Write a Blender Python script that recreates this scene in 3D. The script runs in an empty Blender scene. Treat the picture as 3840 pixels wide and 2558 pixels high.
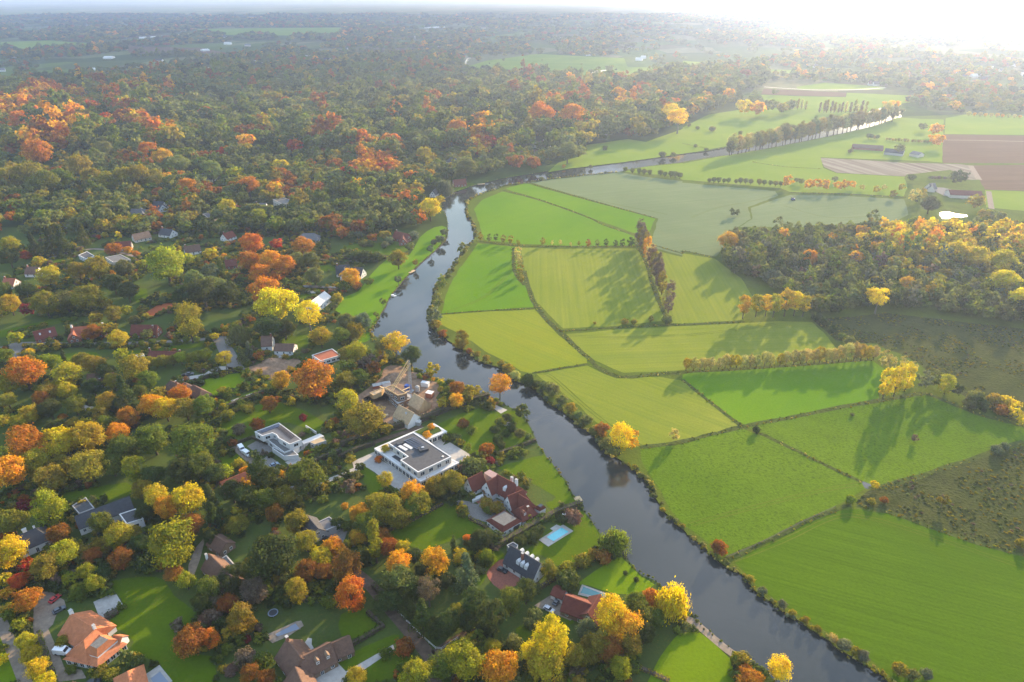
import bpy, bmesh, math, random
import numpy as np
from mathutils import Vector, Matrix
from mathutils.geometry import delaunay_2d_cdt

# ------------------------------------------------------------------ camera, sky, sun, exposure
SC = bpy.context.scene
COL = SC.collection
CAM_H = 190.0
PITCH = math.atan((1279 + 33) / 2560.0)          # horizon just above the frame
SUN_AZ, SUN_EL = math.radians(33.6), math.radians(14.1)

cam_d = bpy.data.cameras.new("camera")
cam_d.sensor_width = 36.0
cam_d.lens = 24.0
cam_d.clip_start = 1.0
cam_d.clip_end = 60000.0
cam = bpy.data.objects.new("camera", cam_d)
COL.objects.link(cam)
cam.location = (0, 0, CAM_H)
cam.rotation_euler = (math.pi / 2 - PITCH, 0, 0)
SC.camera = cam

world = bpy.data.worlds.new("World")
SC.world = world
world.use_nodes = True
wn = world.node_tree
for n in list(wn.nodes):
    wn.nodes.remove(n)
wo = wn.nodes.new("ShaderNodeOutputWorld")
wb = wn.nodes.new("ShaderNodeBackground")
sky = wn.nodes.new("ShaderNodeTexSky")
sky.sky_type = 'NISHITA'
sky.sun_disc = False
sky.sun_elevation = SUN_EL
sky.sun_rotation = SUN_AZ
sky.altitude = 100
sky.air_density = 1.5
sky.dust_density = 0.7
sky.ozone_density = 2.0
wb.inputs["Strength"].default_value = 0.125
# broken fair-weather cloud all over the dome (the river mirrors it)
wtc = wn.nodes.new("ShaderNodeTexCoord")
wsep = wn.nodes.new("ShaderNodeSeparateXYZ")
wn.links.new(wtc.outputs["Generated"], wsep.inputs[0])
def wmath(op, a, b):
    m = wn.nodes.new("ShaderNodeMath"); m.operation = op
    for i, v in enumerate((a, b)):
        if isinstance(v, (int, float)): m.inputs[i].default_value = v
        else: wn.links.new(v, m.inputs[i])
    return m.outputs[0]
wz = wmath('MAXIMUM', wsep.outputs[2], 0.06)
wcom = wn.nodes.new("ShaderNodeCombineXYZ")
wn.links.new(wmath('DIVIDE', wsep.outputs[0], wz), wcom.inputs[0])
wn.links.new(wmath('DIVIDE', wsep.outputs[1], wz), wcom.inputs[1])
wnz = wn.nodes.new("ShaderNodeTexNoise")
wn.links.new(wcom.outputs[0], wnz.inputs["Vector"])
wnz.inputs["Scale"].default_value = 0.9
wnz.inputs["Detail"].default_value = 6
wnz.inputs["Roughness"].default_value = 0.55
wrmp = wn.nodes.new("ShaderNodeValToRGB")
wrmp.color_ramp.elements[0].position = 0.42
wrmp.color_ramp.elements[1].position = 0.66
wn.links.new(wnz.outputs["Fac"], wrmp.inputs[0])
wmix = wn.nodes.new("ShaderNodeMix"); wmix.data_type = 'RGBA'
wn.links.new(wmath('MULTIPLY', wrmp.outputs[0], 0.68), wmix.inputs[0])
wn.links.new(sky.outputs[0], wmix.inputs[6])
# thin cloud is brighter toward the sun, as it scatters forward
wdot = wn.nodes.new("ShaderNodeVectorMath"); wdot.operation = 'DOT_PRODUCT'
wn.links.new(wtc.outputs["Generated"], wdot.inputs[0])
wdot.inputs[1].default_value = (math.sin(SUN_AZ) * math.cos(SUN_EL), math.cos(SUN_AZ) * math.cos(SUN_EL), math.sin(SUN_EL))
wfw = wmath('POWER', wmath('MAXIMUM', wdot.outputs["Value"], 0.0), 5.0)
wcc = wn.nodes.new("ShaderNodeMix"); wcc.data_type = 'RGBA'
wn.links.new(wfw, wcc.inputs[0])
wcc.inputs[6].default_value = (4.6, 5.9, 8.6, 1)
wcc.inputs[7].default_value = (19.0, 18.0, 17.0, 1)
wn.links.new(wcc.outputs[2], wmix.inputs[7])
wn.links.new(wmix.outputs[2], wb.inputs[0])
wn.links.new(wb.outputs[0], wo.inputs[0])

sun_d = bpy.data.lights.new("sun", 'SUN')
sun_d.energy = 5.0
sun_d.angle = math.radians(0.55)
sun_d.color = (1.0, 0.74, 0.45)
sun = bpy.data.objects.new("sun", sun_d)
COL.objects.link(sun)
sun_vec = Vector((math.sin(SUN_AZ) * math.cos(SUN_EL), math.cos(SUN_AZ) * math.cos(SUN_EL), math.sin(SUN_EL)))
sun.rotation_euler = sun_vec.to_track_quat('Z', 'Y').to_euler()
sun.location = sun_vec * 3000

SC.view_settings.view_transform = 'Standard'
SC.view_settings.look = 'None'
SC.view_settings.gamma = 1.0
SC.view_settings.use_curve_mapping = False
SC.view_settings.exposure = 1.68
SC.render.engine = 'CYCLES'
SC.cycles.use_denoising = True
SC.cycles.max_bounces = 6
SC.cycles.diffuse_bounces = 2
SC.cycles.glossy_bounces = 2
SC.cycles.transmission_bounces = 4
SC.cycles.transparent_max_bounces = 8
SC.cycles.volume_bounces = 1
SC.cycles.sample_clamp_indirect = 4.0

rng = np.random.default_rng(7)
random.seed(7)

# ------------------------------------------------------------------ from a place in the photograph to a place on the ground
CP, SP = math.cos(PITCH), math.sin(PITCH)

def S(u, v, z=0.0):
    """point at height z seen at photograph position (u, v) in the 3840x2558 frame"""
    r, up = (u - 1920) / 2560.0, (1279 - v) / 2560.0
    dx, dy, dz = r, CP + up * SP, -SP + up * CP
    t = (z - CAM_H) / dz
    return Vector((dx * t, dy * t, z))

def Z(k, x, y, z=0.0):
    """the same from the k-th of nine tiles of the photograph (enlarged 1.839 times)"""
    return S((k % 3) * 1280 + x / 1.839, (0, 853, 1706)[k // 3] + y / 1.839, z)

def ZL(k, *pts, z=0.0):
    return [Z(k, x, y, z) for x, y in pts]

def px_per_m(p):
    d = Vector(p) - Vector((0, 0, CAM_H))
    return 2560.0 / max(1.0, d.y * CP - d.z * SP)

# ------------------------------------------------------------------ materials
MATS = {}

class NT:
    """small helper for node trees"""
    def __init__(s, name):
        s.m = bpy.data.materials.new(name)
        s.m.use_nodes = True
        s.t = s.m.node_tree
        s.t.nodes.clear()
        s.out = s.n("ShaderNodeOutputMaterial")
        MATS[name] = s.m
    def n(s, typ, **kw):
        nd = s.t.nodes.new(typ)
        for k, v in kw.items():
            setattr(nd, k, v)
        return nd
    def l(s, a, b):
        s.t.links.new(a, b)
    def val(s, sock, v):
        if isinstance(v, bpy.types.NodeSocket):
            s.l(v, sock)
        elif isinstance(v, (tuple, list)) and len(v) == 3 and sock.type == 'RGBA':
            sock.default_value = (*v, 1)
        else:
            sock.default_value = v
    def pos(s, scale=(1, 1, 1), rot=0.0):
        g = s.n("ShaderNodeNewGeometry")
        mp = s.n("ShaderNodeMapping")
        s.l(g.outputs["Position"], mp.inputs["Vector"])
        mp.inputs["Rotation"].default_value = (0, 0, rot)
        if scale == (1, 1, 1):
            return mp.outputs[0]
        m2 = s.n("ShaderNodeMapping")
        s.l(mp.outputs[0], m2.inputs["Vector"])
        m2.inputs["Scale"].default_value = scale
        return m2.outputs[0]
    def noise(s, vec, scale, detail=4, rough=0.6, dist=0.0):
        nd = s.n("ShaderNodeTexNoise")
        s.l(vec, nd.inputs["Vector"])
        nd.inputs["Scale"].default_value = scale
        nd.inputs["Detail"].default_value = detail
        nd.inputs["Roughness"].default_value = rough
        nd.inputs["Distortion"].default_value = dist
        return nd.outputs["Fac"]
    def ramp(s, fac, *stops):
        r = s.n("ShaderNodeValToRGB")
        s.l(fac, r.inputs[0])
        el = r.color_ramp.elements
        while len(el) < len(stops):
            el.new(0.5)
        for e, (p, c) in zip(el, stops):
            e.position = p
            e.color = (*c, 1) if len(c) == 3 else c
        return r.outputs[0]
    def mix(s, fac, a, b, mode='MIX'):
        x = s.n("ShaderNodeMix", data_type='RGBA', blend_type=mode)
        s.val(x.inputs[0], fac)
        s.val(x.inputs[6], a)
        s.val(x.inputs[7], b)
        return x.outputs[2]
    def math(s, op, a, b=0.0, clamp=False):
        x = s.n("ShaderNodeMath", operation=op, use_clamp=clamp)
        s.val(x.inputs[0], a)
        s.val(x.inputs[1], b)
        return x.outputs[0]
    def bsdf(s, color, rough=0.8, spec=0.3, bump=None, bump_d=0.1, metallic=0.0, trans=0.0):
        b = s.n("ShaderNodeBsdfPrincipled")
        s.val(b.inputs["Base Color"], color)
        s.val(b.inputs["Roughness"], rough)
        b.inputs["Specular IOR Level"].default_value = spec
        b.inputs["Metallic"].default_value = metallic
        b.inputs["Transmission Weight"].default_value = trans
        if bump is not None:
            bp = s.n("ShaderNodeBump")
            bp.inputs["Distance"].default_value = bump_d
            bp.inputs["Strength"].default_value = 1.0
            s.l(bump, bp.inputs["Height"])
            s.l(bp.outputs[0], b.inputs["Normal"])
        s.l(b.outputs[0], s.out.inputs[0])
        return b

def plain(name, c, rough=0.7, spec=0.3, var=0.15, scale=1.5, metallic=0.0, bump=0.0):
    if name in MATS:
        return MATS[name]
    t = NT(name)
    nz = t.noise(t.pos(), scale, 5, 0.65)
    d = tuple(max(0, x * (1 - var)) for x in c)
    e = tuple(min(1, x * (1 + var)) for x in c)
    col = t.ramp(nz, (0.3, d), (0.7, e))
    t.bsdf(col, rough, spec, bump=nz if bump else None, bump_d=bump, metallic=metallic)
    return t.m

def grass(name, base, tip, patch, stripe=None, litter=0.0, stripe_rot=0.0, stripe_w=6.0, stripe_amt=0.35, rough_amt=0.25, tuft=0.0, lump=0.0):
    """meadow: large patches, fine mottling, optional mowing or harrow lines"""
    t = NT(name)
    p = t.pos()
    big = t.noise(p, 0.012, 3, 0.55, 0.6)
    mid = t.noise(p, 0.09, 5, 0.65)
    fine = t.noise(p, 0.9, 4, 0.7)
    c = t.mix(t.ramp(big, (0.35, (0, 0, 0)), (0.68, (1, 1, 1))), base, tip)
    c = t.mix(t.math('MULTIPLY', t.ramp(mid, (0.45, (0, 0, 0)), (0.75, (1, 1, 1))), rough_amt), c, patch)
    if stripe is not None:
        # lines follow the driving direction and waver slightly
        w = t.n("ShaderNodeTexWave", wave_type='BANDS', bands_direction='X', wave_profile='SIN')
        t.l(t.pos(rot=stripe_rot), w.inputs["Vector"])
        w.inputs["Scale"].default_value = 0.314 / stripe_w
        w.inputs["Distortion"].default_value = 1.2
        w.inputs["Detail"].default_value = 3
        w.inputs["Detail Scale"].default_value = 0.25
        st = t.noise(t.pos(scale=(1, 0.025, 1), rot=stripe_rot), 0.9 / stripe_w, 5, 0.75)
        f = t.math('MULTIPLY', t.math('ADD', t.math('MULTIPLY', w.outputs["Fac"], 0.35), t.ramp(st, (0.38, (0, 0, 0)), (0.62, (1, 1, 1)))), stripe_amt, clamp=True)
        c = t.mix(f, c, stripe)
    bump = fine
    bd = 0.12
    if tuft:
        tf = t.noise(p, 0.8, 4, 0.6, 0.5)
        tr = t.ramp(tf, (0.5, (0, 0, 0)), (0.63, (1, 1, 1)))
        gate = t.ramp(t.noise(p, 0.03, 3), (0.32, (0.25, 0.25, 0.25)), (0.55, (1, 1, 1)))
        c = t.mix(t.math('MULTIPLY', t.math('MULTIPLY', tr, gate), tuft), c, patch)
        bump = t.math('ADD', fine, t.math('MULTIPLY', tf, 2.0))
        bd = 0.14
    if lump:
        bump = t.math('ADD', bump, t.math('MULTIPLY', t.noise(p, 0.2, 3, 0.6), lump))
    if litter:      # fallen leaves
        lf = t.math('MULTIPLY', t.ramp(t.noise(p, 1.6, 3, 0.75), (0.56, (0, 0, 0)), (0.64, (1, 1, 1))), t.ramp(t.noise(p, 0.06, 3), (0.42, (0, 0, 0)), (0.65, (1, 1, 1))))
        c = t.mix(t.math('MULTIPLY', lf, litter), c, (0.21, 0.115, 0.02))
    # wear: worn or wet patches, and faint wheel tracks
    wear = t.ramp(t.noise(p, 0.022, 5, 0.6, 1.0), (0.56, (0, 0, 0)), (0.74, (1, 1, 1)))
    c = t.mix(t.math('MULTIPLY', wear, 0.45), c, tuple((x * 0.55 + y * 0.45) * k for x, y, k in zip(base, patch, (1.15, 0.95, 1.0))))
    c = t.mix(t.math('MULTIPLY', t.ramp(fine, (0.3, (1, 1, 1)), (0.6, (0, 0, 0))), 0.35), c, tuple(x * 0.55 for x in base))
    t.bsdf(c, 0.9, 0.0, bump=bump, bump_d=bd)
    return t.m

# ------------------------------------------------------------------ object helpers
def link(name, me, mats=None, parent=None, loc=None):
    o = bpy.data.objects.new(name, me)
    COL.objects.link(o)
    if mats is not None:
        for m in (mats if isinstance(mats, (list, tuple)) else [mats]):
            me.materials.append(m)
    if parent is not None:
        o.parent = parent
    if loc is not None:
        o.location = loc
    return o

def tag(o, label=None, cat=None, group=None, kind=None):
    if label: o["label"] = label
    if cat: o["category"] = cat
    if group: o["group"] = group
    if kind: o["kind"] = kind
    return o

def empty(name, loc=(0, 0, 0), rz=0.0):
    o = bpy.data.objects.new(name, None)
    o.empty_display_size = 0.5
    COL.objects.link(o)
    o.location = loc
    o.rotation_euler = (0, 0, rz)
    return o

def mesh_from(name, verts, faces):
    me = bpy.data.meshes.new(name)
    me.from_pydata([tuple(v) for v in verts], [], faces)
    me.update()
    return me

def np_mesh(name, V, F, attrs=None):
    """fast quad mesh from numpy arrays"""
    me = bpy.data.meshes.new(name)
    nv, nf = len(V), len(F)
    k = F.shape[1]
    me.vertices.add(nv)
    me.vertices.foreach_set("co", np.ascontiguousarray(V, dtype=np.float32).ravel())
    me.loops.add(nf * k)
    me.loops.foreach_set("vertex_index", np.ascontiguousarray(F, dtype=np.int32).ravel())
    me.polygons.add(nf)
    me.polygons.foreach_set("loop_start", np.arange(0, nf * k, k, dtype=np.int32))
    for nm, (typ, dom, arr) in (attrs or {}).items():
        a = me.attributes.new(nm, typ, dom)
        a.data.foreach_set("color" if typ == 'FLOAT_COLOR' else "value", np.ascontiguousarray(arr, dtype=np.float32).ravel())
    me.update(calc_edges=True)
    return me

def smooth_line(pts, n=4, closed=False):
    """Catmull-Rom through points"""
    P = [Vector(p) for p in pts]
    out = []
    m = len(P)
    rngi = range(m) if closed else range(m - 1)
    for i in rngi:
        p0 = P[(i - 1) % m] if (closed or i > 0) else P[i]
        p1, p2 = P[i], P[(i + 1) % m]
        p3 = P[(i + 2) % m] if (closed or i + 2 < m) else P[i + 1]
        for k in range(n):
            t = k / n
            out.append(0.5 * ((2 * p1) + (p2 - p0) * t + (2 * p0 - 5 * p1 + 4 * p2 - p3) * t * t + (3 * p1 - p0 - 3 * p2 + p3) * t ** 3))
    if not closed:
        out.append(P[-1].copy())
    return out

def in_poly(p, poly):
    x, y = p[0], p[1]
    c = False
    j = len(poly) - 1
    for i in range(len(poly)):
        xi, yi, xj, yj = poly[i][0], poly[i][1], poly[j][0], poly[j][1]
        if (yi > y) != (yj > y) and x < (xj - xi) * (y - yi) / (yj - yi) + xi:
            c = not c
        j = i
    return c

def in_poly_np(X, Y, poly):
    c = np.zeros(len(X), bool)
    j = len(poly) - 1
    for i in range(len(poly)):
        xi, yi, xj, yj = poly[i][0], poly[i][1], poly[j][0], poly[j][1]
        if yi != yj:
            m = ((yi > Y) != (yj > Y)) & (X < (xj - xi) * (Y - yi) / (yj - yi) + xi)
            c ^= m
        j = i
    return c

LEVEL = {}
def sheet(name, pts, mat, z=0.05, kind="structure", jitter=0.0, smooth=0):
    """flat polygon on the ground"""
    P = [Vector((p[0], p[1], 0)) for p in pts]
    if smooth:
        P = smooth_line(P, smooth, closed=True)
    if jitter:
        Q = []
        for i, p in enumerate(P):
            q = P[(i + 1) % len(P)]
            n = max(1, min(14, int((q - p).length / 6)))
            for k in range(n):
                Q.append(p.lerp(q, k / n) + Vector((random.uniform(-jitter, jitter), random.uniform(-jitter, jitter), 0)))
        P = Q
    c = sum(P, Vector()) / len(P)
    me = mesh_from(name, [(p.x - c.x, p.y - c.y, 0) for p in P], [list(range(len(P)))])
    o = link(name, me, mat, loc=(c.x, c.y, z))
    if me.polygons[0].normal.z < 0:
        me.flip_normals()
    if kind: o["kind"] = kind
    return o

def strip(name, line, width, mat, z=0.06, kind="structure", smooth=4, jitter=0.0):
    L = smooth_line([Vector((p[0], p[1], 0)) for p in line], smooth) if smooth else [Vector((p[0], p[1], 0)) for p in line]
    V, F = [], []
    c = L[len(L) // 2]
    for i, p in enumerate(L):
        d = (L[min(i + 1, len(L) - 1)] - L[max(i - 1, 0)])
        d.z = 0
        d.normalize()
        nrm = Vector((-d.y, d.x, 0))
        w = width[0] + (width[1] - width[0]) * i / (len(L) - 1) if isinstance(width, tuple) else width
        a = w / 2 * (1 + random.uniform(-jitter, jitter))
        b = w / 2 * (1 + random.uniform(-jitter, jitter))
        V += [tuple(p + nrm * a - c), tuple(p - nrm * b - c)]
        if i:
            F.append((2 * i - 2, 2 * i - 1, 2 * i + 1, 2 * i))
    me = mesh_from(name, V, F)
    if me.polygons[0].normal.z < 0:
        me.flip_normals()
    o = link(name, me, mat, loc=(c.x, c.y, z))
    if kind: o["kind"] = kind
    return o
# ------------------------------------------------------------------ ground, river, fields
LB = (ZL(8, (900, 1900), (760, 1700), (640, 1560), (560, 1470), (400, 1390), (250, 1280), (110, 1160), (70, 1110))
      + ZL(7, (2180, 880), (2080, 830), (1960, 715), (1880, 640), (1780, 540), (1720, 440), (1655, 350), (1600, 290), (1560, 200), (1480, 90), (1410, 0))
      + ZL(4, (1345, 1480), (1290, 1350), (1262, 1290), (1190, 1250), (1060, 1195), (960, 1150), (860, 1100), (700, 1050), (600, 1020), (500, 975), (390, 910), (290, 850), (215, 770), (210, 700), (260, 620), (310, 530), (340, 470), (390, 410), (440, 350), (520, 270), (600, 200), (690, 120), (730, 60))
      + ZL(1, (728, 1500), (695, 1430), (700, 1385), (740, 1350), (800, 1313), (900, 1283), (1000, 1258), (1150, 1223), (1300, 1201), (1530, 1163), (1700, 1141), (1900, 1121), (2100, 1096), (2354, 1061))
      + ZL(2, (130, 1047), (250, 1027), (330, 1010), (550, 970), (700, 945), (900, 900), (1100, 860), (1300, 820), (1420, 785), (1500, 765)))
RB = (ZL(8, (1800, 1900), (1600, 1700), (1420, 1560), (1300, 1460), (1150, 1390), (1050, 1310), (960, 1240), (850, 1170), (700, 1090), (620, 1020), (520, 960), (430, 850), (330, 780), (220, 710), (150, 640), (60, 560))
      + ZL(7, (2354, 520), (2280, 440), (2190, 340), (2120, 200), (2060, 130))
      + ZL(4, (1840, 1560), (1790, 1500), (1740, 1420), (1660, 1380), (1580, 1300), (1480, 1240), (1400, 1180), (1340, 1110), (1250, 1075), (1190, 1040), (1090, 965), (950, 925), (890, 870), (780, 810), (720, 760), (640, 700), (605, 640), (605, 590), (640, 500), (655, 400), (720, 340), (760, 290), (800, 220), (835, 190), (880, 120), (925, 60))
      + ZL(1, (905, 1540), (870, 1490), (862, 1440), (865, 1400), (900, 1370), (980, 1330), (1080, 1300), (1130, 1280), (1280, 1263), (1420, 1240), (1560, 1223), (1750, 1203), (1900, 1188), (2000, 1163), (2200, 1136), (2354, 1120))
      + ZL(2, (0, 1117), (230, 1080), (340, 1067), (450, 1047), (600, 1020), (750, 990), (1000, 940), (1150, 910), (1300, 873), (1430, 835), (1510, 805)))
LBs, RBs = smooth_line(LB, 3), smooth_line(RB, 3)
def wobble(L, a):
    return [Vector((p.x + random.uniform(-a, a), p.y + random.uniform(-a, a), 0)) for p in L]
LBs, RBs = wobble(LBs, 0.5), wobble(RBs, 0.7)
RIVER = LBs + RBs[::-1]

# --- ground materials
t = NT("ground_earth")
p = t.pos()
a = t.noise(p, 0.0045, 5, 0.6, 0.4)
b = t.noise(p, 0.05, 5, 0.65)
c = t.ramp(a, (0.34, (0.030, 0.045, 0.012)), (0.46, (0.042, 0.062, 0.016)), (0.56, (0.07, 0.105, 0.02)), (0.66, (0.075, 0.062, 0.03)))
vo = t.n("ShaderNodeTexVoronoi")         # parcels of arable and pasture
t.l(t.pos(scale=(1, 0.55, 1), rot=0.3), vo.inputs["Vector"])
vo.inputs["Scale"].default_value = 0.0058
sx_ = t.n("ShaderNodeSeparateColor")
t.l(vo.outputs["Color"], sx_.inputs[0])
parcel = t.ramp(sx_.outputs[0], (0.0, (0.040, 0.060, 0.016)), (0.25, (0.085, 0.125, 0.022)), (0.45, (0.13, 0.105, 0.055)), (0.62, (0.06, 0.09, 0.02)), (0.78, (0.19, 0.17, 0.085)), (0.92, (0.10, 0.14, 0.03)))
gy = t.n("ShaderNodeSeparateXYZ")
gg = t.n("ShaderNodeNewGeometry")
t.l(gg.outputs["Position"], gy.inputs[0])
c = t.mix(t.ramp(t.math('DIVIDE', gy.outputs[1], 4000.0), (0.28, (0, 0, 0)), (0.42, (1, 1, 1))), c, parcel)
c = t.mix(t.math('MULTIPLY', t.ramp(b, (0.4, (0, 0, 0)), (0.7, (1, 1, 1))), 0.45), c, (0.028, 0.036, 0.013))
t.bsdf(c, 0.95, 0.0, bump=t.noise(p, 0.4, 4, 0.7), bump_d=0.35)
M_GROUND = t.m

t = NT("river_water")
p = t.pos()
rip = t.noise(p, 0.7, 4, 0.6)
rip2 = t.noise(p, 0.09, 3, 0.5)
bs = t.bsdf((0.024, 0.028, 0.026), 0.04, 0.95, bump=t.math('ADD', t.math('MULTIPLY', rip, 0.5), rip2), bump_d=0.035)
bs.inputs["IOR"].default_value = 1.33
M_WATER = t.m

M_BANK = plain("bank_soil", (0.055, 0.045, 0.025), 0.9, 0.1, 0.4, 0.8, bump=0.2)

# one sheet out to the horizon with the river cut out of it
BX0, BX1, BY0, BY1 = -16000.0, 16000.0, -300.0, 20000.0
cv = [Vector((q.x, q.y)) for q in RIVER]
edges = [(i, (i + 1) % len(cv)) for i in range(len(cv))]
n0 = len(cv)
cv += [Vector((BX0, BY0)), Vector((BX1, BY0)), Vector((BX1, BY1)), Vector((BX0, BY1))]
edges += [(n0, n0 + 1), (n0 + 1, n0 + 2), (n0 + 2, n0 + 3), (n0 + 3, n0)]
gv, ge, gf, *_ = delaunay_2d_cdt(cv, edges, [], 1, 0.001)
RIV2 = [(q.x, q.y) for q in RIVER]
faces = []
for f in gf:
    cx = sum(gv[i].x for i in f) / len(f)
    cy = sum(gv[i].y for i in f) / len(f)
    if not in_poly((cx, cy), RIV2):
        faces.append(list(f))
me = mesh_from("ground", [(q.x, q.y, 0) for q in gv], faces)
for f in me.polygons:
    if f.normal.z < 0: f.flip()
ground = tag(link("ground", me, M_GROUND), kind="structure")

WATER_Z = -0.6
wv = [(q.x, q.y, 0) for q in RIVER]
me = mesh_from("river", wv, [list(range(len(wv)))])
if me.polygons[0].normal.z < 0: me.flip_normals()
tag(link("river", me, M_WATER, loc=(0, 0, WATER_Z)), kind="structure")
for nm, L in (("riverbank", LBs), ("riverbank", RBs)):
    V, F = [], []
    for i, q in enumerate(L):
        V += [(q.x, q.y, 0.0), (q.x, q.y, WATER_Z - 0.3)]
        if i: F.append((2 * i - 2, 2 * i, 2 * i + 1, 2 * i - 1))
    tag(link(nm, mesh_from(nm, V, F), M_BANK), kind="structure")

# --- field materials
G_BRIGHT = grass("grass_bright", (0.066, 0.120, 0.004), (0.088, 0.145, 0.005), (0.055, 0.09, 0.004), stripe=(0.05, 0.09, 0.003), stripe_rot=math.radians(-68), stripe_w=1.8, stripe_amt=0.55)
G_PASTURE = grass("grass_pasture", (0.084, 0.142, 0.006), (0.11, 0.168, 0.009), (0.045, 0.072, 0.006), rough_amt=0.3, tuft=0.75)
G_STRIPED = grass("grass_mown", (0.175, 0.20, 0.018), (0.225, 0.232, 0.03), (0.12, 0.16, 0.018), stripe=(0.085, 0.14, 0.018), stripe_rot=math.radians(-52), stripe_w=3.2, stripe_amt=0.36)
G_STRIPED3 = grass("grass_mown_long", (0.175, 0.20, 0.018), (0.225, 0.232, 0.03), (0.12, 0.16, 0.018), stripe=(0.085, 0.14, 0.018), stripe_rot=math.radians(2), stripe_w=3.2, stripe_amt=0.36)
G_STRIPED2 = grass("grass_mown_cross", (0.175, 0.20, 0.018), (0.225, 0.232, 0.03), (0.12, 0.16, 0.018), stripe=(0.085, 0.14, 0.018), stripe_rot=math.radians(85), stripe_w=3.4, stripe_amt=0.36)
G_YELLOW = grass("grass_yellowed", (0.185, 0.205, 0.012), (0.225, 0.228, 0.018), (0.13, 0.17, 0.012), stripe=(0.11, 0.17, 0.02), stripe_rot=math.radians(-48), stripe_w=3.0, stripe_amt=0.4)
G_PALE = grass("crop_pale", (0.135, 0.165, 0.075), (0.165, 0.195, 0.09), (0.11, 0.16, 0.05), stripe=(0.10, 0.135, 0.05), stripe_rot=math.radians(72), stripe_w=4.0, stripe_amt=0.35)
G_FAR = grass("grass_far", (0.135, 0.195, 0.018), (0.175, 0.225, 0.022), (0.11, 0.15, 0.018), rough_amt=0.2)
G_FRESH = grass("grass_fresh", (0.092, 0.178, 0.005), (0.124, 0.208, 0.007), (0.08, 0.14, 0.006), rough_amt=0.25, stripe=(0.08, 0.175, 0.012), stripe_rot=math.radians(40), stripe_w=5, stripe_amt=0.2)
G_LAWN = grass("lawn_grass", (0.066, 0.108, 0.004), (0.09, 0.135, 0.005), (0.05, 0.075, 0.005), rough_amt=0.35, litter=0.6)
G_LAWN_LIT = grass("lawn_grass_lit", (0.115, 0.18, 0.004), (0.145, 0.21, 0.005), (0.095, 0.15, 0.005), rough_amt=0.25, litter=0.3)  # lighter copy of the lawn grass, sunlight put into its colour
G_LAWN_DULL = grass("lawn_grass_worn", (0.055, 0.082, 0.018), (0.08, 0.11, 0.024), (0.06, 0.058, 0.022), rough_amt=0.6, litter=0.7)
G_MARSH = grass("marsh_herbs", (0.047, 0.058, 0.013), (0.06, 0.064, 0.018), (0.03, 0.034, 0.012), rough_amt=0.8, tuft=0.7, stripe=(0.10, 0.10, 0.03), stripe_rot=math.radians(55), stripe_w=7, stripe_amt=0.35, lump=4.0)
G_PLOUGH = grass("soil_ploughed", (0.13, 0.085, 0.05), (0.155, 0.10, 0.06), (0.085, 0.055, 0.035), stripe=(0.075, 0.05, 0.03), stripe_rot=math.radians(85), stripe_w=6, stripe_amt=0.4)
G_STUBBLE = grass("soil_stubble", (0.12, 0.09, 0.062), (0.14, 0.105, 0.07), (0.09, 0.07, 0.04), stripe=(0.30, 0.27, 0.21), stripe_rot=math.radians(-18), stripe_w=13, stripe_amt=0.6)

G_VERGE = grass("rough_grass", (0.082, 0.115, 0.012), (0.115, 0.135, 0.018), (0.055, 0.062, 0.014), rough_amt=0.6, tuft=0.4)
def field(pts, mat, z=0.05, name="field"):
    return sheet(name, pts, mat, z=z, jitter=0.5)

FIELDS = {}
sheet("meadow", [p.copy() for p in RBs] + ZL(2, (1640, 800), (2700, 760)) + ZL(5, (2900, 500)) + ZL(8, (3000, 800), (2900, 1900)), G_VERGE, z=0.022)
FIELDS['F1'] = ZL(8, (350, 740), (640, 570), (850, 470), (1060, 385), (1200, 375), (1430, 410), (1700, 500), (2000, 600), (2300, 680), (2700, 770), (2900, 1750), (1640, 1690), (1440, 1530), (1310, 1420), (1160, 1330), (1060, 1265), (970, 1200), (850, 1130), (700, 1040), (620, 980), (530, 920), (460, 830))
FIELDS['F2'] = (ZL(5, (0, 1485), (200, 1430), (400, 1390), (560, 1440), (830, 1560)) + ZL(8, (880, 30), (1100, 120), (1240, 190), (1260, 230), (1130, 320), (850, 450), (640, 560), (310, 715), (200, 630), (80, 530))
                + ZL(7, (2354, 475), (2270, 370), (2200, 240), (2110, 120), (2070, 40)) + ZL(4, (2060, 1530)))
FIELDS['F3'] = (ZL(5, (430, 1375), (640, 1345), (850, 1295), (1350, 1205), (1420, 1195), (1600, 1155), (1700, 1155), (1850, 1215), (2050, 1295), (2260, 1345), (2500, 1430), (2354, 1500)) + ZL(8, (2080, 0), (1800, 90), (1400, 200), (1290, 215), (1240, 185), (1000, 75), (850, 0)) + ZL(5, (600, 1445)))
FIELDS['F4'] = ZL(5, (0, 1015), (150, 985), (600, 960), (1000, 940), (1300, 912), (1400, 980), (1345, 1130), (1350, 1180), (1000, 1250), (700, 1310), (430, 1365), (380, 1340), (200, 1200), (0, 1045))
FIELDS['F5'] = (ZL(4, (1340, 1010), (1700, 955), (1800, 1010), (1900, 1040), (2200, 1030)) + ZL(5, (0, 1055), (180, 1210), (370, 1350), (390, 1378), (200, 1420), (0, 1465)) + ZL(4, (2060, 1515), (1880, 1500), (1840, 1400), (1740, 1330), (1640, 1230), (1500, 1120), (1400, 1060)))
FIELDS['F6'] = (ZL(4, (1545, 735), (1900, 705), (2280, 685)) + ZL(5, (0, 682), (430, 660), (640, 645), (900, 655), (1000, 760), (1060, 830), (900, 880), (500, 935), (200, 925), (0, 985)) + ZL(4, (2200, 995), (1950, 1005), (1850, 965), (1720, 905), (1570, 765)))
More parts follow.
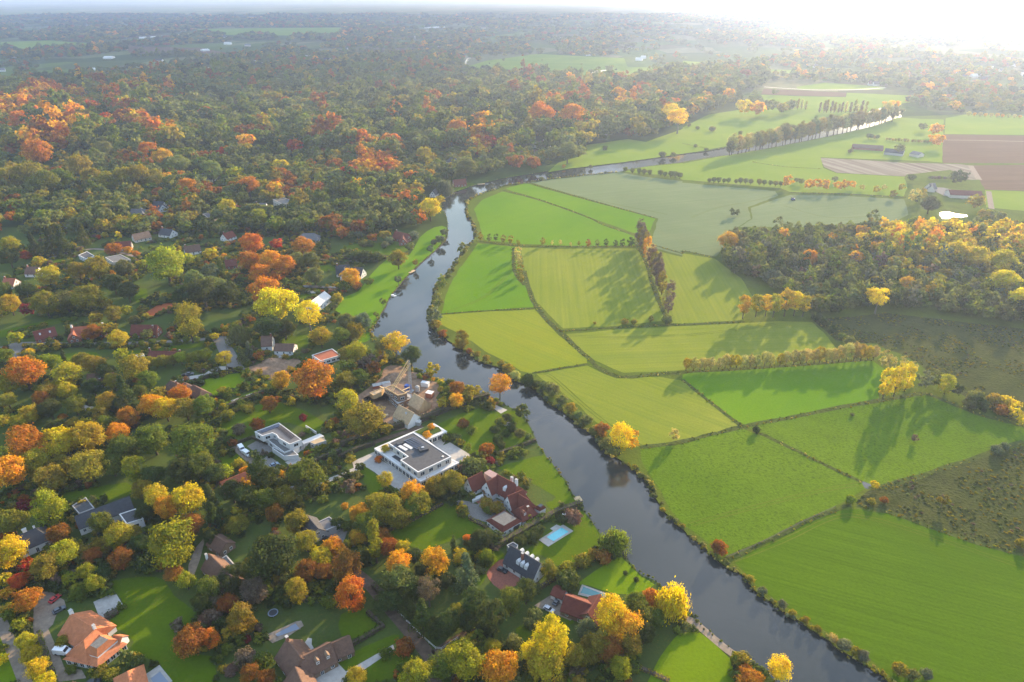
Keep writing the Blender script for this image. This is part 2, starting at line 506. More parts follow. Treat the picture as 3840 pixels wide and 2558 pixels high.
FIELDS['F7'] = ZL(4, (690, 605), (1000, 582), (1335, 567), (1375, 610), (1500, 745), (1690, 905), (1695, 940), (1500, 975), (1300, 1003), (1240, 990), (1160, 935), (1000, 860), (900, 790), (800, 730), (690, 670))
FIELDS['F8'] = ZL(4, (940, 108), (1228, 138), (1238, 300), (1264, 390), (1290, 470), (1330, 550), (1000, 572), (690, 593), (720, 470), (760, 380), (820, 280), (900, 170))
FIELDS['F9'] = ZL(4, (1236, 140), (1500, 148), (2030, 145), (2080, 200), (2150, 380), (2210, 560), (2230, 645), (1900, 680), (1525, 698), (1430, 600), (1345, 510), (1300, 400), (1265, 300))
FIELDS['F10'] = (ZL(4, (2060, 135), (2354, 205)) + ZL(5, (0, 178), (220, 215), (400, 350), (500, 500), (410, 640), (0, 662)) + ZL(4, (2354, 662), (2262, 660), (2222, 540), (2165, 380), (2095, 200)))
FIELDS['F11'] = (ZL(1, (1112, 1322), (1250, 1352), (1390, 1393), (1560, 1452), (1700, 1502), (1780, 1542)) + ZL(4, (1980, 45), (2020, 65), (2020, 125), (1600, 128), (1240, 115), (990, 88), (965, 20)) + ZL(1, (930, 1480), (915, 1440), (970, 1380)))
FIELDS['F12'] = (ZL(1, (1130, 1302), (1270, 1263), (1400, 1303), (1700, 1383), (2165, 1508), (2140, 1567)) + ZL(4, (2110, 60), (2035, 45)) + ZL(1, (1795, 1530), (1560, 1440), (1385, 1380)))
FIELDS['F13'] = (ZL(1, (1300, 1258), (1560, 1222), (1920, 1187), (2100, 1220), (2354, 1250)) + ZL(2, (0, 1260), (640, 1318), (660, 1350), (450, 1430), (470, 1510), (380, 1567)) + ZL(5, (370, 20), (230, 200), (0, 165)) + ZL(4, (2354, 195), (2140, 135), (2150, 60)) + ZL(1, (2185, 1508), (1700, 1372)))
FIELDS['F14'] = ZL(2, (740, 1345), (1100, 1350), (1530, 1375), (1560, 1480), (1400, 1560), (1000, 1567), (390, 1567), (480, 1510), (470, 1435), (670, 1365))
FIELDS['F15'] = (ZL(1, (1420, 1190), (1500, 1120), (1640, 1080), (1690, 1000), (1980, 960), (2100, 980), (2354, 890)) + ZL(2, (0, 880), (180, 790), (380, 760), (600, 740), (1000, 760), (1290, 790), (1250, 825), (800, 912), (400, 990), (240, 1020), (100, 1045)) + ZL(1, (2354, 1062), (2200, 1085), (1900, 1125), (1560, 1165)))
FIELDS['F16'] = (ZL(2, (0, 1130), (230, 1085), (600, 1025), (1000, 945), (1300, 880), (1480, 810), (1640, 820), (1800, 825), (1790, 1122), (1690, 1112), (950, 1085), (970, 1160), (1060, 1195), (1530, 1220), (1550, 1300), (1520, 1355), (740, 1325), (680, 1300), (0, 1240)) + ZL(1, (2300, 1215), (1950, 1185), (2100, 1150), (2354, 1125)))
FIELDS['F17'] = ZL(2, (950, 1090), (1200, 1102), (1500, 1122), (1900, 1132), (1975, 1142), (2035, 1240), (1960, 1240), (1850, 1172), (1550, 1203), (1530, 1217), (1065, 1192), (975, 1152))
FIELDS['F18'] = ZL(2, (1812, 928), (2600, 940), (2600, 1128), (1795, 1124), (1785, 1000))
FIELDS['F19'] = ZL(2, (1990, 1142), (2600, 1135), (2600, 1325), (2085, 1308))
FIELDS['F20'] = ZL(2, (1815, 815), (1950, 790), (2600, 805), (2600, 935), (1805, 924))
FIELDS['F21'] = ZL(2, (2085, 1312), (2600, 1330), (2600, 1480), (2095, 1430))
FIELDS['F22'] = ZL(2, (560, 612), (1130, 640), (1125, 668), (790, 660), (540, 650))
FIELDS['F23'] = ZL(2, (1132, 640), (1590, 660), (1600, 700), (1420, 730), (1260, 775), (790, 750), (560, 690), (540, 655), (790, 664), (1126, 671))
FIELDS['F24'] = ZL(1, (855, 462), (1000, 420), (1350, 372), (1950, 402), (1975, 462), (2354, 470), (2354, 500), (2000, 560), (1640, 565), (1400, 548), (1280, 505), (1150, 525), (860, 502))
FIELDS['F25'] = ZL(2, (0, 420), (300, 440), (330, 470), (0, 490))
FIELDS['F26'] = ZL(2, (600, 480), (1040, 488), (1040, 500), (580, 505))
FIELDS['F27'] = ZL(2, (780, 600), (980, 570), (1400, 600), (1380, 620), (800, 615))
FIELDS['F28'] = ZL(0, (0, 290), (330, 280), (640, 300), (600, 330), (0, 340))
FIELDS['F29'] = ZL(0, (850, 320), (1380, 330), (1600, 370), (900, 370))
FIELDS['F30'] = ZL(1, (160, 350), (690, 330), (700, 360), (200, 380))
FIELDS['F31'] = ZL(0, (1300, 200), (2353, 190), (2353, 250), (1500, 240))
FMAT = dict(F1=G_BRIGHT, F2=G_PASTURE, F3=G_PASTURE, F4=G_FRESH, F5=G_STRIPED, F6=G_STRIPED2, F7=G_YELLOW, F8=G_FRESH, F9=G_STRIPED3, F10=G_STRIPED3, F11=G_FRESH, F12=G_FRESH, F13=G_PALE, F14=G_PALE, F15=G_FAR, F16=G_FAR, F17=G_STUBBLE, F18=G_PLOUGH, F19=G_PLOUGH, F20=G_FAR, F21=G_FAR, F22=G_PLOUGH, F23=G_FAR, F24=G_FAR, F25=G_FAR, F26=G_FAR, F27=G_FAR, F28=G_FAR, F29=G_PLOUGH, F30=G_PLOUGH, F31=G_FAR)
for i, (k, pts) in enumerate(FIELDS.items()):
    field(pts, FMAT[k], 0.05 + 0.012 * (i % 4))
MARSH1 = ZL(5, (900, 640), (1400, 590), (2354, 700), (2600, 800), (2600, 1420), (2260, 1330), (1950, 1170), (1700, 1000), (1620, 930), (1500, 870), (1400, 840), (1340, 800), (1180, 800), (1060, 780))
MARSH2 = ZL(8, (1270, 250), (1400, 205), (1500, 178), (1800, 92), (2080, 2), (2500, -120), (2700, 760), (2300, 672), (2000, 592), (1700, 492), (1430, 402), (1250, 365), (1200, 330))
field(MARSH1, G_MARSH, 0.034, "marsh")
field(MARSH2, G_MARSH, 0.046, "marsh")

# small waters
t = NT("pond_water")
t.bsdf((0.03, 0.034, 0.03), 0.10, 0.5, bump=t.noise(t.pos(), 0.9, 4, 0.65), bump_d=0.16)
M_PONDW = t.m
def pond(pts, name="pond"):
    return sheet(name, smooth_line(pts, 3, True), M_PONDW, z=0.12)
pond(ZL(1, (865, 405), (898, 402), (862, 437), (852, 470), (832, 515), (798, 492), (815, 462), (848, 440)), "river_bend")
pond(ZL(1, (1722, 492), (1790, 484), (1835, 482), (1798, 497), (1795, 522), (1850, 535), (1960, 548), (1780, 540), (1730, 525)), "river_bend")
pond(ZL(2, (1778, 1470), (1840, 1466), (1890, 1480), (1950, 1484), (1958, 1496), (1900, 1500), (1850, 1508), (1790, 1500)))
pond(ZL(2, (1285, 772), (1385, 742), (1392, 752), (1300, 784)), "river_bend")
pond(ZL(1, (1700, 572), (1800, 574), (1930, 584), (1920, 592), (1760, 584)), "river_bend")
# ------------------------------------------------------------------ vegetation: crown and trunk shapes (crown width = 1)
def leaf_mat(name, src):
    t = NT(name)
    if src == 'OBJECT':
        oi = t.n("ShaderNodeObjectInfo")
        base, rnd = oi.outputs["Color"], oi.outputs["Random"]
    else:
        at = t.n("ShaderNodeAttribute", attribute_type='INSTANCER', attribute_name="tcol")
        base = at.outputs["Color"]
        ri = t.n("ShaderNodeObjectInfo")
        rnd = ri.outputs["Random"]
    va = t.n("ShaderNodeAttribute", attribute_name="var")
    tn = t.n("ShaderNodeAttribute", attribute_name="tint")
    hs = t.n("ShaderNodeHueSaturation")
    t.l(base, hs.inputs["Color"])
    t.l(t.math('ADD', t.math('MULTIPLY', tn.outputs["Fac"], 0.05), 0.474), hs.inputs["Hue"])
    t.l(t.math('ADD', t.math('MULTIPLY', va.outputs["Fac"], 1.05), 0.48), hs.inputs["Value"])
    c = hs.outputs[0]
    d = t.n("ShaderNodeBsdfDiffuse")
    tr = t.n("ShaderNodeBsdfTranslucent")
    gl = t.n("ShaderNodeBsdfGlossy")
    gl.inputs["Roughness"].default_value = 0.55
    gl.inputs["Color"].default_value = (0.6, 0.6, 0.55, 1)
    t.l(c, d.inputs[0])
    hs2 = t.n("ShaderNodeHueSaturation")
    hs2.inputs["Saturation"].default_value = 1.08
    hs2.inputs["Value"].default_value = 1.25
    t.l(c, hs2.inputs["Color"])
    t.l(hs2.outputs[0], tr.inputs[0])
    m1 = t.n("ShaderNodeMixShader")
    m1.inputs[0].default_value = 0.5
    t.l(d.outputs[0], m1.inputs[1]); t.l(tr.outputs[0], m1.inputs[2])
    m2 = t.n("ShaderNodeMixShader")
    m2.inputs[0].default_value = 0.01
    t.l(m1.outputs[0], m2.inputs[1]); t.l(gl.outputs[0], m2.inputs[2])
    t.l(m2.outputs[0], t.out.inputs[0])
    return t.m
M_LEAF = leaf_mat("leaves", 'OBJECT')
M_LEAF_W = leaf_mat("leaves_woodland", 'INST')
M_BARK = plain("bark", (0.085, 0.065, 0.045), 0.9, 0.1, 0.35, 3.0)
M_BARK_PALE = plain("bark_pale", (0.16, 0.14, 0.11), 0.9, 0.1, 0.35, 3.0)

# kind: total height, crown bottom, crown-centre height, all per crown width
KIND = dict(round=(1.06, 0.16, 0.60), broad=(0.86, 0.14, 0.50), tall=(1.6, 0.18, 0.9), column=(2.9, 0.12, 1.5), cone=(1.75, 0.04, 0.75),
            willow=(0.95, 0.02, 0.50), shrub=(0.78, 0.0, 0.38), airy=(1.28, 0.42, 0.86), pollard=(1.35, 0.38, 0.87), high=(2.4, 0.12, 1.3), lofty=(1.75, 0.34, 1.05), spire=(4.4, 0.02, 2.2), egg=(1.35, 0.05, 0.70))

def leaves_mesh(name, kind, seed, nclump, nleaf, leaf):
    r = np.random.default_rng(seed)
    H, B, _ = KIND[kind]
    ch = H - B
    # clump centres on and inside the envelope
    u = r.normal(size=(nclump, 3))
    u /= np.linalg.norm(u, axis=1)[:, None]
    rad = r.uniform(0.55, 1.0, nclump) ** 0.6
    tz = (u[:, 2] * rad + 1) / 2                       # 0 bottom .. 1 top
    ang = np.arctan2(u[:, 1], u[:, 0])
    hr = np.hypot(u[:, 0], u[:, 1]) * rad
    if kind == 'cone':
        tz = r.uniform(0, 1, nclump) ** 1.25
        hr = (1 - tz) ** 0.85 * r.uniform(0.6, 1.0, nclump)
        crad = 0.11 + 0.10 * (1 - tz)
    elif kind in ('column', 'spire'):
        tz = r.uniform(0.02, 0.98, nclump)
        prof = np.sin(np.pi * np.clip(tz * 0.86 + 0.12, 0, 1)) ** 0.6
        hr = prof * r.uniform(0.35, 0.85, nclump)
        crad = r.uniform(0.16, 0.26, nclump)
    elif kind == 'willow':
        tz = np.clip(tz, 0.15, 1)
        crad = r.uniform(0.15, 0.22, nclump)
    elif kind in ('airy', 'lofty'):
        crad = r.uniform(0.10, 0.19, nclump)
    elif kind == 'shrub':
        tz = np.abs(tz * 1.1 - 0.15)
        crad = r.uniform(0.16, 0.24, nclump)
    elif kind == 'egg':
        hr = hr * (1.15 - 0.5 * tz)
        crad = r.uniform(0.12, 0.18, nclump)
    elif kind == 'broad':
        crad = r.uniform(0.09, 0.19, nclump)
    else:
        crad = r.uniform(0.085, 0.19, nclump)
    # an uneven outline: lobes
    ph = r.uniform(0, 6.28, 3)
    lob = r.uniform(0.86, 1.14, nclump) + 0.13 * np.sin(2 * ang + ph[0] + 2 * tz) + 0.09 * np.sin(3 * ang + ph[1] - 3 * tz) + 0.06 * np.sin(5 * ang + ph[2])
    R = 0.5 - crad.mean() * 0.65
    cx, cy = np.cos(ang) * hr * R * lob, np.sin(ang) * hr * R * lob
    cz = B + crad * 0.6 + tz * (ch - crad * 1.3) * (1 + 0.05 * np.sin(ang * 2 + ph[2]))
    C = np.stack([cx, cy, cz], 1)
    # leaves on every clump
    n = nclump * nleaf
    ci = np.repeat(np.arange(nclump), nleaf)
    d = r.normal(size=(n, 3))
    d[:, 2] = np.where(d[:, 2] < -0.35, -d[:, 2], d[:, 2])
    d /= np.linalg.norm(d, axis=1)[:, None]
    rr = crad[ci] * r.uniform(0.5, 1.08, n) * np.where(r.uniform(0, 1, n) < 0.07, 1.4, 1.0)
    P = C[ci] + d * rr[:, None] * np.array([1, 1, 0.82 if kind not in ('column', 'spire', 'tall', 'high') else 1.25])
    if kind == 'willow':
        k = r.uniform(0, 1, n) ** 1.4
        P[:, 2] -= k * 0.5 * (0.35 + np.hypot(P[:, 0], P[:, 1]) * 1.6) * 0.75
        P[:, 2] = np.maximum(P[:, 2], 0.03)
    if kind == 'shrub':
        P[:, 2] = np.abs(P[:, 2])
    P[:, 2] = np.maximum(P[:, 2], 0.01)
    ctr = np.array([0, 0, B + ch * 0.45])
    o = P - ctr
    o /= np.linalg.norm(o, axis=1)[:, None] + 1e-6
    nrm = d * 0.75 + o * 0.45 + r.normal(size=(n, 3)) * 0.42
    if kind == 'willow': nrm[:, 2] *= 0.4
    nrm /= np.linalg.norm(nrm, axis=1)[:, None]
    a = np.cross(nrm, r.normal(size=(n, 3)))
    a /= np.linalg.norm(a, axis=1)[:, None]
    b = np.cross(nrm, a)
    s = leaf * r.uniform(0.6, 1.35, n)[:, None]
    el = 1.25 if kind != 'willow' else 1.9
    if kind == 'willow':
        b = b * 0.4 + np.array([0, 0, -0.9]); 
    V = np.stack([P - a * s * 0.5 - b * s * 0.35, P + b * s * 0.12 - a * s * 0.05 - b * s * el * 0.55, P + a * s * 0.5 - b * s * 0.1, P + b * s * el * 0.5], 1).reshape(-1, 3)
    F = np.arange(4 * n).reshape(-1, 4)
    cv = r.uniform(0.15, 0.85, nclump)
    var = np.clip(cv[ci] * 0.55 + r.uniform(0, 1, n) * 0.45, 0, 1)
    tint = np.clip(r.uniform(0, 1, nclump)[ci] * 0.7 + r.uniform(0, 0.3, n), 0, 1)
    me = np_mesh(name, V, F, dict(var=('FLOAT', 'POINT', np.repeat(var, 4)), tint=('FLOAT', 'POINT', np.repeat(tint, 4))))
    me.materials.append(M_LEAF)
    return me

def tube(V, F, pts, rads, seg=6):
    base = len(V)
    for i, (p, r_) in enumerate(zip(pts, rads)):
        p = Vector(p)
        d = Vector(pts[min(i + 1, len(pts) - 1)]) - Vector(pts[max(i - 1, 0)])
        q = d.to_track_quat('Z', 'Y')
        for k in range(seg):
            a = 2 * math.pi * k / seg
            V.append(tuple(p + q @ Vector((math.cos(a) * r_, math.sin(a) * r_, 0))))
        if i:
            for k in range(seg):
                k2 = (k + 1) % seg
                F.append((base + (i - 1) * seg + k, base + (i - 1) * seg + k2, base + i * seg + k2, base + i * seg + k))
    F.append([base + (len(pts) - 1) * seg + k for k in range(seg)])

def trunk_mesh(name, kind, seed):
    r = random.Random(seed)
    H, B, _ = KIND[kind]
    V, F = [], []
    rb = 0.032 if kind not in ('column', 'spire') else 0.05
    top = B + (H - B) * (0.72 if kind != 'shrub' else 0.5)
    pts = [(0, 0, -0.03)]
    x = y = 0
    for i in range(1, 5):
        x += r.uniform(-0.015, 0.015); y += r.uniform(-0.015, 0.015)
        pts.append((x, y, top * i / 4))
    tube(V, F, pts, [rb * 1.25, rb, rb * 0.8, rb * 0.55, rb * 0.2], 7)
    nl = 7 if kind != 'cone' else 4
    for i in range(nl):
        a = 2 * math.pi * (i + r.uniform(-0.3, 0.3)) / nl
        h0 = max(0.03, B * r.uniform(0.75, 1.15) + (H - B) * r.uniform(0.0, 0.25))
        L = r.uniform(0.26, 0.38) if kind not in ('column', 'spire', 'cone') else 0.2
        up = r.uniform(0.45, 0.95) * L * (1.2 if kind != 'column' else 2.2)
        p0 = (0, 0, h0)
        p1 = (math.cos(a) * L * 0.5, math.sin(a) * L * 0.5, h0 + up * 0.6)
        p2 = (math.cos(a + 0.2) * L, math.sin(a + 0.2) * L, h0 + up * 1.1)
        tube(V, F, [p0, p1, p2], [rb * 0.5, rb * 0.32, rb * 0.1], 5)
    me = mesh_from(name, V, F)
    me.materials.append(M_BARK_PALE if kind in ('airy', 'pollard') else M_BARK)
    return me

SPEC = dict(round=(88, 76, 0.037), broad=(88, 76, 0.036), tall=(84, 72, 0.040), column=(46, 60, 0.085), cone=(60, 55, 0.052), willow=(60, 100, 0.038),
            shrub=(26, 60, 0.075), airy=(58, 66, 0.036), pollard=(24, 62, 0.070), high=(76, 66, 0.052), lofty=(70, 66, 0.044), spire=(50, 50, 0.10), egg=(72, 76, 0.038))
PROTO = {}
for kd, (nc, nl, lf) in SPEC.items():
    PROTO[kd] = [(leaves_mesh("crown_" + kd, kd, 100 + 13 * i + len(kd), nc, nl, lf), trunk_mesh("trunk_" + kd, kd, 50 + i)) for i in range(3)]

# leaf colours (what the leaf itself has)
LEAFC = dict(o=(0.42, 0.17, 0.018), O=(0.52, 0.285, 0.018), r=(0.36, 0.075, 0.016), R=(0.16, 0.022, 0.02), b=(0.25, 0.11, 0.02), y=(0.36, 0.30, 0.02), Y=(0.55, 0.44, 0.014),
             l=(0.25, 0.26, 0.016), g=(0.118, 0.150, 0.017), d=(0.058, 0.078, 0.017), v=(0.225, 0.19, 0.021), s=(0.12, 0.14, 0.072), p=(0.15, 0.11, 0.07), w=(0.40, 0.35, 0.10), k=(0.135, 0.152, 0.04))
COLNAME = dict(o="orange", O="golden orange", r="red", R="dark purple red", b="russet brown", y="yellow", Y="golden yellow", l="lime green", g="green", d="dark green", v="olive green", s="silvery green", p="thin brown", w="straw coloured", k="grey green")
KNAME = dict(round=("broadleaf_tree", "round tree", "tree"), broad=("broadleaf_tree", "wide tree", "tree"), tall=("broadleaf_tree", "tall tree", "tree"), column=("poplar_tree", "slender poplar", "poplar"), cone=("conifer_tree", "conifer", "conifer"),
             willow=("willow_tree", "weeping willow", "willow"), shrub=("shrub", "shrub", "shrub"), airy=("broadleaf_tree", "open crowned tree", "tree"), pollard=("willow_tree", "pollard willow", "willow"), lofty=("poplar_tree", "bare stemmed poplar", "poplar"), high=("poplar_tree", "high poplar", "poplar"), spire=("conifer_tree", "narrow cypress", "conifer"), egg=("broadleaf_tree", "egg shaped tree", "tree"))

TREES = []      # (world x, y, width m, kind, colour code, place override)
def T(k, x, y, w, c='g', kind='round', place=None, size=None):
    """a tree whose crown centre is seen at (x, y) of tile k and whose crown is w wide there"""
    p = Z(k, x, y, 0)
    W = 8.0
    for _ in range(4):
        W = (w / 1.839) / px_per_m(p)
        if size: W = size
        p = Z(k, x, y, KIND[kind][2] * W)
    TREES.append((p.x, p.y, W, kind, c, place))
def TS(k, rows):
    for r_ in rows:
        T(k, *r_)
def TROW(k, x0, y0, x1, y1, n, w, c, kind, place=None, jit=0.12, base=True):
    """a row whose feet run from one point to the other"""
    for i in range(n):
        f = (i + 0.5) / n
        x, y = x0 + (x1 - x0) * f, y0 + (y1 - y0) * f
        p = Z(k, x + random.uniform(-jit, jit) * w, y + random.uniform(-jit, jit) * w * 0.3)
        W = (w / 1.839) / px_per_m(p) * random.uniform(0.85, 1.15)
        TREES.append((p.x, p.y, W, kind, random.choice(c), place))
# ------------------------------------------------------------------ lawns and hard ground on the villa side
LAWNS = {}
LAWNS['L1'] = ZL(4, (-40, 600), (0, 490), (120, 440), (200, 330), (330, 210), (470, 190), (540, 70), (640, 0), (728, 0), (688, 112), (598, 198), (516, 270), (437, 350), (388, 410), (338, 470), (307, 530), (258, 618), (208, 700), (130, 640))
LAWNS['L1b'] = ZL(4, (60, 790), (190, 715), (206, 770), (120, 800))
LAWNS['L1c'] = ZL(4, (0, 150), (60, 120), (200, 110), (470, 90), (480, 150), (330, 190), (100, 165))
LAWNS['L2'] = ZL(3, (1400, 1055), (1660, 1005), (1735, 1070), (1430, 1180))
LAWNS['L2b'] = ZL(3, (1490, 1235), (1790, 1115), (1800, 1135), (1500, 1255))
LAWNS['L3'] = ZL(3, (1490, 1330), (1900, 1200), (2250, 1350), (2240, 1410), (2060, 1370), (1910, 1345), (1640, 1480), (1560, 1430))
LAWNS['L4'] = ZL(4, (660, 1360), (960, 1245), (1060, 1275), (1130, 1265), (1200, 1270), (1262, 1330), (1320, 1450), (1200, 1530), (1130, 1560), (900, 1567), (850, 1520), (780, 1440))
LAWNS['L4b'] = ZL(7, (1080, 90), (1240, 40), (1400, 4), (1470, 90), (1550, 200), (1590, 290), (1640, 340), (1480, 390), (1410, 330), (1480, 290), (1220, 150))
LAWNS['L5'] = ZL(7, (320, 520), (720, 335), (790, 350), (880, 430), (985, 515), (850, 560), (560, 655), (450, 610))
LAWNS['L6'] = ZL(7, (1250, 690), (1350, 600), (1450, 510), (1640, 390), (1690, 420), (1775, 545), (1760, 640), (1560, 760), (1480, 760), (1380, 690))
LAWNS['L7'] = ZL(7, (1640, 880), (1860, 730), (1930, 705), (2060, 835), (2160, 895), (2050, 950), (1900, 960), (1700, 900))
LAWNS['L8'] = ZL(8, (-110, 1330), (0, 1215), (105, 1215), (320, 1400), (345, 1500), (300, 1640), (-220, 1660), (-200, 1480))
LAWNS['L9'] = ZL(6, (720, 880), (1000, 840), (1130, 865), (1200, 970), (1390, 1130), (1210, 1200), (1230, 1370), (1470, 1390), (1470, 1700), (1250, 1700), (1110, 1450), (970, 1400), (870, 1400), (920, 1290), (850, 1220), (740, 1160), (860, 1050), (800, 950))
LAWNS['L10'] = ZL(6, (430, 270), (870, 190), (900, 270), (640, 330), (450, 320))
LAWNS['L10b'] = ZL(6, (430, 440), (510, 430), (510, 480), (450, 490))
LAWNS['L11'] = ZL(6, (1580, 700), (1720, 480), (1900, 480), (1800, 560), (1720, 760), (1650, 780))
LAWNS['L12'] = ZL(6, (1780, 1060), (2010, 1060), (2400, 1010), (2400, 1260), (2200, 1250), (2080, 1240), (1990, 1300), (1850, 1240), (1760, 1180))
LAWNS['L13'] = ZL(7, (0, 1100), (160, 1060), (300, 1170), (200, 1250), (0, 1250))
LAWNS['L13b'] = ZL(7, (-20, 1410), (360, 1240), (395, 1270), (340, 1320), (40, 1480), (0, 1470))
LAWNS['L13c'] = ZL(7, (130, 1500), (360, 1360), (500, 1380), (520, 1440), (300, 1567), (160, 1567))
LAWNS['L14'] = ZL(3, (1360, 600), (1480, 570), (1640, 565), (1670, 640), (1440, 745), (1390, 700))
LAWNS['L15'] = ZL(3, (-100, 740), (0, 715), (250, 660), (480, 610), (520, 640), (220, 700), (20, 760))
LAWNS['L16'] = ZL(3, (860, 860), (1440, 790), (1470, 810), (1260, 840), (1020, 860), (900, 890))
LAWNS['L17'] = ZL(3, (380, 880), (660, 860), (680, 920), (480, 940), (400, 930))
LAWNS['L18'] = ZL(3, (1920, 780), (2100, 740), (2150, 800), (2050, 830))
LAWNS['L19'] = ZL(3, (930, 440), (1010, 420), (1010, 500), (940, 520))
LAWNS['L20'] = ZL(3, (2050, 470), (2180, 450), (2140, 500), (2060, 520))
LAWNS['L21'] = ZL(3, (330, 230), (460, 215), (470, 245), (360, 260))
LAWNS['L22'] = ZL(3, (960, 120), (1240, 90), (1200, 150), (980, 165))
LAWNS['L23'] = ZL(3, (2190, 265), (2330, 265), (2310, 300), (2220, 300))
LAWNS['L24'] = ZL(1, (790, 1280), (870, 1260), (920, 1270), (800, 1318))
LAWNS['L25'] = ZL(0, (1140, 1380), (1240, 1375), (1210, 1400), (1150, 1395))
LAWNS['L26'] = ZL(0, (0, 1470), (100, 1450), (60, 1500), (0, 1520))
LAWNS['L27'] = ZL(7, (130, 95), (190, 88), (300, 240), (240, 310), (170, 220))
LAWNS['L28'] = ZL(7, (1200, 1200), (1420, 1100), (1600, 1140), (1560, 1180), (1350, 1220), (1260, 1290))
LAWNS['L29'] = ZL(3, (1500, 1600), (1640, 1560), (1700, 1640), (1560, 1690))
LAWNS['L30'] = ZL(6, (0, 1250), (60, 1300), (130, 1567), (0, 1567))
LAWNS['L31'] = ZL(0, (1320, 1215), (1400, 1190), (1560, 1330), (1640, 1360), (1480, 1350))
LAWNS['L32'] = ZL(0, (380, 1320), (500, 1295), (480, 1330), (390, 1335))
LAWNS['L33'] = ZL(7, (1060, 660), (1100, 650), (1120, 720), (1010, 830), (960, 900), (940, 860), (1020, 760))
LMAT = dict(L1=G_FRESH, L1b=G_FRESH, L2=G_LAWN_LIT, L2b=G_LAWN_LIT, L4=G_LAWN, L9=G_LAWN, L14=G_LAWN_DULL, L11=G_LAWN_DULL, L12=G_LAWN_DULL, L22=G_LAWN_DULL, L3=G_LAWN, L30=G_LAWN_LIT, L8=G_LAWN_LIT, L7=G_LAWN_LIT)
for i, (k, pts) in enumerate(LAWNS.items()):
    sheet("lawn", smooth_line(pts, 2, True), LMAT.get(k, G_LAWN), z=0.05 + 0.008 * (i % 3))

M_GRAVEL = plain("gravel_beige", (0.23, 0.185, 0.14), 0.9, 0.0, 0.25, 0.6, bump=0.03)
M_COBBLE = plain("cobbles_grey", (0.19, 0.175, 0.155), 0.85, 0.0, 0.3, 2.5, bump=0.03)
M_STONE = plain("paving_pale", (0.36, 0.335, 0.30), 0.8, 0.1, 0.14, 0.7)
M_BRICKPAVE = plain("brick_paving", (0.24, 0.085, 0.055), 0.85, 0.2, 0.25, 1.5)
M_DIRT = plain("dirt_track", (0.12, 0.085, 0.06), 0.95, 0.0, 0.3, 0.5, bump=0.06)
M_MUD = plain("building_site_earth", (0.23, 0.15, 0.095), 0.95, 0.0, 0.35, 0.35, bump=0.25)
M_ASPHALT = plain("asphalt", (0.085, 0.08, 0.075), 0.9, 0.2, 0.25, 0.8)
M_CLAY = plain("tennis_clay", (0.30, 0.085, 0.035), 0.95, 0.0, 0.12, 0.4)
HARD = []
def hard(name, pts, mat, z=0.075, smooth=0):
    HARD.append([(p[0], p[1]) for p in pts])
    return sheet(name, pts, mat, z=z, smooth=smooth)
def road(name, line, w, mat, z=0.085):
    L = smooth_line([Vector((p[0], p[1], 0)) for p in line], 3)
    a, b = [], []
    for i, p in enumerate(L):
        d = L[min(i + 1, len(L) - 1)] - L[max(i - 1, 0)]
        n_ = Vector((-d.y, d.x, 0)).normalized() * (w / 2 + 0.6)
        a.append(p + n_); b.append(p - n_)
    HARD.append([(p.x, p.y) for p in a + b[::-1]])
    return strip(name, line, w, mat, z)
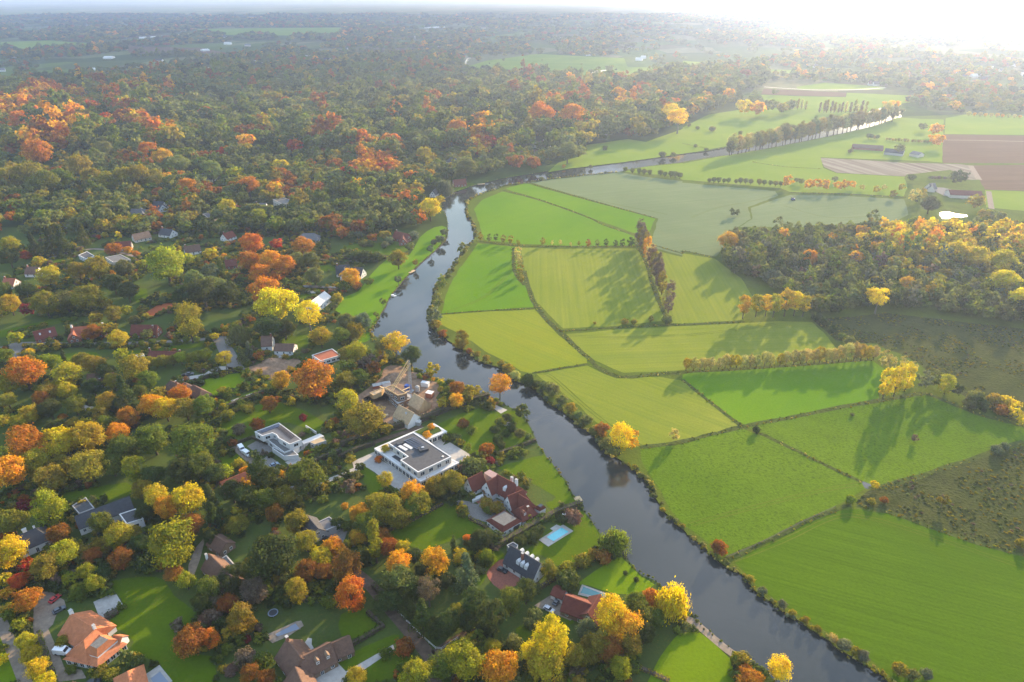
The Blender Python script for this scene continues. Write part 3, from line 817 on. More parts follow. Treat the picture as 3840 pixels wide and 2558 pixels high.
# ------------------------------------------------------------------ where the trees stand (tile, crown centre, crown width, colour, shape)
TS(6, [(60, 120, 250, 'O'), (230, 50, 200, 'y'), (330, 150, 230, 'v'), (430, 60, 170, 'v'), (620, 80, 250, 'v'), (770, 60, 180, 'g'), (930, 110, 150, 'l', 'tall'), (1080, 280, 160, 'y', 'tall'), (1295, 310, 240, 'Y'), (1150, 370, 170, 'O'), (1310, 480, 180, 'b'),
       (1190, 620, 340, 'l'), (690, 475, 160, 'g'), (820, 560, 180, 'y'), (720, 620, 130, 'v'), (830, 720, 170, 'b'), (335, 370, 230, 'l', 'egg'), (170, 345, 110, 'R'), (80, 460, 200, 'v'), (400, 550, 150, 'b'), (435, 680, 190, 'y'), (310, 770, 200, 'v'),
       (60, 690, 230, 'Y'), (180, 755, 110, 'r'), (130, 870, 130, 'r'), (190, 1000, 180, 'o'), (490, 850, 110, 'l'), (600, 800, 140, 'l'), (545, 930, 130, 'g'), (650, 890, 130, 'l'), (20, 860, 110, 'y'), (50, 950, 100, 'O'),
       (55, 1060, 110, 'v'), (135, 1170, 110, 'l'), (180, 1280, 140, 'y'), (215, 1380, 140, 'y'), (260, 1470, 150, 'Y'), (310, 1560, 150, 'Y'), (5, 1410, 100, 'Y'),
       (1195, 820, 125, 'b'), (1285, 870, 130, 'l'), (1430, 910, 180, 'g'), (1390, 1010, 150, 'd'), (1590, 890, 160, 'd'), (1755, 930, 210, 'p'), (1570, 1020, 150, 'b'), (1440, 1120, 150, 'p', 'shrub'), (1890, 690, 350, 'd'), (1640, 480, 150, 'v'),
       (2110, 150, 250, 'g'), (2040, 470, 170, 'v'), (2110, 590, 170, 'v'), (2210, 700, 170, 'y'), (2040, 920, 180, 'y', 'egg'), (2110, 790, 170, 'b'), (1670, 1140, 210, 'v', 'egg'), (1310, 1270, 240, 'b'), (1450, 1260, 150, 'o', 'egg'),
       (2260, 1010, 120, 'g', 'shrub'), (1690, 1400, 150, 'p', 'shrub'), (1820, 1425, 130, 'g', 'shrub'), (1720, 1500, 140, 'b'), (1840, 1545, 140, 'b'), (700, 1490, 110, 'v', 'shrub'), (765, 1510, 100, 'v', 'shrub'), (940, 1440, 140, 'd', 'shrub'),
       (1460, 350, 150, 'd', 'cone'), (1250, 120, 200, 'd'), (1360, 60, 230, 'g'), (1480, 130, 160, 'd'), (1790, 130, 150, 'd', 'tall'), (1870, 180, 140, 'd', 'tall'), (1600, 250, 170, 'd'), (1700, 300, 190, 'd'), (1820, 320, 170, 'g'), (1960, 290, 150, 'v'), (1480, 450, 130, 'd', 'cone'),
       (960, 620, 150, 'd'), (910, 540, 130, 'v'), (1000, 740, 150, 'd', 'shrub'), (640, 690, 130, 'b'), (600, 740, 120, 'd', 'shrub'), (700, 800, 140, 'd', 'shrub'), (560, 660, 110, 'v', 'shrub'), (380, 900, 110, 'd', 'shrub'), (250, 900, 130, 'd', 'shrub'),
       (1890, 410, 130, 'b'), (1580, 830, 150, 'd'), (1650, 800, 130, 'd'), (1560, 610, 90, 'g', 'shrub'), (1990, 1010, 120, 'd', 'shrub'), (1930, 950, 110, 'd', 'shrub'), (1480, 1010, 120, 'p', 'shrub'), (1590, 1480, 110, 'p', 'shrub'), (1700, 1270, 70, 'R', 'shrub'),
       (1560, 1340, 80, 'g', 'egg'), (1540, 120, 130, 'l', 'shrub'), (1640, 60, 90, 'y', 'shrub'), (1690, 110, 90, 'O', 'shrub'), (1700, 190, 90, 'O', 'tall'), (1450, 560, 120, 'd'), (2230, 800, 130, 'b'), (2300, 640, 150, 'O'), (20, 560, 150, 'b', 'shrub'),
       (1060, 150, 170, 'd'), (980, 240, 150, 'v'), (1000, 400, 130, 'd'), (560, 480, 90, 'b', 'shrub'), (1860, 590, 110, 'd', 'shrub'), (2330, 470, 110, 'd', 'shrub')])
TS(7, [(40, 770, 220, 'b', 'egg'), (70, 965, 230, 'o', 'egg'), (120, 395, 150, 'O'), (185, 470, 190, 'g'), (110, 560, 130, 'O'), (230, 610, 120, 'l', 'column'), (330, 640, 140, 'b'), (420, 650, 120, 'y'), (390, 750, 200, 'O'), (500, 690, 130, 'd'), (640, 745, 220, 'O'),
       (825, 690, 130, 'y', 'airy'), (775, 640, 55, 'd', 'spire'), (400, 870, 240, 'k'), (860, 840, 200, 's', 'cone'), (1000, 700, 130, 'g', 'willow'), (960, 590, 180, 'd'), (600, 930, 190, 'p', 'airy'), (470, 1070, 150, 'd'), (560, 1140, 180, 'd', 'cone'),
       (740, 1160, 200, 'd'), (650, 1200, 170, 'd'), (920, 1010, 190, 'd', 'tall'), (1040, 1130, 200, 'd', 'tall'), (1170, 1000, 170, 'g', 'tall'), (1275, 940, 140, 'd', 'tall'), (800, 1090, 160, 'v'), (870, 1160, 150, 'd'), (970, 1200, 140, 'd'),
       (850, 1420, 290, 'l'), (690, 1460, 200, 'g'), (520, 1525, 230, 'l'), (1100, 1460, 270, 'O'), (1040, 1330, 130, 'l'), (1450, 1290, 270, 'Y', 'tall'), (1390, 1430, 280, 'y'), (1310, 1350, 150, 'Y'), (1490, 1240, 160, 'l'), (1610, 1380, 180, 'v', 'airy'),
       (1690, 1210, 150, 's'), (1740, 1330, 230, 'v'), (1850, 1330, 200, 'b'), (1860, 1090, 230, 'Y', 'tall'), (1960, 1190, 250, 'O'), (2070, 1100, 200, 'g'), (2130, 990, 140, 'o'), (2290, 1000, 260, 'Y', 'willow'), (1880, 590, 215, 'g', 'willow'),
       (1430, 790, 130, 'v', 'egg'), (1560, 860, 190, 'd', 'shrub'), (430, 1330, 160, 'b', 'shrub'), (100, 1535, 140, 'y'), (530, 320, 200, 'v'), (480, 270, 180, 'O'), (320, 370, 230, 'v'), (650, 220, 160, 'v'), (770, 180, 180, 'v'), (900, 80, 150, 'k', 'shrub'),
       (300, 160, 130, 'y', 'airy'), (50, 190, 120, 'p', 'airy'), (258, 30, 60, 'o', 'shrub'), (870, 570, 70, 'o', 'shrub'), (1600, 430, 130, 'p', 'shrub'), (1930, 1480, 170, 'l'), (1990, 1400, 80, 'l'), (1860, 1440, 110, 'v'), (1190, 1290, 120, 'k', 'shrub'), (1240, 590, 90, 'd', 'shrub'), (1330, 560, 90, 'd', 'shrub'), (1290, 560, 90, 'd', 'shrub'),
       (410, 430, 170, 'v'), (470, 380, 150, 'g'), (240, 320, 150, 'v'), (150, 690, 130, 'd'), (270, 560, 130, 'b'), (560, 800, 120, 'd'), (720, 860, 140, 'd'), (680, 820, 110, 'd'), (1060, 560, 110, 'd'), (1010, 560, 120, 'd'), (1000, 250, 60, 'b', 'shrub'), (1800, 700, 130, 'b', 'shrub'), (1660, 730, 130, 'v', 'shrub'), (1740, 680, 110, 'v', 'shrub'), (1560, 780, 110, 'v', 'shrub'),
       (2150, 1120, 160, 'g'), (2030, 1030, 150, 'g'), (1990, 1300, 180, 'v'), (2090, 1230, 170, 'd'), (830, 380, 80, 'o', 'shrub'), (1340, 1100, 110, 'k', 'shrub'), (1300, 1160, 100, 'k', 'shrub'), (1180, 1260, 80, 's', 'shrub'), (300, 1010, 170, 'd'), (360, 1010, 150, 'd'), (520, 940, 130, 'd'), (1020, 40, 80, 'R', 'shrub'), (950, 60, 100, 'k', 'shrub'), (260, 330, 110, 'v'), (20, 350, 60, 'O', 'shrub'), (1340, 930, 90, 'd'),
       (100, 960, 120, 'b'), (1880, 680, 110, 'd', 'shrub'), (1960, 815, 40, 'd', 'shrub'), (2035, 860, 45, 'd', 'shrub'), (1505, 440, 60, 'd', 'shrub')])
TS(8, [(668, 1475, 190, 'Y', 'airy'), (540, 1505, 110, 'd', 'shrub'), (400, 1420, 130, 'v', 'shrub'), (430, 1500, 130, 'b', 'shrub'), (470, 1560, 190, 'o'), (440, 1390, 70, 's', 'shrub'), (258, 640, 130, 'b', 'shrub'), (1160, 310, 80, 'g', 'shrub'), (1330, 192, 66, 'Y', 'airy'), (1800, 310, 80, 'v', 'pollard'), (2340, 610, 80, 'v', 'shrub'),
       (550, 935, 70, 's', 'shrub'), (690, 1030, 70, 's', 'shrub'), (470, 850, 70, 'v', 'shrub'), (1115, 1310, 100, 's', 'shrub'), (1250, 1390, 90, 's', 'shrub'), (1680, 1510, 90, 's', 'shrub'), (1040, 1265, 70, 'w', 'shrub'), (850, 1140, 60, 'v', 'shrub'), (1190, 1350, 80, 'v', 'shrub'), (1500, 1480, 110, 'v', 'shrub'), (1590, 1520, 100, 'k', 'shrub'), (1300, 320, 60, 'v', 'shrub'), (1390, 310, 60, 'b', 'shrub'), (760, 1090, 60, 'v', 'shrub'), (930, 1200, 60, 'v', 'shrub')])
TS(4, [(370, 775, 190, 'Y', 'airy'), (280, 810, 130, 'k', 'airy'), (480, 885, 140, 'd'), (625, 950, 110, 'y', 'airy'), (1090, 1070, 175, 'O', 'airy'), (1250, 1240, 120, 'd', 'airy'), (830, 765, 120, 'v', 'egg'), (90, 700, 140, 'v', 'willow'), (150, 645, 130, 's'), (40, 650, 130, 'k'), (0, 740, 120, 'g'),
       (838, 150, 85, 'k', 'egg'), (690, 375, 80, 'g', 'egg'), (660, 500, 90, 'k', 'egg'), (645, 610, 110, 's', 'egg'), (800, 235, 40, 'k', 'shrub'), (770, 290, 35, 'k', 'shrub'), (740, 330, 45, 'k', 'shrub'), (655, 670, 80, 'v', 'shrub'), (700, 730, 70, 'b', 'shrub'),
       (1215, 165, 60, 'w', 'tall'), (1222, 220, 60, 'w', 'tall'), (1232, 285, 60, 'v', 'tall'), (1238, 345, 50, 'v', 'tall'),
       (960, 60, 45, 'v', 'tall'), (1020, 68, 40, 'k', 'tall'), (1066, 65, 38, 'd', 'tall'), (1115, 75, 46, 'v', 'tall'), (1166, 80, 48, 'v', 'tall'), (1220, 102, 30, 'v', 'tall'), (1388, 92, 44, 'v', 'tall'), (1455, 102, 24, 'w', 'tall'), (1510, 100, 30, 'w', 'tall'), (1580, 112, 22, 'w', 'tall'), (1637, 106, 25, 'v', 'tall'), (1703, 103, 42, 'b', 'tall'), (1768, 105, 35, 'k', 'tall'), (1828, 102, 38, 'd', 'tall'), (1890, 106, 38, 'd', 'tall'), (1940, 104, 44, 'd', 'tall'), (1995, 95, 55, 'd', 'tall'),
       (2065, 30, 80, 'p', 'high'), (2090, 80, 80, 'p', 'high'), (2118, 135, 80, 'O', 'high'), (2145, 210, 80, 'p', 'high'), (2185, 270, 90, 'p', 'high'), (2200, 340, 76, 'p', 'high'), (2270, 440, 80, 'p', 'high'), (2262, 520, 66, 'p', 'high'), (2075, 60, 70, 'v', 'high'), (2105, 110, 70, 'v', 'high'), (2132, 175, 75, 'w', 'high'), (2165, 240, 75, 'v', 'high'), (2196, 310, 75, 'p', 'high'), (2215, 385, 70, 'v', 'high'), (2240, 480, 65, 'w', 'high'), (2245, 635, 85, 'k', 'shrub'), (1747, 658, 26, 'v', 'shrub'), (1955, 648, 60, 'v', 'shrub'), (2020, 650, 50, 'v', 'shrub'), (2137, 632, 46, 'v', 'egg'),
       (1150, 975, 90, 'v', 'shrub'), (1195, 1020, 80, 'w', 'shrub'), (1280, 1055, 110, 'd', 'shrub'), (1345, 1080, 70, 'd', 'shrub'), (1400, 1090, 90, 'k', 'shrub'), (1460, 1120, 120, 'k', 'shrub'), (1520, 1190, 90, 'k', 'shrub'), (1585, 1240, 90, 'v', 'shrub'), (1635, 1290, 80, 'k', 'shrub'), (1690, 1330, 90, 'k', 'shrub'), (1800, 1400, 120, 'b', 'shrub'), (1100, 940, 60, 'v', 'shrub'), (1000, 900, 60, 'v', 'shrub'), (940, 870, 50, 'v', 'shrub'), (880, 850, 50, 'b', 'shrub'), (1750, 1400, 90, 'k', 'shrub'), (1840, 1490, 110, 'k', 'shrub'),
       (1930, 1440, 170, 'Y', 'tall'), (2010, 1460, 110, 'O', 'tall'), (1890, 1520, 110, 'k', 'egg'), (2300, 1430, 80, 'w', 'egg'),
       (390, 215, 130, 'v'), (190, 370, 70, 'g'), (392, 350, 60, 's', 'pollard'), (470, 130, 70, 'k'), (510, 240, 52, 'v', 'pollard'), (617, 145, 55, 's', 'pollard'), (680, 80, 70, 's'), (710, 30, 60, 's'), (285, 512, 50, 'k', 'pollard'), (240, 597, 46, 'k', 'pollard'), (640, 100, 55, 's', 'shrub'), (60, 350, 140, 'O'), (20, 400, 90, 'g'), (110, 400, 70, 'o', 'shrub'),
       (90, 190, 110, 'd', 'shrub'), (170, 200, 110, 'd', 'shrub'), (250, 205, 100, 'd', 'shrub'), (120, 50, 70, 's'), (215, 70, 70, 'b'), (60, 50, 70, 'k'), (300, 50, 80, 'v'), (330, 90, 70, 's', 'shrub'), (500, 60, 80, 's', 'shrub'), (300, 120, 60, 's', 'shrub'), (150, 110, 70, 'k', 'shrub'), (200, 110, 60, 'k', 'shrub'),
       (700, 1210, 90, 'y'), (800, 1120, 120, 'b'), (790, 1190, 120, 'O'), (885, 1110, 110, 'v', 'airy'), (940, 1100, 60, 'y', 'airy'), (860, 1170, 100, 'v'), (740, 1120, 80, 'g', 'shrub'), (100, 860, 150, 'l'), (30, 1050, 140, 'v'), (130, 1030, 120, 'g'), (205, 900, 120, 'p', 'airy'), (150, 1310, 270, 'v'), (40, 1200, 170, 'y'), (30, 870, 120, 'v'), (40, 960, 110, 'g'), (220, 940, 110, 'b', 'airy'), (150, 920, 100, 'p', 'airy'),
       (840, 1350, 90, 'b', 'shrub'), (1000, 1530, 110, 'b', 'shrub'), (900, 1400, 80, 'g', 'shrub'), (1100, 1340, 90, 'g', 'shrub'), (1080, 1460, 80, 'd', 'shrub'), (1180, 1380, 90, 'd', 'shrub'), (1060, 1390, 80, 'd', 'shrub'), (1230, 1420, 80, 'k', 'shrub'), (1290, 1440, 60, 'k', 'shrub'), (1130, 1420, 70, 'd', 'shrub'), (1100, 1500, 70, 'd', 'shrub'), (1140, 1310, 80, 'd', 'shrub'), (1010, 1230, 90, 'd', 'shrub'), (310, 1390, 90, 'v')])
TS(5, [(430, 530, 105, 'O', 'lofty'), (520, 520, 100, 'y', 'lofty'), (585, 522, 95, 'Y', 'lofty'), (640, 525, 100, 'y', 'lofty'), (720, 505, 115, 'y', 'lofty'), (785, 512, 105, 'Y', 'lofty'), (845, 525, 95, 'y', 'lofty'), (1360, 460, 170, 'Y', 'airy'), (310, 100, 130, 'O'), (690, 40, 105, 'O'), (1035, 80, 75, 'O', 'tall'), (875, 215, 120, 'O'), (1195, 200, 110, 'O'), (1890, 180, 170, 'y'), (2020, 210, 170, 'y'), (2210, 240, 190, 'y'), (2230, 360, 190, 'Y'), (2335, 490, 150, 'Y'), (1580, 210, 130, 'v'), (1350, 370, 110, 'y'), (650, 360, 110, 'k', 'airy'), (1550, 390, 120, 'O'), (1480, 240, 130, 'v'), (1810, 320, 120, 'v'),
       (1405, 900, 90, 'w', 'tall'), (1445, 920, 75, 'w', 'tall'), (1530, 920, 60, 'w', 'tall'), (1600, 960, 60, 'w', 'tall'), (1410, 1070, 100, 'Y', 'high'), (1490, 1045, 110, 'Y', 'high'), (1560, 1025, 95, 'Y', 'high'), (1670, 1040, 110, 's', 'tall'), (1740, 1030, 100, 'k', 'tall'), (1830, 1070, 130, 'y', 'egg'), (1890, 1110, 100, 'd'), (2020, 1170, 130, 'k', 'shrub'), (1990, 1210, 110, 'd', 'shrub'), (2060, 1220, 110, 'd', 'shrub'), (2150, 1190, 120, 'v', 'shrub'), (2230, 1210, 120, 'y', 'shrub'), (2200, 1260, 110, 'b', 'shrub'), (2300, 1250, 90, 'Y', 'tall'), (2345, 1310, 70, 'Y', 'tall'), (1605, 1440, 60, 'p', 'airy'), (1150, 780, 85, 'k', 'shrub'), (1100, 750, 60, 'k', 'shrub'), (1040, 700, 70, 'd', 'shrub'), (980, 650, 80, 'd', 'shrub'), (920, 610, 90, 'd', 'shrub'), (2170, 1530, 90, 's', 'shrub'), (2220, 1510, 70, 's', 'shrub'), (1170, 1290, 30, 'k', 'shrub'), (510, 1395, 60, 'd', 'shrub')])
TROW(5, 0, 990, 620, 958, 14, 62, 'wwwy', 'tall', "in the willow hedgerow above the shaded meadow")
TROW(5, 640, 955, 1340, 912, 15, 74, 'wwwy', 'tall', "in the willow hedgerow above the shaded meadow")
TS(3, [(1140, 240, 290, 'l'), (1910, 540, 290, 'Y', 'broad'), (2130, 590, 210, 'Y', 'airy'), (1820, 425, 230, 'o'), (1860, 680, 200, 'd'), (1960, 690, 150, 'd'), (2160, 1040, 310, 'o'), (1935, 1060, 140, 'O'), (2210, 750, 150, 'y'), (1545, 895, 130, 'y', 'airy'), (1300, 650, 180, 'v', 'tall'),
       (170, 1000, 230, 'o'), (460, 1020, 200, 'y'), (55, 1080, 160, 'l'), (330, 920, 140, 'l'), (570, 910, 140, 'v'), (20, 880, 130, 'g'), (460, 1130, 130, 'y'), (515, 1220, 150, 'g'), (735, 1210, 150, 'v'), (1020, 1060, 150, 'g'), (930, 970, 200, 'v'), (1050, 1230, 170, 'O'), (1140, 1250, 170, 'Y'), (895, 1310, 150, 'o'), (1240, 1150, 150, 'o'), (1280, 1240, 180, 'v'), (1400, 1220, 170, 'g'), (860, 1160, 150, 'd', 'cone'),
       (200, 1290, 140, 'y'), (130, 1340, 120, 'y'), (50, 1190, 120, 'v'), (20, 1330, 100, 'y'), (430, 1310, 70, 'o', 'shrub'), (600, 1350, 110, 'y'), (720, 1370, 150, 'g'), (180, 1490, 230, 'o', 'tall'), (420, 1480, 250, 'Y'), (590, 1450, 250, 'y'), (815, 1420, 150, 'O'), (850, 1530, 230, 'g'), (1050, 1450, 240, 'g'), (1330, 1480, 300, 'g'),
       (310, 520, 190, 'v'), (450, 500, 170, 'k'), (600, 480, 210, 'v'), (70, 530, 140, 'y'), (780, 590, 130, 'v'), (870, 570, 90, 'l'), (655, 625, 100, 'v'), (180, 195, 80, 'r', 'shrub'), (262, 230, 90, 'y'), (60, 110, 130, 'l'), (60, 200, 140, 'd'), (230, 140, 100, 'd', 'cone'), (350, 110, 120, 'd', 'cone'), (430, 100, 120, 'd', 'cone'), (560, 60, 110, 'd', 'cone'), (495, 125, 60, 'y', 'shrub'), (720, 50, 50, 'y'), (680, 65, 40, 'r', 'shrub'), (817, 55, 48, 'Y', 'egg'), (545, 150, 56, 'l', 'shrub'), (780, 150, 110, 'b', 'shrub'), (880, 155, 66, 'O', 'shrub'), (940, 180, 56, 'o', 'shrub'),
       (660, 270, 180, 'v'), (330, 330, 160, 'y'), (540, 290, 140, 'v'), (850, 270, 130, 'k'), (780, 380, 150, 'd'), (880, 440, 140, 'd'), (1450, 310, 130, 's'), (1525, 280, 56, 'g', 'column'), (1400, 440, 230, 'd'), (1280, 470, 190, 'd'), (1560, 460, 160, 'd'), (1480, 400, 150, 'k'), (1340, 370, 150, 'k'), (1730, 110, 170, 'o'), (1905, 110, 90, 'r'), (2090, 130, 150, 'o'), (1720, 230, 150, 'o'), (1860, 220, 160, 'O'), (1960, 270, 150, 'o'), (1790, 310, 160, 'o'), (1910, 330, 110, 'o'), (2170, 340, 130, 'k'), (2250, 205, 60, 'b', 'shrub'), (2050, 230, 120, 'k'), (2150, 230, 120, 'k'), (2320, 490, 90, 'y', 'shrub'), (1450, 180, 110, 'y'), (1545, 190, 36, 'O', 'shrub'), (1300, 220, 100, 'l', 'shrub'),
       (815, 780, 130, 'y'), (640, 720, 120, 'b'), (1010, 735, 90, 'k'), (578, 750, 54, 'O', 'shrub'), (830, 870, 100, 'l'), (870, 925, 110, 'l'), (1480, 750, 64, 'y'), (1560, 700, 60, 'y', 'shrub'), (1640, 730, 170, 'k', 'willow'), (1720, 860, 80, 's', 'cone'), (1782, 880, 80, 'b'), (1665, 890, 80, 'k', 'cone'), (1850, 1215, 130, 'b'), (1570, 1300, 100, 'v', 'shrub'), (2000, 1200, 80, 'y', 'shrub'), (1700, 1240, 110, 'v', 'shrub'), (2090, 1310, 60, 'R', 'shrub'), (100, 760, 110, 'l'), (205, 860, 70, 'Y', 'shrub'), (440, 900, 40, 'd', 'spire'),
       (30, 440, 120, 'g'), (170, 420, 130, 'd'), (190, 560, 110, 'R'), (720, 520, 100, 'v'), (980, 250, 90, 'l', 'shrub'), (920, 640, 90, 'k', 'shrub'), (700, 700, 110, 'v'), (760, 690, 100, 'v'), (1780, 1360, 110, 'b', 'shrub'), (1650, 1390, 110, 'p', 'shrub'), (280, 1190, 120, 'b'), (340, 1250, 150, 'd'), (330, 1130, 150, 'v'), (640, 1090, 140, 'd'), (780, 1060, 130, 'v'), (600, 1190, 110, 'd'), (380, 1380, 160, 'd'), (960, 1140, 120, 'g'), (1090, 1140, 110, 'v'), (500, 1360, 130, 'v'), (690, 1290, 120, 'v'), (820, 1230, 130, 'd'), (650, 950, 150, 'v'), (730, 1000, 130, 'd')])
TROW(3, 1000, 985, 1460, 920, 8, 84, 'llv', 'round', "in the clipped row by the dark red roofed bungalow", 0.05)
TROW(3, 940, 830, 1480, 790, 7, 50, 'gvk', 'round', "along the garden lane with the paved forecourt", 0.1)
TS(0, [(260, 1050, 190, 'o'), (720, 1050, 130, 'k'), (1020, 1050, 140, 'o'), (1120, 1090, 140, 'O'), (735, 820, 120, 'r'), (1710, 1270, 150, 'o'), (1890, 1290, 110, 'O'), (1290, 1300, 140, 'o'), (1250, 1210, 90, 'o'), (1560, 1050, 120, 'r'), (1470, 1070, 100, 'r'), (1690, 960, 70, 'y'), (2030, 1000, 120, 'r'), (1620, 1190, 110, 'l'), (1930, 1140, 120, 'y'), (1930, 1190, 100, 'o'), (650, 1240, 150, 'v'), (750, 1250, 160, 'v'), (850, 1240, 160, 'v'), (950, 1230, 170, 'v'), (1050, 1230, 150, 'v'), (1140, 1220, 90, 'O'), (60, 1230, 180, 'v'), (200, 1200, 190, 'v'), (300, 1270, 190, 'g'), (410, 1230, 170, 'g'), (550, 1150, 170, 'v'), (1230, 1130, 140, 'k'), (1460, 1180, 150, 'k'), (100, 890, 60, 'Y'), (1565, 1440, 130, 'y'), (700, 1545, 110, 'y'), (480, 1460, 90, 'y'), (720, 1450, 120, 'v'), (825, 1440, 70, 'y'), (887, 1395, 50, 'o'), (1000, 1410, 80, 'O', 'shrub'), (1190, 1460, 60, 'O'), (940, 1520, 110, 'y'), (75, 1490, 90, 'o'), (1060, 1500, 90, 'y', 'shrub'), (1790, 1490, 130, 'l'), (1000, 840, 90, 'o'), (880, 960, 100, 'o'), (540, 870, 150, 'O'), (150, 840, 160, 'o'), (300, 790, 110, 'o'), (620, 730, 120, 'r'), (860, 740, 110, 'r'), (1090, 660, 90, 'r'), (2330, 1120, 80, 'o'), (2330, 1190, 80, 'Y')])
TS(1, [(610, 1440, 150, 'Y'), (680, 1375, 75, 'y'), (130, 1125, 100, 'o'), (210, 1130, 110, 'o'), (300, 1150, 110, 'r'), (375, 1170, 90, 'o'), (480, 1210, 100, 'o'), (400, 1220, 90, 'y'), (120, 1270, 120, 'O'), (60, 1180, 120, 'r'), (290, 1370, 110, 'b'), (380, 1370, 110, 'b'), (500, 1340, 120, 'v'), (530, 950, 150, 'k'), (570, 1070, 130, 'y'), (800, 910, 150, 'o'), (870, 940, 100, 'o'), (720, 960, 100, 'O'), (950, 960, 120, 'o'), (1030, 970, 110, 'r'), (1100, 985, 100, 'b'), (850, 1070, 90, 'v'), (900, 1040, 80, 'y'), (940, 1045, 56, 'r'), (1380, 800, 180, 'o'), (1590, 810, 170, 'o'), (1165, 845, 55, 'Y'), (1910, 835, 100, 'r'), (2330, 790, 150, 'Y', 'airy'), (2270, 760, 130, 'Y', 'airy'), (1740, 860, 110, 'y'), (715, 1280, 120, 's', 'willow'), (1285, 1062, 60, 'O'), (1535, 1147, 30, 'O', 'shrub'), (1330, 1120, 110, 'b'), (1200, 1110, 120, 'b'), (1050, 1130, 120, 'k'), (1460, 1050, 120, 'k'), (1560, 1050, 130, 'k'), (1640, 1040, 110, 'k'), (1100, 1060, 130, 'k'), (860, 1160, 150, 'k'), (930, 1150, 80, 'o'), (1720, 1150, 36, 'k', 'shrub'), (1960, 1165, 40, 'k', 'shrub'), (1820, 1020, 40, 'k', 'shrub'), (1440, 1210, 30, 'k', 'shrub'), (1380, 1230, 36, 'k', 'shrub'), (2215, 1065, 60, 'k', 'shrub'), (2290, 1065, 50, 'k', 'shrub'), (1850, 470, 60, 'k'), (1720, 490, 40, 'k'), (1118, 410, 22, 'k'), (1370, 350, 60, 'k')])
TS(2, [(430, 730, 120, 'Y'), (520, 740, 120, 'O'), (610, 720, 100, 'k'), (690, 740, 90, 'v'), (750, 720, 90, 'k'), (60, 750, 110, 'O'), (120, 700, 90, 'O'), (160, 660, 90, 'O'), (310, 640, 90, 'O'), (250, 690, 120, 'k'), (730, 1225, 95, 'O', 'airy'), (880, 1250, 75, 'O', 'airy'), (935, 1245, 80, 'O', 'airy'), (990, 1250, 80, 'O', 'airy'), (1075, 1260, 70, 'O', 'airy'), (1125, 1250, 70, 'O', 'airy'), (1172, 1255, 60, 'O', 'airy'), (1240, 1280, 42, 'w', 'airy'), (1345, 1290, 58, 'y', 'airy'), (1395, 1280, 40, 'w', 'airy'), (1515, 1275, 60, 'y', 'airy'), (1460, 1320, 60, 'v', 'airy'),
       (1052, 1232, 50, 'k'), (820, 1247, 50, 'k'), (785, 1240, 40, 'k'), (340, 1462, 46, 'd', 'egg'), (380, 1465, 40, 'd', 'egg'), (1750, 885, 95, 'O'), (1752, 960, 100, 'O'), (1580, 1222, 56, 'd'), (1905, 1215, 120, 'd'), (1710, 1400, 130, 'd'), (2030, 1385, 120, 'v'), (1500, 1020, 80, 'k'), (1660, 870, 60, 'k'), (400, 915, 36, 'k', 'shrub'), (105, 880, 36, 'k', 'shrub'), (205, 888, 50, 'k', 'shrub'), (45, 862, 30, 'k', 'shrub'), (1600, 1340, 70, 'w', 'tall'), (1660, 1330, 60, 'v', 'tall'), (1160, 1040, 40, 'k', 'shrub'), (165, 1030, 40, 'k', 'shrub'), (90, 1005, 30, 'k', 'shrub'), (1620, 1370, 40, 'd', 'tall'), (2090, 1480, 100, 'v'), (2170, 1490, 110, 'k'), (1440, 730, 110, 'O'), (1480, 770, 90, 'k'), (1390, 790, 80, 'k')])
TROW(2, 300, 1078, 1450, 838, 38, 74, 'kvvw', 'tall', "in the long avenue along the far river reach", 0.15)
TROW(2, 930, 780, 1265, 782, 13, 27, 'pvw', 'column', "in the poplar row across the far meadow", 0.2)
TROW(2, 720, 755, 860, 758, 5, 25, 'pvw', 'column', "in the poplar row across the far meadow", 0.2)
TROW(2, 165, 1262, 330, 1268, 5, 38, 'k', 'round', "in the clipped hedgerow beside the pale field", 0.1)
TROW(2, 350, 1268, 480, 1275, 4, 38, 'k', 'round', "in the clipped hedgerow beside the pale field", 0.1)
TROW(2, 510, 1278, 690, 1290, 5, 38, 'kv', 'round', "in the clipped hedgerow beside the pale field", 0.1)
TROW(1, 1990, 1195, 2150, 1215, 4, 44, 'k', 'round', "in the clipped hedgerow beside the pale field", 0.1)
TROW(1, 2180, 1215, 2354, 1235, 5, 44, 'k', 'round', "in the clipped hedgerow beside the pale field", 0.1)
TROW(2, 1395, 970, 1560, 985, 8, 24, 'wv', 'round', "in the young orchard rows near the farm", 0.1)
TROW(2, 1690, 1240, 1850, 1240, 8, 24, 'kp', 'round', "in the young orchard rows near the farm", 0.1)
TROW(2, 1570, 985, 1700, 990, 6, 20, 'wv', 'round', "in the young orchard rows near the farm", 0.1)
TROW(2, 1270, 960, 1350, 965, 4, 34, 'kv', 'round', "in the young orchard rows near the farm", 0.1)
TROW(2, 1950, 800, 2340, 820, 10, 26, 'wO', 'round', "in the tree line above the ploughed field", 0.1)
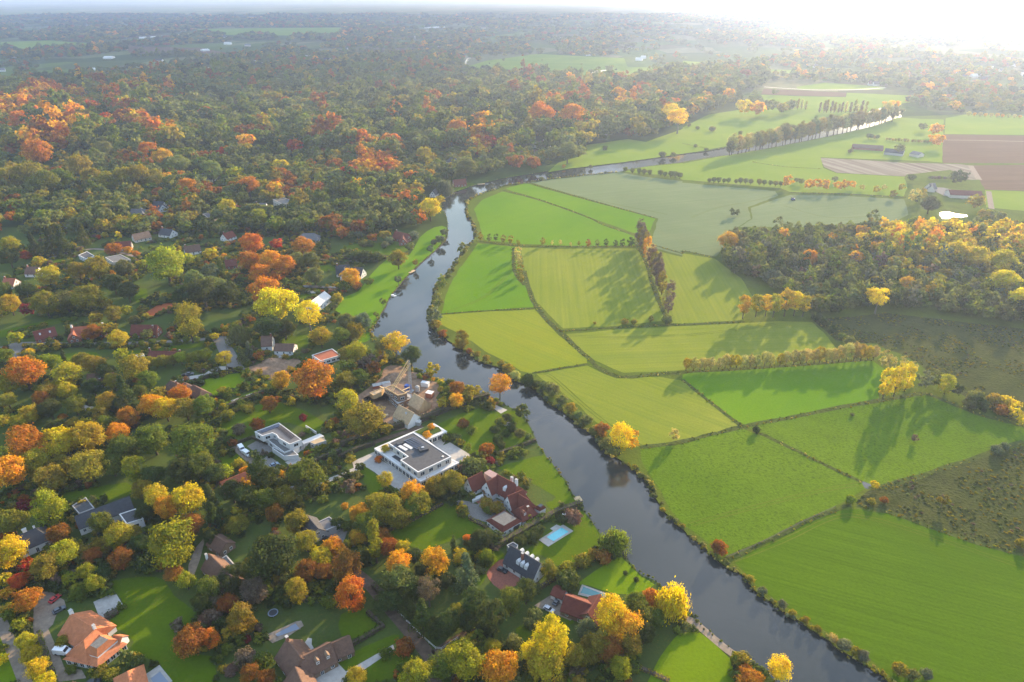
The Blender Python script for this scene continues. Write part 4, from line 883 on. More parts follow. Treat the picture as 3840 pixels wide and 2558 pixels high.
# ------------------------------------------------------------------ building materials
def roof_mat(name, c, var=0.22, rough=0.85):
    t = NT(name)
    p = t.pos()
    nz = t.noise(p, 0.9, 5, 0.7)
    big = t.noise(p, 0.18, 4, 0.6)
    course = t.n("ShaderNodeTexWave", wave_type='BANDS', bands_direction='Z', wave_profile='SAW')
    t.l(p, course.inputs["Vector"])
    course.inputs["Scale"].default_value = 1.25
    course.inputs["Distortion"].default_value = 0.6
    col = t.ramp(nz, (0.3, tuple(x * (1 - var) for x in c)), (0.7, tuple(min(1, x * (1 + var)) for x in c)))
    moss = t.math('MULTIPLY', t.ramp(big, (0.55, (0, 0, 0)), (0.78, (1, 1, 1))), 0.4)
    col = t.mix(moss, col, (c[0] * 0.55, c[1] * 0.75, c[2] * 0.7))
    t.bsdf(col, rough, 0.2, bump=t.math('ADD', course.outputs["Fac"], nz), bump_d=0.05)
    return t.m
def wall_mat(name, c, var=0.10):
    t = NT(name)
    p = t.pos()
    st = t.noise(t.pos(scale=(1, 1, 0.25)), 0.9, 5, 0.65)
    fine = t.noise(p, 4.0, 4, 0.6)
    col = t.ramp(st, (0.3, tuple(x * (1 - var) for x in c)), (0.62, c))
    t.bsdf(col, 0.85, 0.2, bump=fine, bump_d=0.01)
    return t.m
R_RED = roof_mat("roof_dark_red_tile", (0.135, 0.040, 0.027))
R_TERRA = roof_mat("roof_terracotta_tile", (0.40, 0.145, 0.065))
R_ORANGE = roof_mat("roof_orange_red_tile", (0.30, 0.095, 0.05))
R_BROWN = roof_mat("roof_brown_tile", (0.13, 0.075, 0.052))
R_SLATE = roof_mat("roof_slate", (0.055, 0.056, 0.062))
R_GREY = roof_mat("roof_grey_tile", (0.13, 0.125, 0.125))
R_WOOD = roof_mat("roof_bare_boards", (0.40, 0.29, 0.17))
R_FELT = plain("roof_felt_dark", (0.075, 0.075, 0.078), 0.9, 0.2, 0.18, 0.8)
R_GRAVEL = plain("roof_gravel_grey", (0.14, 0.135, 0.125), 0.95, 0.1, 0.25, 1.4, bump=0.02)
R_WHITE = plain("roof_white_sheet", (0.52, 0.50, 0.47), 0.6, 0.3, 0.08, 0.6)
W_WHITE = wall_mat("wall_white_render", (0.60, 0.59, 0.57))
W_CREAM = wall_mat("wall_cream_render", (0.50, 0.45, 0.38))
W_BRICK = wall_mat("wall_red_brick", (0.24, 0.10, 0.065), 0.25)
W_GREY = wall_mat("wall_grey_render", (0.33, 0.32, 0.31))
W_BRICKW = wall_mat("wall_brown_brick", (0.20, 0.135, 0.09), 0.25)
W_TIMBER = wall_mat("wall_bare_timber", (0.42, 0.29, 0.15), 0.25)
M_CONCRETE = plain("concrete", (0.34, 0.33, 0.31), 0.9, 0.2, 0.2, 0.8)
M_WFRAME = plain("white_paint", (0.72, 0.72, 0.70), 0.5, 0.4, 0.05)
M_DARKMETAL = plain("dark_metal", (0.035, 0.036, 0.04), 0.5, 0.5, 0.2)
M_STEEL = plain("galvanised_steel", (0.42, 0.42, 0.42), 0.45, 0.5, 0.12, metallic=0.6)
M_CRANE = plain("crane_yellow_paint", (0.62, 0.40, 0.16), 0.5, 0.4, 0.15)
M_BLUE = plain("blue_paint", (0.03, 0.08, 0.30), 0.5, 0.4, 0.1)
M_TIMBERP = plain("planed_timber", (0.50, 0.36, 0.20), 0.8, 0.2, 0.2)
t = NT("window_glass"); t.bsdf((0.02, 0.025, 0.03), 0.06, 0.6); M_GLASS = t.m
t = NT("solar_glass"); t.bsdf(t.mix(t.ramp(t.noise(t.pos(), 0.5), (0.4, (0, 0, 0)), (0.6, (1, 1, 1))), (0.035, 0.045, 0.085), (0.05, 0.06, 0.10)), 0.22, 0.6); M_SOLAR = t.m
t = NT("pool_water"); t.bsdf(t.mix(t.noise(t.pos(), 0.7, 3), (0.10, 0.42, 0.46), (0.16, 0.52, 0.55)), 0.06, 0.5, bump=t.noise(t.pos(), 1.5), bump_d=0.02); M_POOL = t.m
t = NT("pool_water_teal"); t.bsdf((0.05, 0.19, 0.20), 0.06, 0.5, bump=t.noise(t.pos(), 1.5), bump_d=0.02); M_POOLT = t.m
t = NT("pool_cover"); t.bsdf((0.17, 0.20, 0.25), 0.35, 0.5); M_COVER = t.m

HOUSE_CIRC = []
MARKS = []
def Q(ox, oy, s):
    return lambda x, y, z=0.0: S(ox + x / s, oy + y / s, z)

_win = {}
def window_meshes(w, h):
    k = (round(w, 2), round(h, 2))
    if k not in _win:
        V, F = [], []
        def bx(x0, x1, z0, z1, y0, y1):
            b = len(V)
            V.extend([(x0, y0, z0), (x1, y0, z0), (x1, y1, z0), (x0, y1, z0), (x0, y0, z1), (x1, y0, z1), (x1, y1, z1), (x0, y1, z1)])
            F.extend([tuple(b + i for i in f) for f in ((0, 3, 2, 1), (4, 5, 6, 7), (0, 1, 5, 4), (1, 2, 6, 5), (2, 3, 7, 6), (3, 0, 4, 7))])
        t_ = 0.09
        bx(-w / 2, w / 2, -h / 2, -h / 2 + t_, -0.02, 0.07)
        bx(-w / 2, w / 2, h / 2 - t_, h / 2, -0.02, 0.07)
        bx(-w / 2, -w / 2 + t_, -h / 2 + t_, h / 2 - t_, -0.02, 0.07)
        bx(w / 2 - t_, w / 2, -h / 2 + t_, h / 2 - t_, -0.02, 0.07)
        bx(-0.035, 0.035, -h / 2 + t_, h / 2 - t_, -0.02, 0.065)
        fm = mesh_from("window_frame", V, F)
        fm.materials.append(M_WFRAME)
        pm = mesh_from("pane", [(-w / 2 + t_, 0.03, -h / 2 + t_), (w / 2 - t_, 0.03, -h / 2 + t_), (w / 2 - t_, 0.03, h / 2 - t_), (-w / 2 + t_, 0.03, h / 2 - t_)], [(3, 2, 1, 0)])
        pm.materials.append(M_GLASS)
        _win[k] = (fm, pm)
    return _win[k]

class Bld:
    """a building or other thing: an Empty at its foot and parts under it"""
    def __init__(s, name, label, cat, at, group=None, circ=None, mark=None):
        s.loc = Vector((at.x, at.y, 0))
        s.root = empty(name, s.loc)
        tag(s.root, label, cat, group)
        if circ: HOUSE_CIRC.append((at.x, at.y, circ))
        if mark: MARKS.append((at.x, at.y, mark))
    def part(s, name, V, F, mat, parent=None):
        me = mesh_from(name, [tuple(Vector(v) - s.loc) for v in V], F)
        bm = bmesh.new(); bm.from_mesh(me); bmesh.ops.recalc_face_normals(bm, faces=bm.faces); bm.to_mesh(me); bm.free()
        return link(name, me, mat, parent or s.root)
    def box(s, name, c, d, sx, sy, z0, z1, mat, parent=None):
        """box centred at c (xy), long side along direction d"""
        d = Vector((d[0], d[1], 0)).normalized(); n = Vector((-d.y, d.x, 0))
        c = Vector((c[0], c[1], 0))
        P = [c + d * a * sx / 2 + n * b * sy / 2 for a, b in ((-1, -1), (1, -1), (1, 1), (-1, 1))]
        V = [p + Vector((0, 0, z0)) for p in P] + [p + Vector((0, 0, z1)) for p in P]
        return s.part(name, V, [(0, 3, 2, 1), (4, 5, 6, 7), (0, 1, 5, 4), (1, 2, 6, 5), (2, 3, 7, 6), (3, 0, 4, 7)], mat, parent)
    def prism(s, name, pts, z0, z1, mat, parent=None):
        n = len(pts)
        V = [(p[0], p[1], z0) for p in pts] + [(p[0], p[1], z1) for p in pts]
        F = [list(range(n))[::-1], list(range(n, 2 * n))] + [(i, (i + 1) % n, n + (i + 1) % n, n + i) for i in range(n)]
        return s.part(name, V, F, mat, parent)
    def window(s, c, nrm, w, h, parent=None, door=False):
        """window centred at world point c facing nrm"""
        fm, pm = window_meshes(w, h)
        o = link("door" if door else "window", fm, parent=parent or s.root)
        n = Vector((nrm[0], nrm[1], 0)).normalized()
        o.location = Vector(c) - s.loc + n * 0.02
        o.rotation_euler = (0, 0, math.atan2(n.y, n.x) - math.pi / 2)
        link("pane", pm, parent=o)
        return o
    def wall_windows(s, a, b, nrm, zc, n, w=1.1, h=1.3, door_at=None):
        a, b = Vector((a[0], a[1], 0)), Vector((b[0], b[1], 0))
        for i in range(n):
            p = a.lerp(b, (i + 0.5) / n)
            if door_at == i:
                s.window((p.x, p.y, 1.1), nrm, 1.1, 2.15, door=True)
            else:
                s.window((p.x, p.y, zc), nrm, w, h)
    def wing(s, r1, r2, W, eave, rz, wall, roof, hip=(0, 0), win=True, over=0.35, chim=(), dorm=(), skyl=0):
        """roofed wing whose ridge runs r1-r2 (xy), width W"""
        r1, r2 = Vector((r1[0], r1[1], 0)), Vector((r2[0], r2[1], 0))
        d = (r2 - r1).normalized(); n = Vector((-d.y, d.x, 0))
        e1, e2 = r1 - d * hip[0], r2 + d * hip[1]
        hw = W / 2
        up = lambda p, z: Vector((p.x, p.y, z))
        # walls
        c = [e1 - n * hw, e2 - n * hw, e2 + n * hw, e1 + n * hw]
        V = [up(p, -0.05) for p in c] + [up(p, eave) for p in c]
        F = [(0, 1, 5, 4), (2, 3, 7, 6)]
        if hip[0] == 0:
            V.append(up(r1, rz - 0.12)); F.append((3, 0, 4, len(V) - 1, 7))
        else: F.append((3, 0, 4, 7))
        if hip[1] == 0:
            V.append(up(r2, rz - 0.12)); F.append((1, 2, 6, len(V) - 1, 5))
        else: F.append((1, 2, 6, 5))
        w_ = s.part("wall", V, F, wall)
        # roof slabs with thickness
        sl = (rz - eave) / hw
        ez = eave - over * sl
        o1, o2 = e1 - d * (over if hip[0] else over * 0.5), e2 + d * (over if hip[1] else over * 0.5)
        ra, rb = (r1 if hip[0] else o1), (r2 if hip[1] else o2)
        A = [up(o1 - n * (hw + over), ez), up(o2 - n * (hw + over), ez), up(o2 + n * (hw + over), ez), up(o1 + n * (hw + over), ez), up(ra, rz), up(rb, rz)]
        th = 0.22
        V = A + [p - Vector((0, 0, th)) for p in A]
        F = [(0, 1, 5, 4), (2, 3, 4, 5), (0 + 6, 4 + 6, 5 + 6, 1 + 6), (2 + 6, 5 + 6, 4 + 6, 3 + 6), (0, 6, 7, 1), (2, 8, 9, 3)]
        if hip[0]: F += [(3, 0, 4), (9, 10, 6), (3, 9, 6, 0)]
        else: F += [(0, 4, 10, 6), (4, 3, 9, 10)]
        if hip[1]: F += [(1, 2, 5), (7, 11, 8), (1, 7, 8, 2)]
        else: F += [(1, 7, 11, 5), (5, 11, 8, 2)]
        ro = s.part("roof", V, F, roof)
        # ridge cap
        s.box("ridge_cap", (ra + rb) / 2, d, (rb - ra).length, 0.32, rz - 0.06, rz + 0.07, roof, ro)
        L = (e2 - e1).length
        if win:
            nn = max(1, int(L / 3.2))
            s.wall_windows(e1 - n * hw, e2 - n * hw, -n, eave * 0.53, nn, 1.1, min(1.4, eave * 0.5), nn // 2 if nn > 1 else None)
            s.wall_windows(e1 + n * hw, e2 + n * hw, n, eave * 0.53, nn, 1.1, min(1.4, eave * 0.5))
            for hp, e, dd in ((hip[0], e1, -d), (hip[1], e2, d)):
                s.wall_windows(e - n * hw * 0.8, e + n * hw * 0.8, dd, eave * 0.53, 2, 1.1, min(1.4, eave * 0.5))
                if not hp and rz - eave > 2.5:
                    s.window(up(e, eave + (rz - eave) * 0.3), dd, 1.2, 1.3)
        for f, side, w, h, m in chim:
            p = r1.lerp(r2, f) + n * side * hw
            zb = rz - abs(side) * (rz - eave) - 0.6
            ch = s.box("chimney", p, d, w, w * 0.8, zb, zb + h + 0.6, m, ro)
            s.box("chimney_cap", p, d, w * 1.12, w * 0.92, zb + h + 0.6, zb + h + 0.72, M_CONCRETE, ro)
        for f, side, m in dorm:
            p = r1.lerp(r2, f) + n * side * hw * 0.66
            zb = rz - 0.66 * (rz - eave)
            sd = n * (1 if side > 0 else -1)
            dw, dh = 1.35, 1.25
            q = p + sd * 0.3
            dpt = hw * 0.66
            P = [q - d * dw / 2, q + d * dw / 2, q + d * dw / 2 - sd * dpt, q - d * dw / 2 - sd * dpt]
            V = [up(x, zb - 0.5) for x in P] + [up(x, zb + dh) for x in P] + [up(q, zb + dh + 0.55), up(q - sd * dpt, zb + dh + 0.55)]
            do = s.part("dormer", V, [(0, 1, 5, 8, 4), (1, 2, 6, 5), (3, 0, 4, 7), (2, 3, 7, 9, 6), (4, 8, 9, 7), (5, 6, 9, 8)], m, ro)
            s_ = s
            fm, pm = window_meshes(0.95, 1.0)
            wo_ = link("dormer_window", fm, parent=ro)
            wo_.location = up(q, zb + 0.65) - s.loc + sd * 0.02
            wo_.rotation_euler = (0, 0, math.atan2(sd.y, sd.x) - math.pi / 2)
        for i in range(skyl):
            p = r1.lerp(r2, (i + 0.6) / (skyl + 0.2)) - n * hw * 0.45
            z = rz - 0.45 * (rz - eave) + 0.04
            a, b = d * 0.45, -n * 0.5 + Vector((0, 0, -0.5 * sl))
            P = [up(p, z) - a - b, up(p, z) + a - b, up(p, z) + a + b, up(p, z) - a + b]
            s.part("skylight", P + [x + Vector((0, 0, 0.1)) for x in P], [(0, 3, 2, 1), (4, 5, 6, 7), (0, 1, 5, 4), (1, 2, 6, 5), (2, 3, 7, 6), (3, 0, 4, 7)], M_STEEL, ro)
        return ro
    def frustum(s, top, bot, zt, zb, roof, topmat, name="roof"):
        n = len(top)
        V = [(p[0], p[1], zb) for p in bot] + [(p[0], p[1], zt) for p in top]
        ro = s.part(name, V, [(i, (i + 1) % n, n + (i + 1) % n, n + i) for i in range(n)] + [list(range(n))[::-1]], roof)
        s.prism("roof_deck", top, zt - 0.05, zt + 0.06, topmat, ro)
        return ro
    def flat(s, pts, z0, z1, wall, roof, rim=0.35, rimmat=None, rim_h=0.25, win=0, wz=None, wh=1.4):
        """flat-roofed block with a rim round its roof"""
        w_ = s.prism("wall", pts, z0, z1 - 0.3, wall)
        P = [Vector((p[0], p[1], 0)) for p in pts]
        c = sum(P, Vector()) / len(P)
        area = sum(P[i].x * P[(i + 1) % len(P)].y - P[(i + 1) % len(P)].x * P[i].y for i in range(len(P)))
        if area < 0: P = P[::-1]
        n = len(P)
        inner, outer = [], []
        for i in range(n):
            a, b, e = P[i - 1], P[i], P[(i + 1) % n]
            d1, d2 = (b - a).normalized(), (e - b).normalized()
            m1, m2 = Vector((-d1.y, d1.x, 0)), Vector((-d2.y, d2.x, 0))
            m = (m1 + m2)
            m = m / max(0.25, m.dot(m1))
            inner.append(b + m * rim); outer.append(b - m * 0.06)
        V = [p + Vector((0, 0, z1 - 0.3)) for p in outer] + [p + Vector((0, 0, z1)) for p in outer] + [p + Vector((0, 0, z1)) for p in inner] + [p + Vector((0, 0, z1 - rim_h)) for p in inner]
        F = []
        for i in range(n):
            j = (i + 1) % n
            F += [(i, j, n + j, n + i), (n + i, n + j, 2 * n + j, 2 * n + i), (2 * n + i, 2 * n + j, 3 * n + j, 3 * n + i)]
        ro = s.part("roof_rim", V, F, rimmat or wall)
        dk = s.prism("roof", [(p.x, p.y) for p in inner], z1 - rim_h - 0.1, z1 - rim_h + 0.01, roof)
        if win:
            for i in range(n):
                a, b = P[i], P[(i + 1) % n]
                d = (b - a); L = d.length
                if L < 2.5: continue
                nr = Vector((d.y, -d.x, 0)).normalized()
                s.wall_windows(a, b, nr, wz if wz else (z0 + z1) / 2 - 0.1, max(1, int(L / win)), min(2.2, L * 0.5), wh)
        return dk

def mid(*p):
    return sum(p, Vector()) / len(p)
# ------------------------------------------------------------------ the modern villa by the river
q = Q(1340, 1550, 5.117)
b = Bld("modern_villa", "white modern villa with dark flat roof, solar panels and wide white terraces", "house", q(1000, 800), mark="the modern flat roofed villa")
HARD_LATER = []
plin = [q(x, y, 3.4) for x, y in ((325, 670), (1000, 378), (1470, 192), (1720, 345), (1335, 505), (1800, 870), (1955, 945), (1215, 1310))]
b.flat(plin, -0.05, 3.4, W_CREAM, R_WHITE, rim=0.7, rimmat=W_WHITE, rim_h=0.12, win=2.6, wz=1.6, wh=2.3)
up_ = [q(x, y, 6.7) for x, y in ((595, 570), (1075, 362), (1800, 830), (1165, 1130), (825, 895), (965, 825))]
dk = b.flat(up_, 3.3, 6.7, W_CREAM, R_FELT, rim=0.4, rimmat=W_WHITE, rim_h=0.16, win=4.0, wz=4.9, wh=2.0)
o0, ux, uy = q(880, 525, 6.75), q(1070, 450, 6.75) - q(880, 525, 6.75), q(1140, 700, 6.75) - q(880, 525, 6.75)
for i in range(4):
    for j in range(8):
        c = o0 + ux * ((i + 0.5) / 4) + uy * ((j + 0.5) / 8)
        a, e = ux * (0.46 / 4), uy * (0.40 / 8)
        V = [c - a - e + Vector((0, 0, 0.06)), c + a - e + Vector((0, 0, 0.06)), c + a + e + Vector((0, 0, 0.28)), c - a + e + Vector((0, 0, 0.28))]
        b.part("solar_panel", V + [v - Vector((0, 0, 0.05)) for v in V], [(0, 1, 2, 3), (7, 6, 5, 4), (0, 4, 5, 1), (1, 5, 6, 2), (2, 6, 7, 3), (3, 7, 4, 0)], M_SOLAR, dk)
for cx, cy in ((855, 665), (955, 635)):
    b.box("rooflight", q(cx + 20, cy, 6.7), q(1060, 680, 6.7) - q(890, 585, 6.7), 5.2, 1.5, 6.5, 6.85, R_WHITE, dk)
b.box("plant_enclosure", q(1265, 700, 6.7), q(1380, 660, 6.7) - q(1160, 720, 6.7), 4.2, 3.0, 6.5, 7.7, M_DARKMETAL, dk)
b.box("plant_unit", q(1255, 665, 7.5), (1, 0.3), 1.2, 1.0, 7.7, 8.0, M_STEEL, dk)
b.box("plant_enclosure", q(815, 580, 6.7), q(1380, 660, 6.7) - q(1160, 720, 6.7), 3.0, 2.0, 6.5, 7.2, M_DARKMETAL, dk)
b.box("rooflight", q(1640, 825, 6.7), (1, -0.4), 0.9, 0.9, 6.5, 6.8, R_WHITE, dk)
b.prism("stairwell_recess", [q(x, y, 3.46) for x, y in ((655, 825), (730, 795), (870, 885), (860, 965))], 3.3, 3.36, M_DARKMETAL)
HOUSE_CIRC += [(q(x, y).x, q(x, y).y, 8.0) for x, y in ((600, 700), (900, 600), (1000, 900), (1300, 900), (1500, 950), (1200, 600), (1450, 350), (1300, 450))]
for (x, y, w, c) in ((545, 690, 195, 'y'), (1420, 265, 160, 'O'), (1345, 425, 190, 'O')):
    W = w / 5.117 / px_per_m(q(x, y, 3.5))
    s_ = empty("shrub", q(x, y + 25, 3.3)); s_.scale = (W, W, W * 0.75)
    cr = link("crown", PROTO['shrub'][0][0], parent=s_); cr.color = (*LEAFC[c], 1)
    link("trunk", PROTO['shrub'][0][1], parent=s_)
    tag(s_, {545: "yellowed round shrub on the white terrace of the modern villa", 1420: "golden shrub on the planted roof end of the modern villa", 1345: "low golden shrub beside the roof lounge of the modern villa"}[x], "shrub")
planter = sheet("roof_garden", [q(x, y, 3.5) for x, y in ((1090, 350), (1330, 240), (1560, 260), (1620, 335), (1310, 465), (1200, 400))], G_LAWN_DULL, z=3.42, kind=None)
planter.parent = b.root; planter.matrix_parent_inverse = Matrix.Translation(-b.loc)
hard("paving", [q(x, y) for x, y in ((-100, 930), (200, 800), (330, 740), (460, 900), (1220, 1340), (980, 1480), (820, 1500), (600, 1350), (330, 1130), (180, 1040), (110, 990), (-60, 1080))], M_STONE, 0.08)
hard("paving", [q(x, y) for x, y in ((1330, 560), (1620, 440), (1760, 440), (1640, 620), (1780, 560), (2240, 840), (2120, 960), (1980, 1040), (1900, 960))], M_STONE, 0.078)
hard("paving", ZL(3, (2354, 1500), (2354, 1600), (2200, 1567), (2080, 1640), (2000, 1640), (2100, 1560)), M_STONE, 0.07) if False else None
road("path", ZL(6, (1880, 300), (1990, 235), (2190, 200), (2354, 140), (2460, 95)), 2.6, M_STONE)
# ------------------------------------------------------------------ white U-shaped house
q = Q(900, 1560, 6.533)
b = Bld("modern_house", "white boxy house with U shaped grey roof and rows of solar panels", "house", q(950, 600), mark="the white boxy house with grey roof")
uroof = [q(x, y, 6.4) for x, y in ((360, 385), (950, 165), (1505, 575), (1215, 690), (950, 540), (890, 455), (790, 410), (545, 485))]
dk = b.flat(uroof, 3.0, 6.4, W_WHITE, R_GREY, rim=0.3, rim_h=0.1, win=5.5, wz=4.7, wh=1.6)
low = [q(x, y, 3.3) for x, y in ((420, 470), (690, 590), (1080, 890), (1420, 760), (1505, 640), (950, 220))]
b.flat(low, -0.05, 3.3, W_WHITE, R_GRAVEL, rim=0.25, rim_h=0.1, win=4.5, wz=1.5, wh=1.9)
g2 = [q(x, y, 2.6) for x, y in ((780, 780), (830, 760), (1080, 900), (1290, 830), (1430, 950), (1080, 985))]
b.flat(g2, -0.05, 2.6, W_WHITE, R_GRAVEL, rim=0.25, rim_h=0.1)
a0, a1 = q(1110, 1005, 1.2), q(1290, 925, 1.2)
dd = (a1 - a0); nn = Vector((dd.y, -dd.x, 0)).normalized()
b.box("garage_door", mid(a0, a1) + nn * 0.1, dd, dd.length, 0.12, 0.0, 2.1, M_DARKMETAL)
o0, ux, uy = q(1000, 215, 6.45), q(880, 290, 6.45) - q(1000, 215, 6.45), q(1370, 500, 6.45) - q(1000, 215, 6.45)
for j in range(14):
    c = o0 + ux * 0.5 + uy * ((j + 0.5) / 14)
    a, e = ux * 0.5, uy * (0.30 / 14)
    V = [c - a - e + Vector((0, 0, 0.0)), c + a - e, c + a + e + Vector((0, 0, 0.3)), c - a + e + Vector((0, 0, 0.3))]
    b.part("solar_panel", V + [v - Vector((0, 0, 0.05)) for v in V], [(0, 1, 2, 3), (7, 6, 5, 4), (0, 4, 5, 1), (1, 5, 6, 2), (2, 6, 7, 3), (3, 7, 4, 0)], M_SOLAR, dk)
for k in range(2):
    c0, c1 = q(520 + 10 * k, 375 + 28 * k, 6.45), q(960 + 10 * k, 215 + 28 * k, 6.45)
    b.box("solar_panel", mid(c0, c1), c1 - c0, (c1 - c0).length, 0.7, 6.42, 6.6, M_SOLAR, dk)
HOUSE_CIRC += [(q(x, y).x, q(x, y).y, 6.0) for x, y in ((600, 500), (900, 450), (1100, 600), (1300, 750), (850, 700), (1250, 950), (1900, 620))]
b = Bld("pool_house", "small flat grey roofed pool house with pale canopy walkway", "garden building", q(1850, 620))
b.flat([q(x, y, 2.9) for x, y in ((1710, 640), (1990, 510), (2110, 600), (1830, 690))], -0.05, 2.9, W_GREY, R_WOOD, rim=0.15, rim_h=0.08, win=4, wz=1.3)
b.prism("canopy", [q(x, y, 2.8) for x, y in ((1500, 620), (1950, 430), (2060, 490), (1560, 690))], 2.62, 2.8, R_WHITE)
for x, y in ((1520, 640), (1960, 440), (2050, 490), (1570, 685)):
    b.box("post", q(x, y, 2.7), (1, 0), 0.15, 0.15, 0, 2.62, M_WFRAME)
b = Bld("garden_wall", "low white free standing wall beside the pool house", "wall", q(1750, 370))
b.box("wall", mid(q(1620, 290), q(1880, 455)), q(1880, 455) - q(1620, 290), (q(1880, 455) - q(1620, 290)).length, 0.3, 0, 1.6, W_WHITE)
hard("paving", [q(x, y) for x, y in ((170, 745), (420, 600), (660, 660), (830, 860), (470, 970))], M_COBBLE)
hard("paving", [q(x, y) for x, y in ((460, 1110), (690, 970), (1010, 1190), (870, 1410), (720, 1330))], M_COBBLE)
hard("paving", [q(x, y) for x, y in ((1100, 1130), (1430, 1000), (1650, 1120), (1300, 1290))], M_STONE)
hard("paving", [q(x, y) for x, y in ((1330, 850), (1520, 680), (1720, 640), (1560, 830), (1440, 880))], M_STONE)
road("driveway", [q(x, y) for x, y in ((-160, 760), (100, 960), (300, 1130), (520, 1300), (640, 1400))], 3.2, M_GRAVEL)
# ------------------------------------------------------------------ white villa with red gables
q = Q(1700, 1730, 6.195)
b = Bld("gabled_villa", "white walled villa with steep dark red roofs, several gables and white chimneys", "house", q(1000, 800), mark="the white villa with red gables")
b.wing(q(335, 405, 7.4), q(665, 240, 7.4), 6.2, 2.8, 7.4, W_WHITE, R_RED)
b.wing(q(1015, 300, 8.2), q(1450, 525, 8.2), 8.2, 3.0, 8.2, W_WHITE, R_RED, hip=(0.6, 2.5), chim=((0.55, 0.75, 1.1, 3.2, W_WHITE), (1.0, 0.1, 1.1, 2.6, W_WHITE)), dorm=((0.62, -1, W_WHITE),))
b.wing(q(770, 478, 7.9), q(1040, 330, 7.9), 6.4, 3.4, 7.9, W_WHITE, R_RED)
b.wing(q(1265, 805, 7.6), q(1610, 660, 7.6), 6.4, 2.8, 7.6, W_WHITE, R_RED, hip=(0, 2.0))
b.wing(q(1460, 720, 7.0), q(1760, 900, 7.0), 6.0, 2.7, 7.0, W_WHITE, R_RED, hip=(0, 1.5), win=False)
b.wing(q(1530, 1085, 6.0), q(1730, 985, 6.0), 7.4, 2.5, 6.0, W_WHITE, R_RED, hip=(1.0, 2.2), chim=((0.75, -0.4, 0.9, 1.6, W_BRICK),), dorm=((0.2, -1, W_BRICK),))
b.frustum([q(x, y, 4.6) for x, y in ((1950, 1030), (2030, 980), (2090, 1020), (2020, 1070))], [q(x, y, 2.8) for x, y in ((1850, 1080), (2020, 985), (2165, 1080), (2010, 1165))], 4.6, 2.8, R_RED, M_GLASS)
b.prism("wall", [q(x, y, 2.8) for x, y in ((1865, 1082), (2020, 995), (2150, 1080), (2010, 1155))], -0.05, 2.8, W_WHITE)
b.prism("roof_terrace", [q(x, y, 5.5) for x, y in ((710, 265), (840, 190), (1050, 300), (900, 390))], 0, 5.5, plain('rose_deck', (0.30, 0.19, 0.17)))
b.prism("balcony", [q(x, y, 2.6) for x, y in ((430, 790), (690, 690), (700, 760), (440, 860))], 0, 1.2, W_WHITE)
HOUSE_CIRC += [(q(x, y).x, q(x, y).y, 5.5) for x, y in ((450, 600), (800, 650), (1100, 560), (1300, 700), (1450, 900), (1650, 900), (1650, 1150), (2000, 1130), (650, 450), (900, 450))]
q2 = Q(1800, 1890, 4.3556)
b = Bld("garage_block", "low white garage with flat grey gravel top inside dark red tiled skirts", "garage", q2(390, 350), circ=9)
b.frustum([q2(x, y, 4.6) for x, y in ((190, 242), (400, 118), (598, 240), (390, 358))], [q2(x, y, 2.8) for x, y in ((92, 270), (400, 96), (690, 285), (370, 470))], 4.6, 2.8, R_RED, R_GRAVEL)
gp = [q2(x, y, 2.8) for x, y in ((115, 272), (400, 112), (670, 285), (370, 455))]
b.prism("wall", gp, -0.05, 2.8, W_WHITE)
for a, e, n_ in ((gp[0], gp[3], 4), (gp[3], gp[2], 4)):
    d = e - a; nr = Vector((d.y, -d.x, 0)).normalized()
    if nr.y > 0: nr = -nr
    b.wall_windows(a, e, nr, 1.4, n_, 1.2, 1.2)
b.box("garage_door", mid(gp[3], gp[2]) + (gp[2] - gp[3]) * 0.25, gp[2] - gp[3], 3.0, 0.3, 0, 2.1, M_DARKMETAL)
hard("forecourt", [q(x, y) for x, y in ((-60, 880), (350, 930), (560, 1010), (700, 820), (880, 850), (1160, 920), (1240, 1180), (1180, 1180), (870, 1330), (760, 1420), (350, 1290), (330, 1130), (80, 1000))], M_COBBLE)
hard("paving", [q(x, y) for x, y in ((430, 880), (700, 790), (800, 850), (590, 990))], M_BRICKPAVE, 0.09)
# ------------------------------------------------------------------ white house with slate roof, pool
q = q2
b = Bld("dormer_house", "white house with steep slate roof, white dormers and brick chimney", "house", q(700, 950), mark="the white house with slate roof and dormers")
b.wing(q(500, 672, 8.0), q(985, 965, 8.0), 8.4, 3.0, 8.0, W_WHITE, R_SLATE, chim=((0.48, -0.3, 0.9, 2.6, W_BRICK),), dorm=((0.42, -1, W_WHITE), (0.55, -1, W_WHITE), (0.68, -1, W_WHITE), (0.25, 1, W_WHITE), (0.42, 1, W_WHITE), (0.59, 1, W_WHITE), (0.76, 1, W_WHITE)))
b.flat([q(x, y, 3) for x, y in ((440, 670), (540, 620), (620, 670), (600, 730), (480, 720))], -0.05, 3.0, M_STEEL, M_GLASS, rim=0.15)
HOUSE_CIRC += [(q(x, y).x, q(x, y).y, 6.0) for x, y in ((520, 900), (700, 980), (850, 1100), (650, 800), (800, 900), (900, 1050), (300, 1150), (450, 1200), (300, 1050))]
hard("forecourt", smooth_line([q(x, y) for x, y in ((390, 900), (250, 970), (120, 1100), (140, 1220), (330, 1400), (600, 1330), (640, 1200), (500, 1080))], 2, True), M_BRICKPAVE)
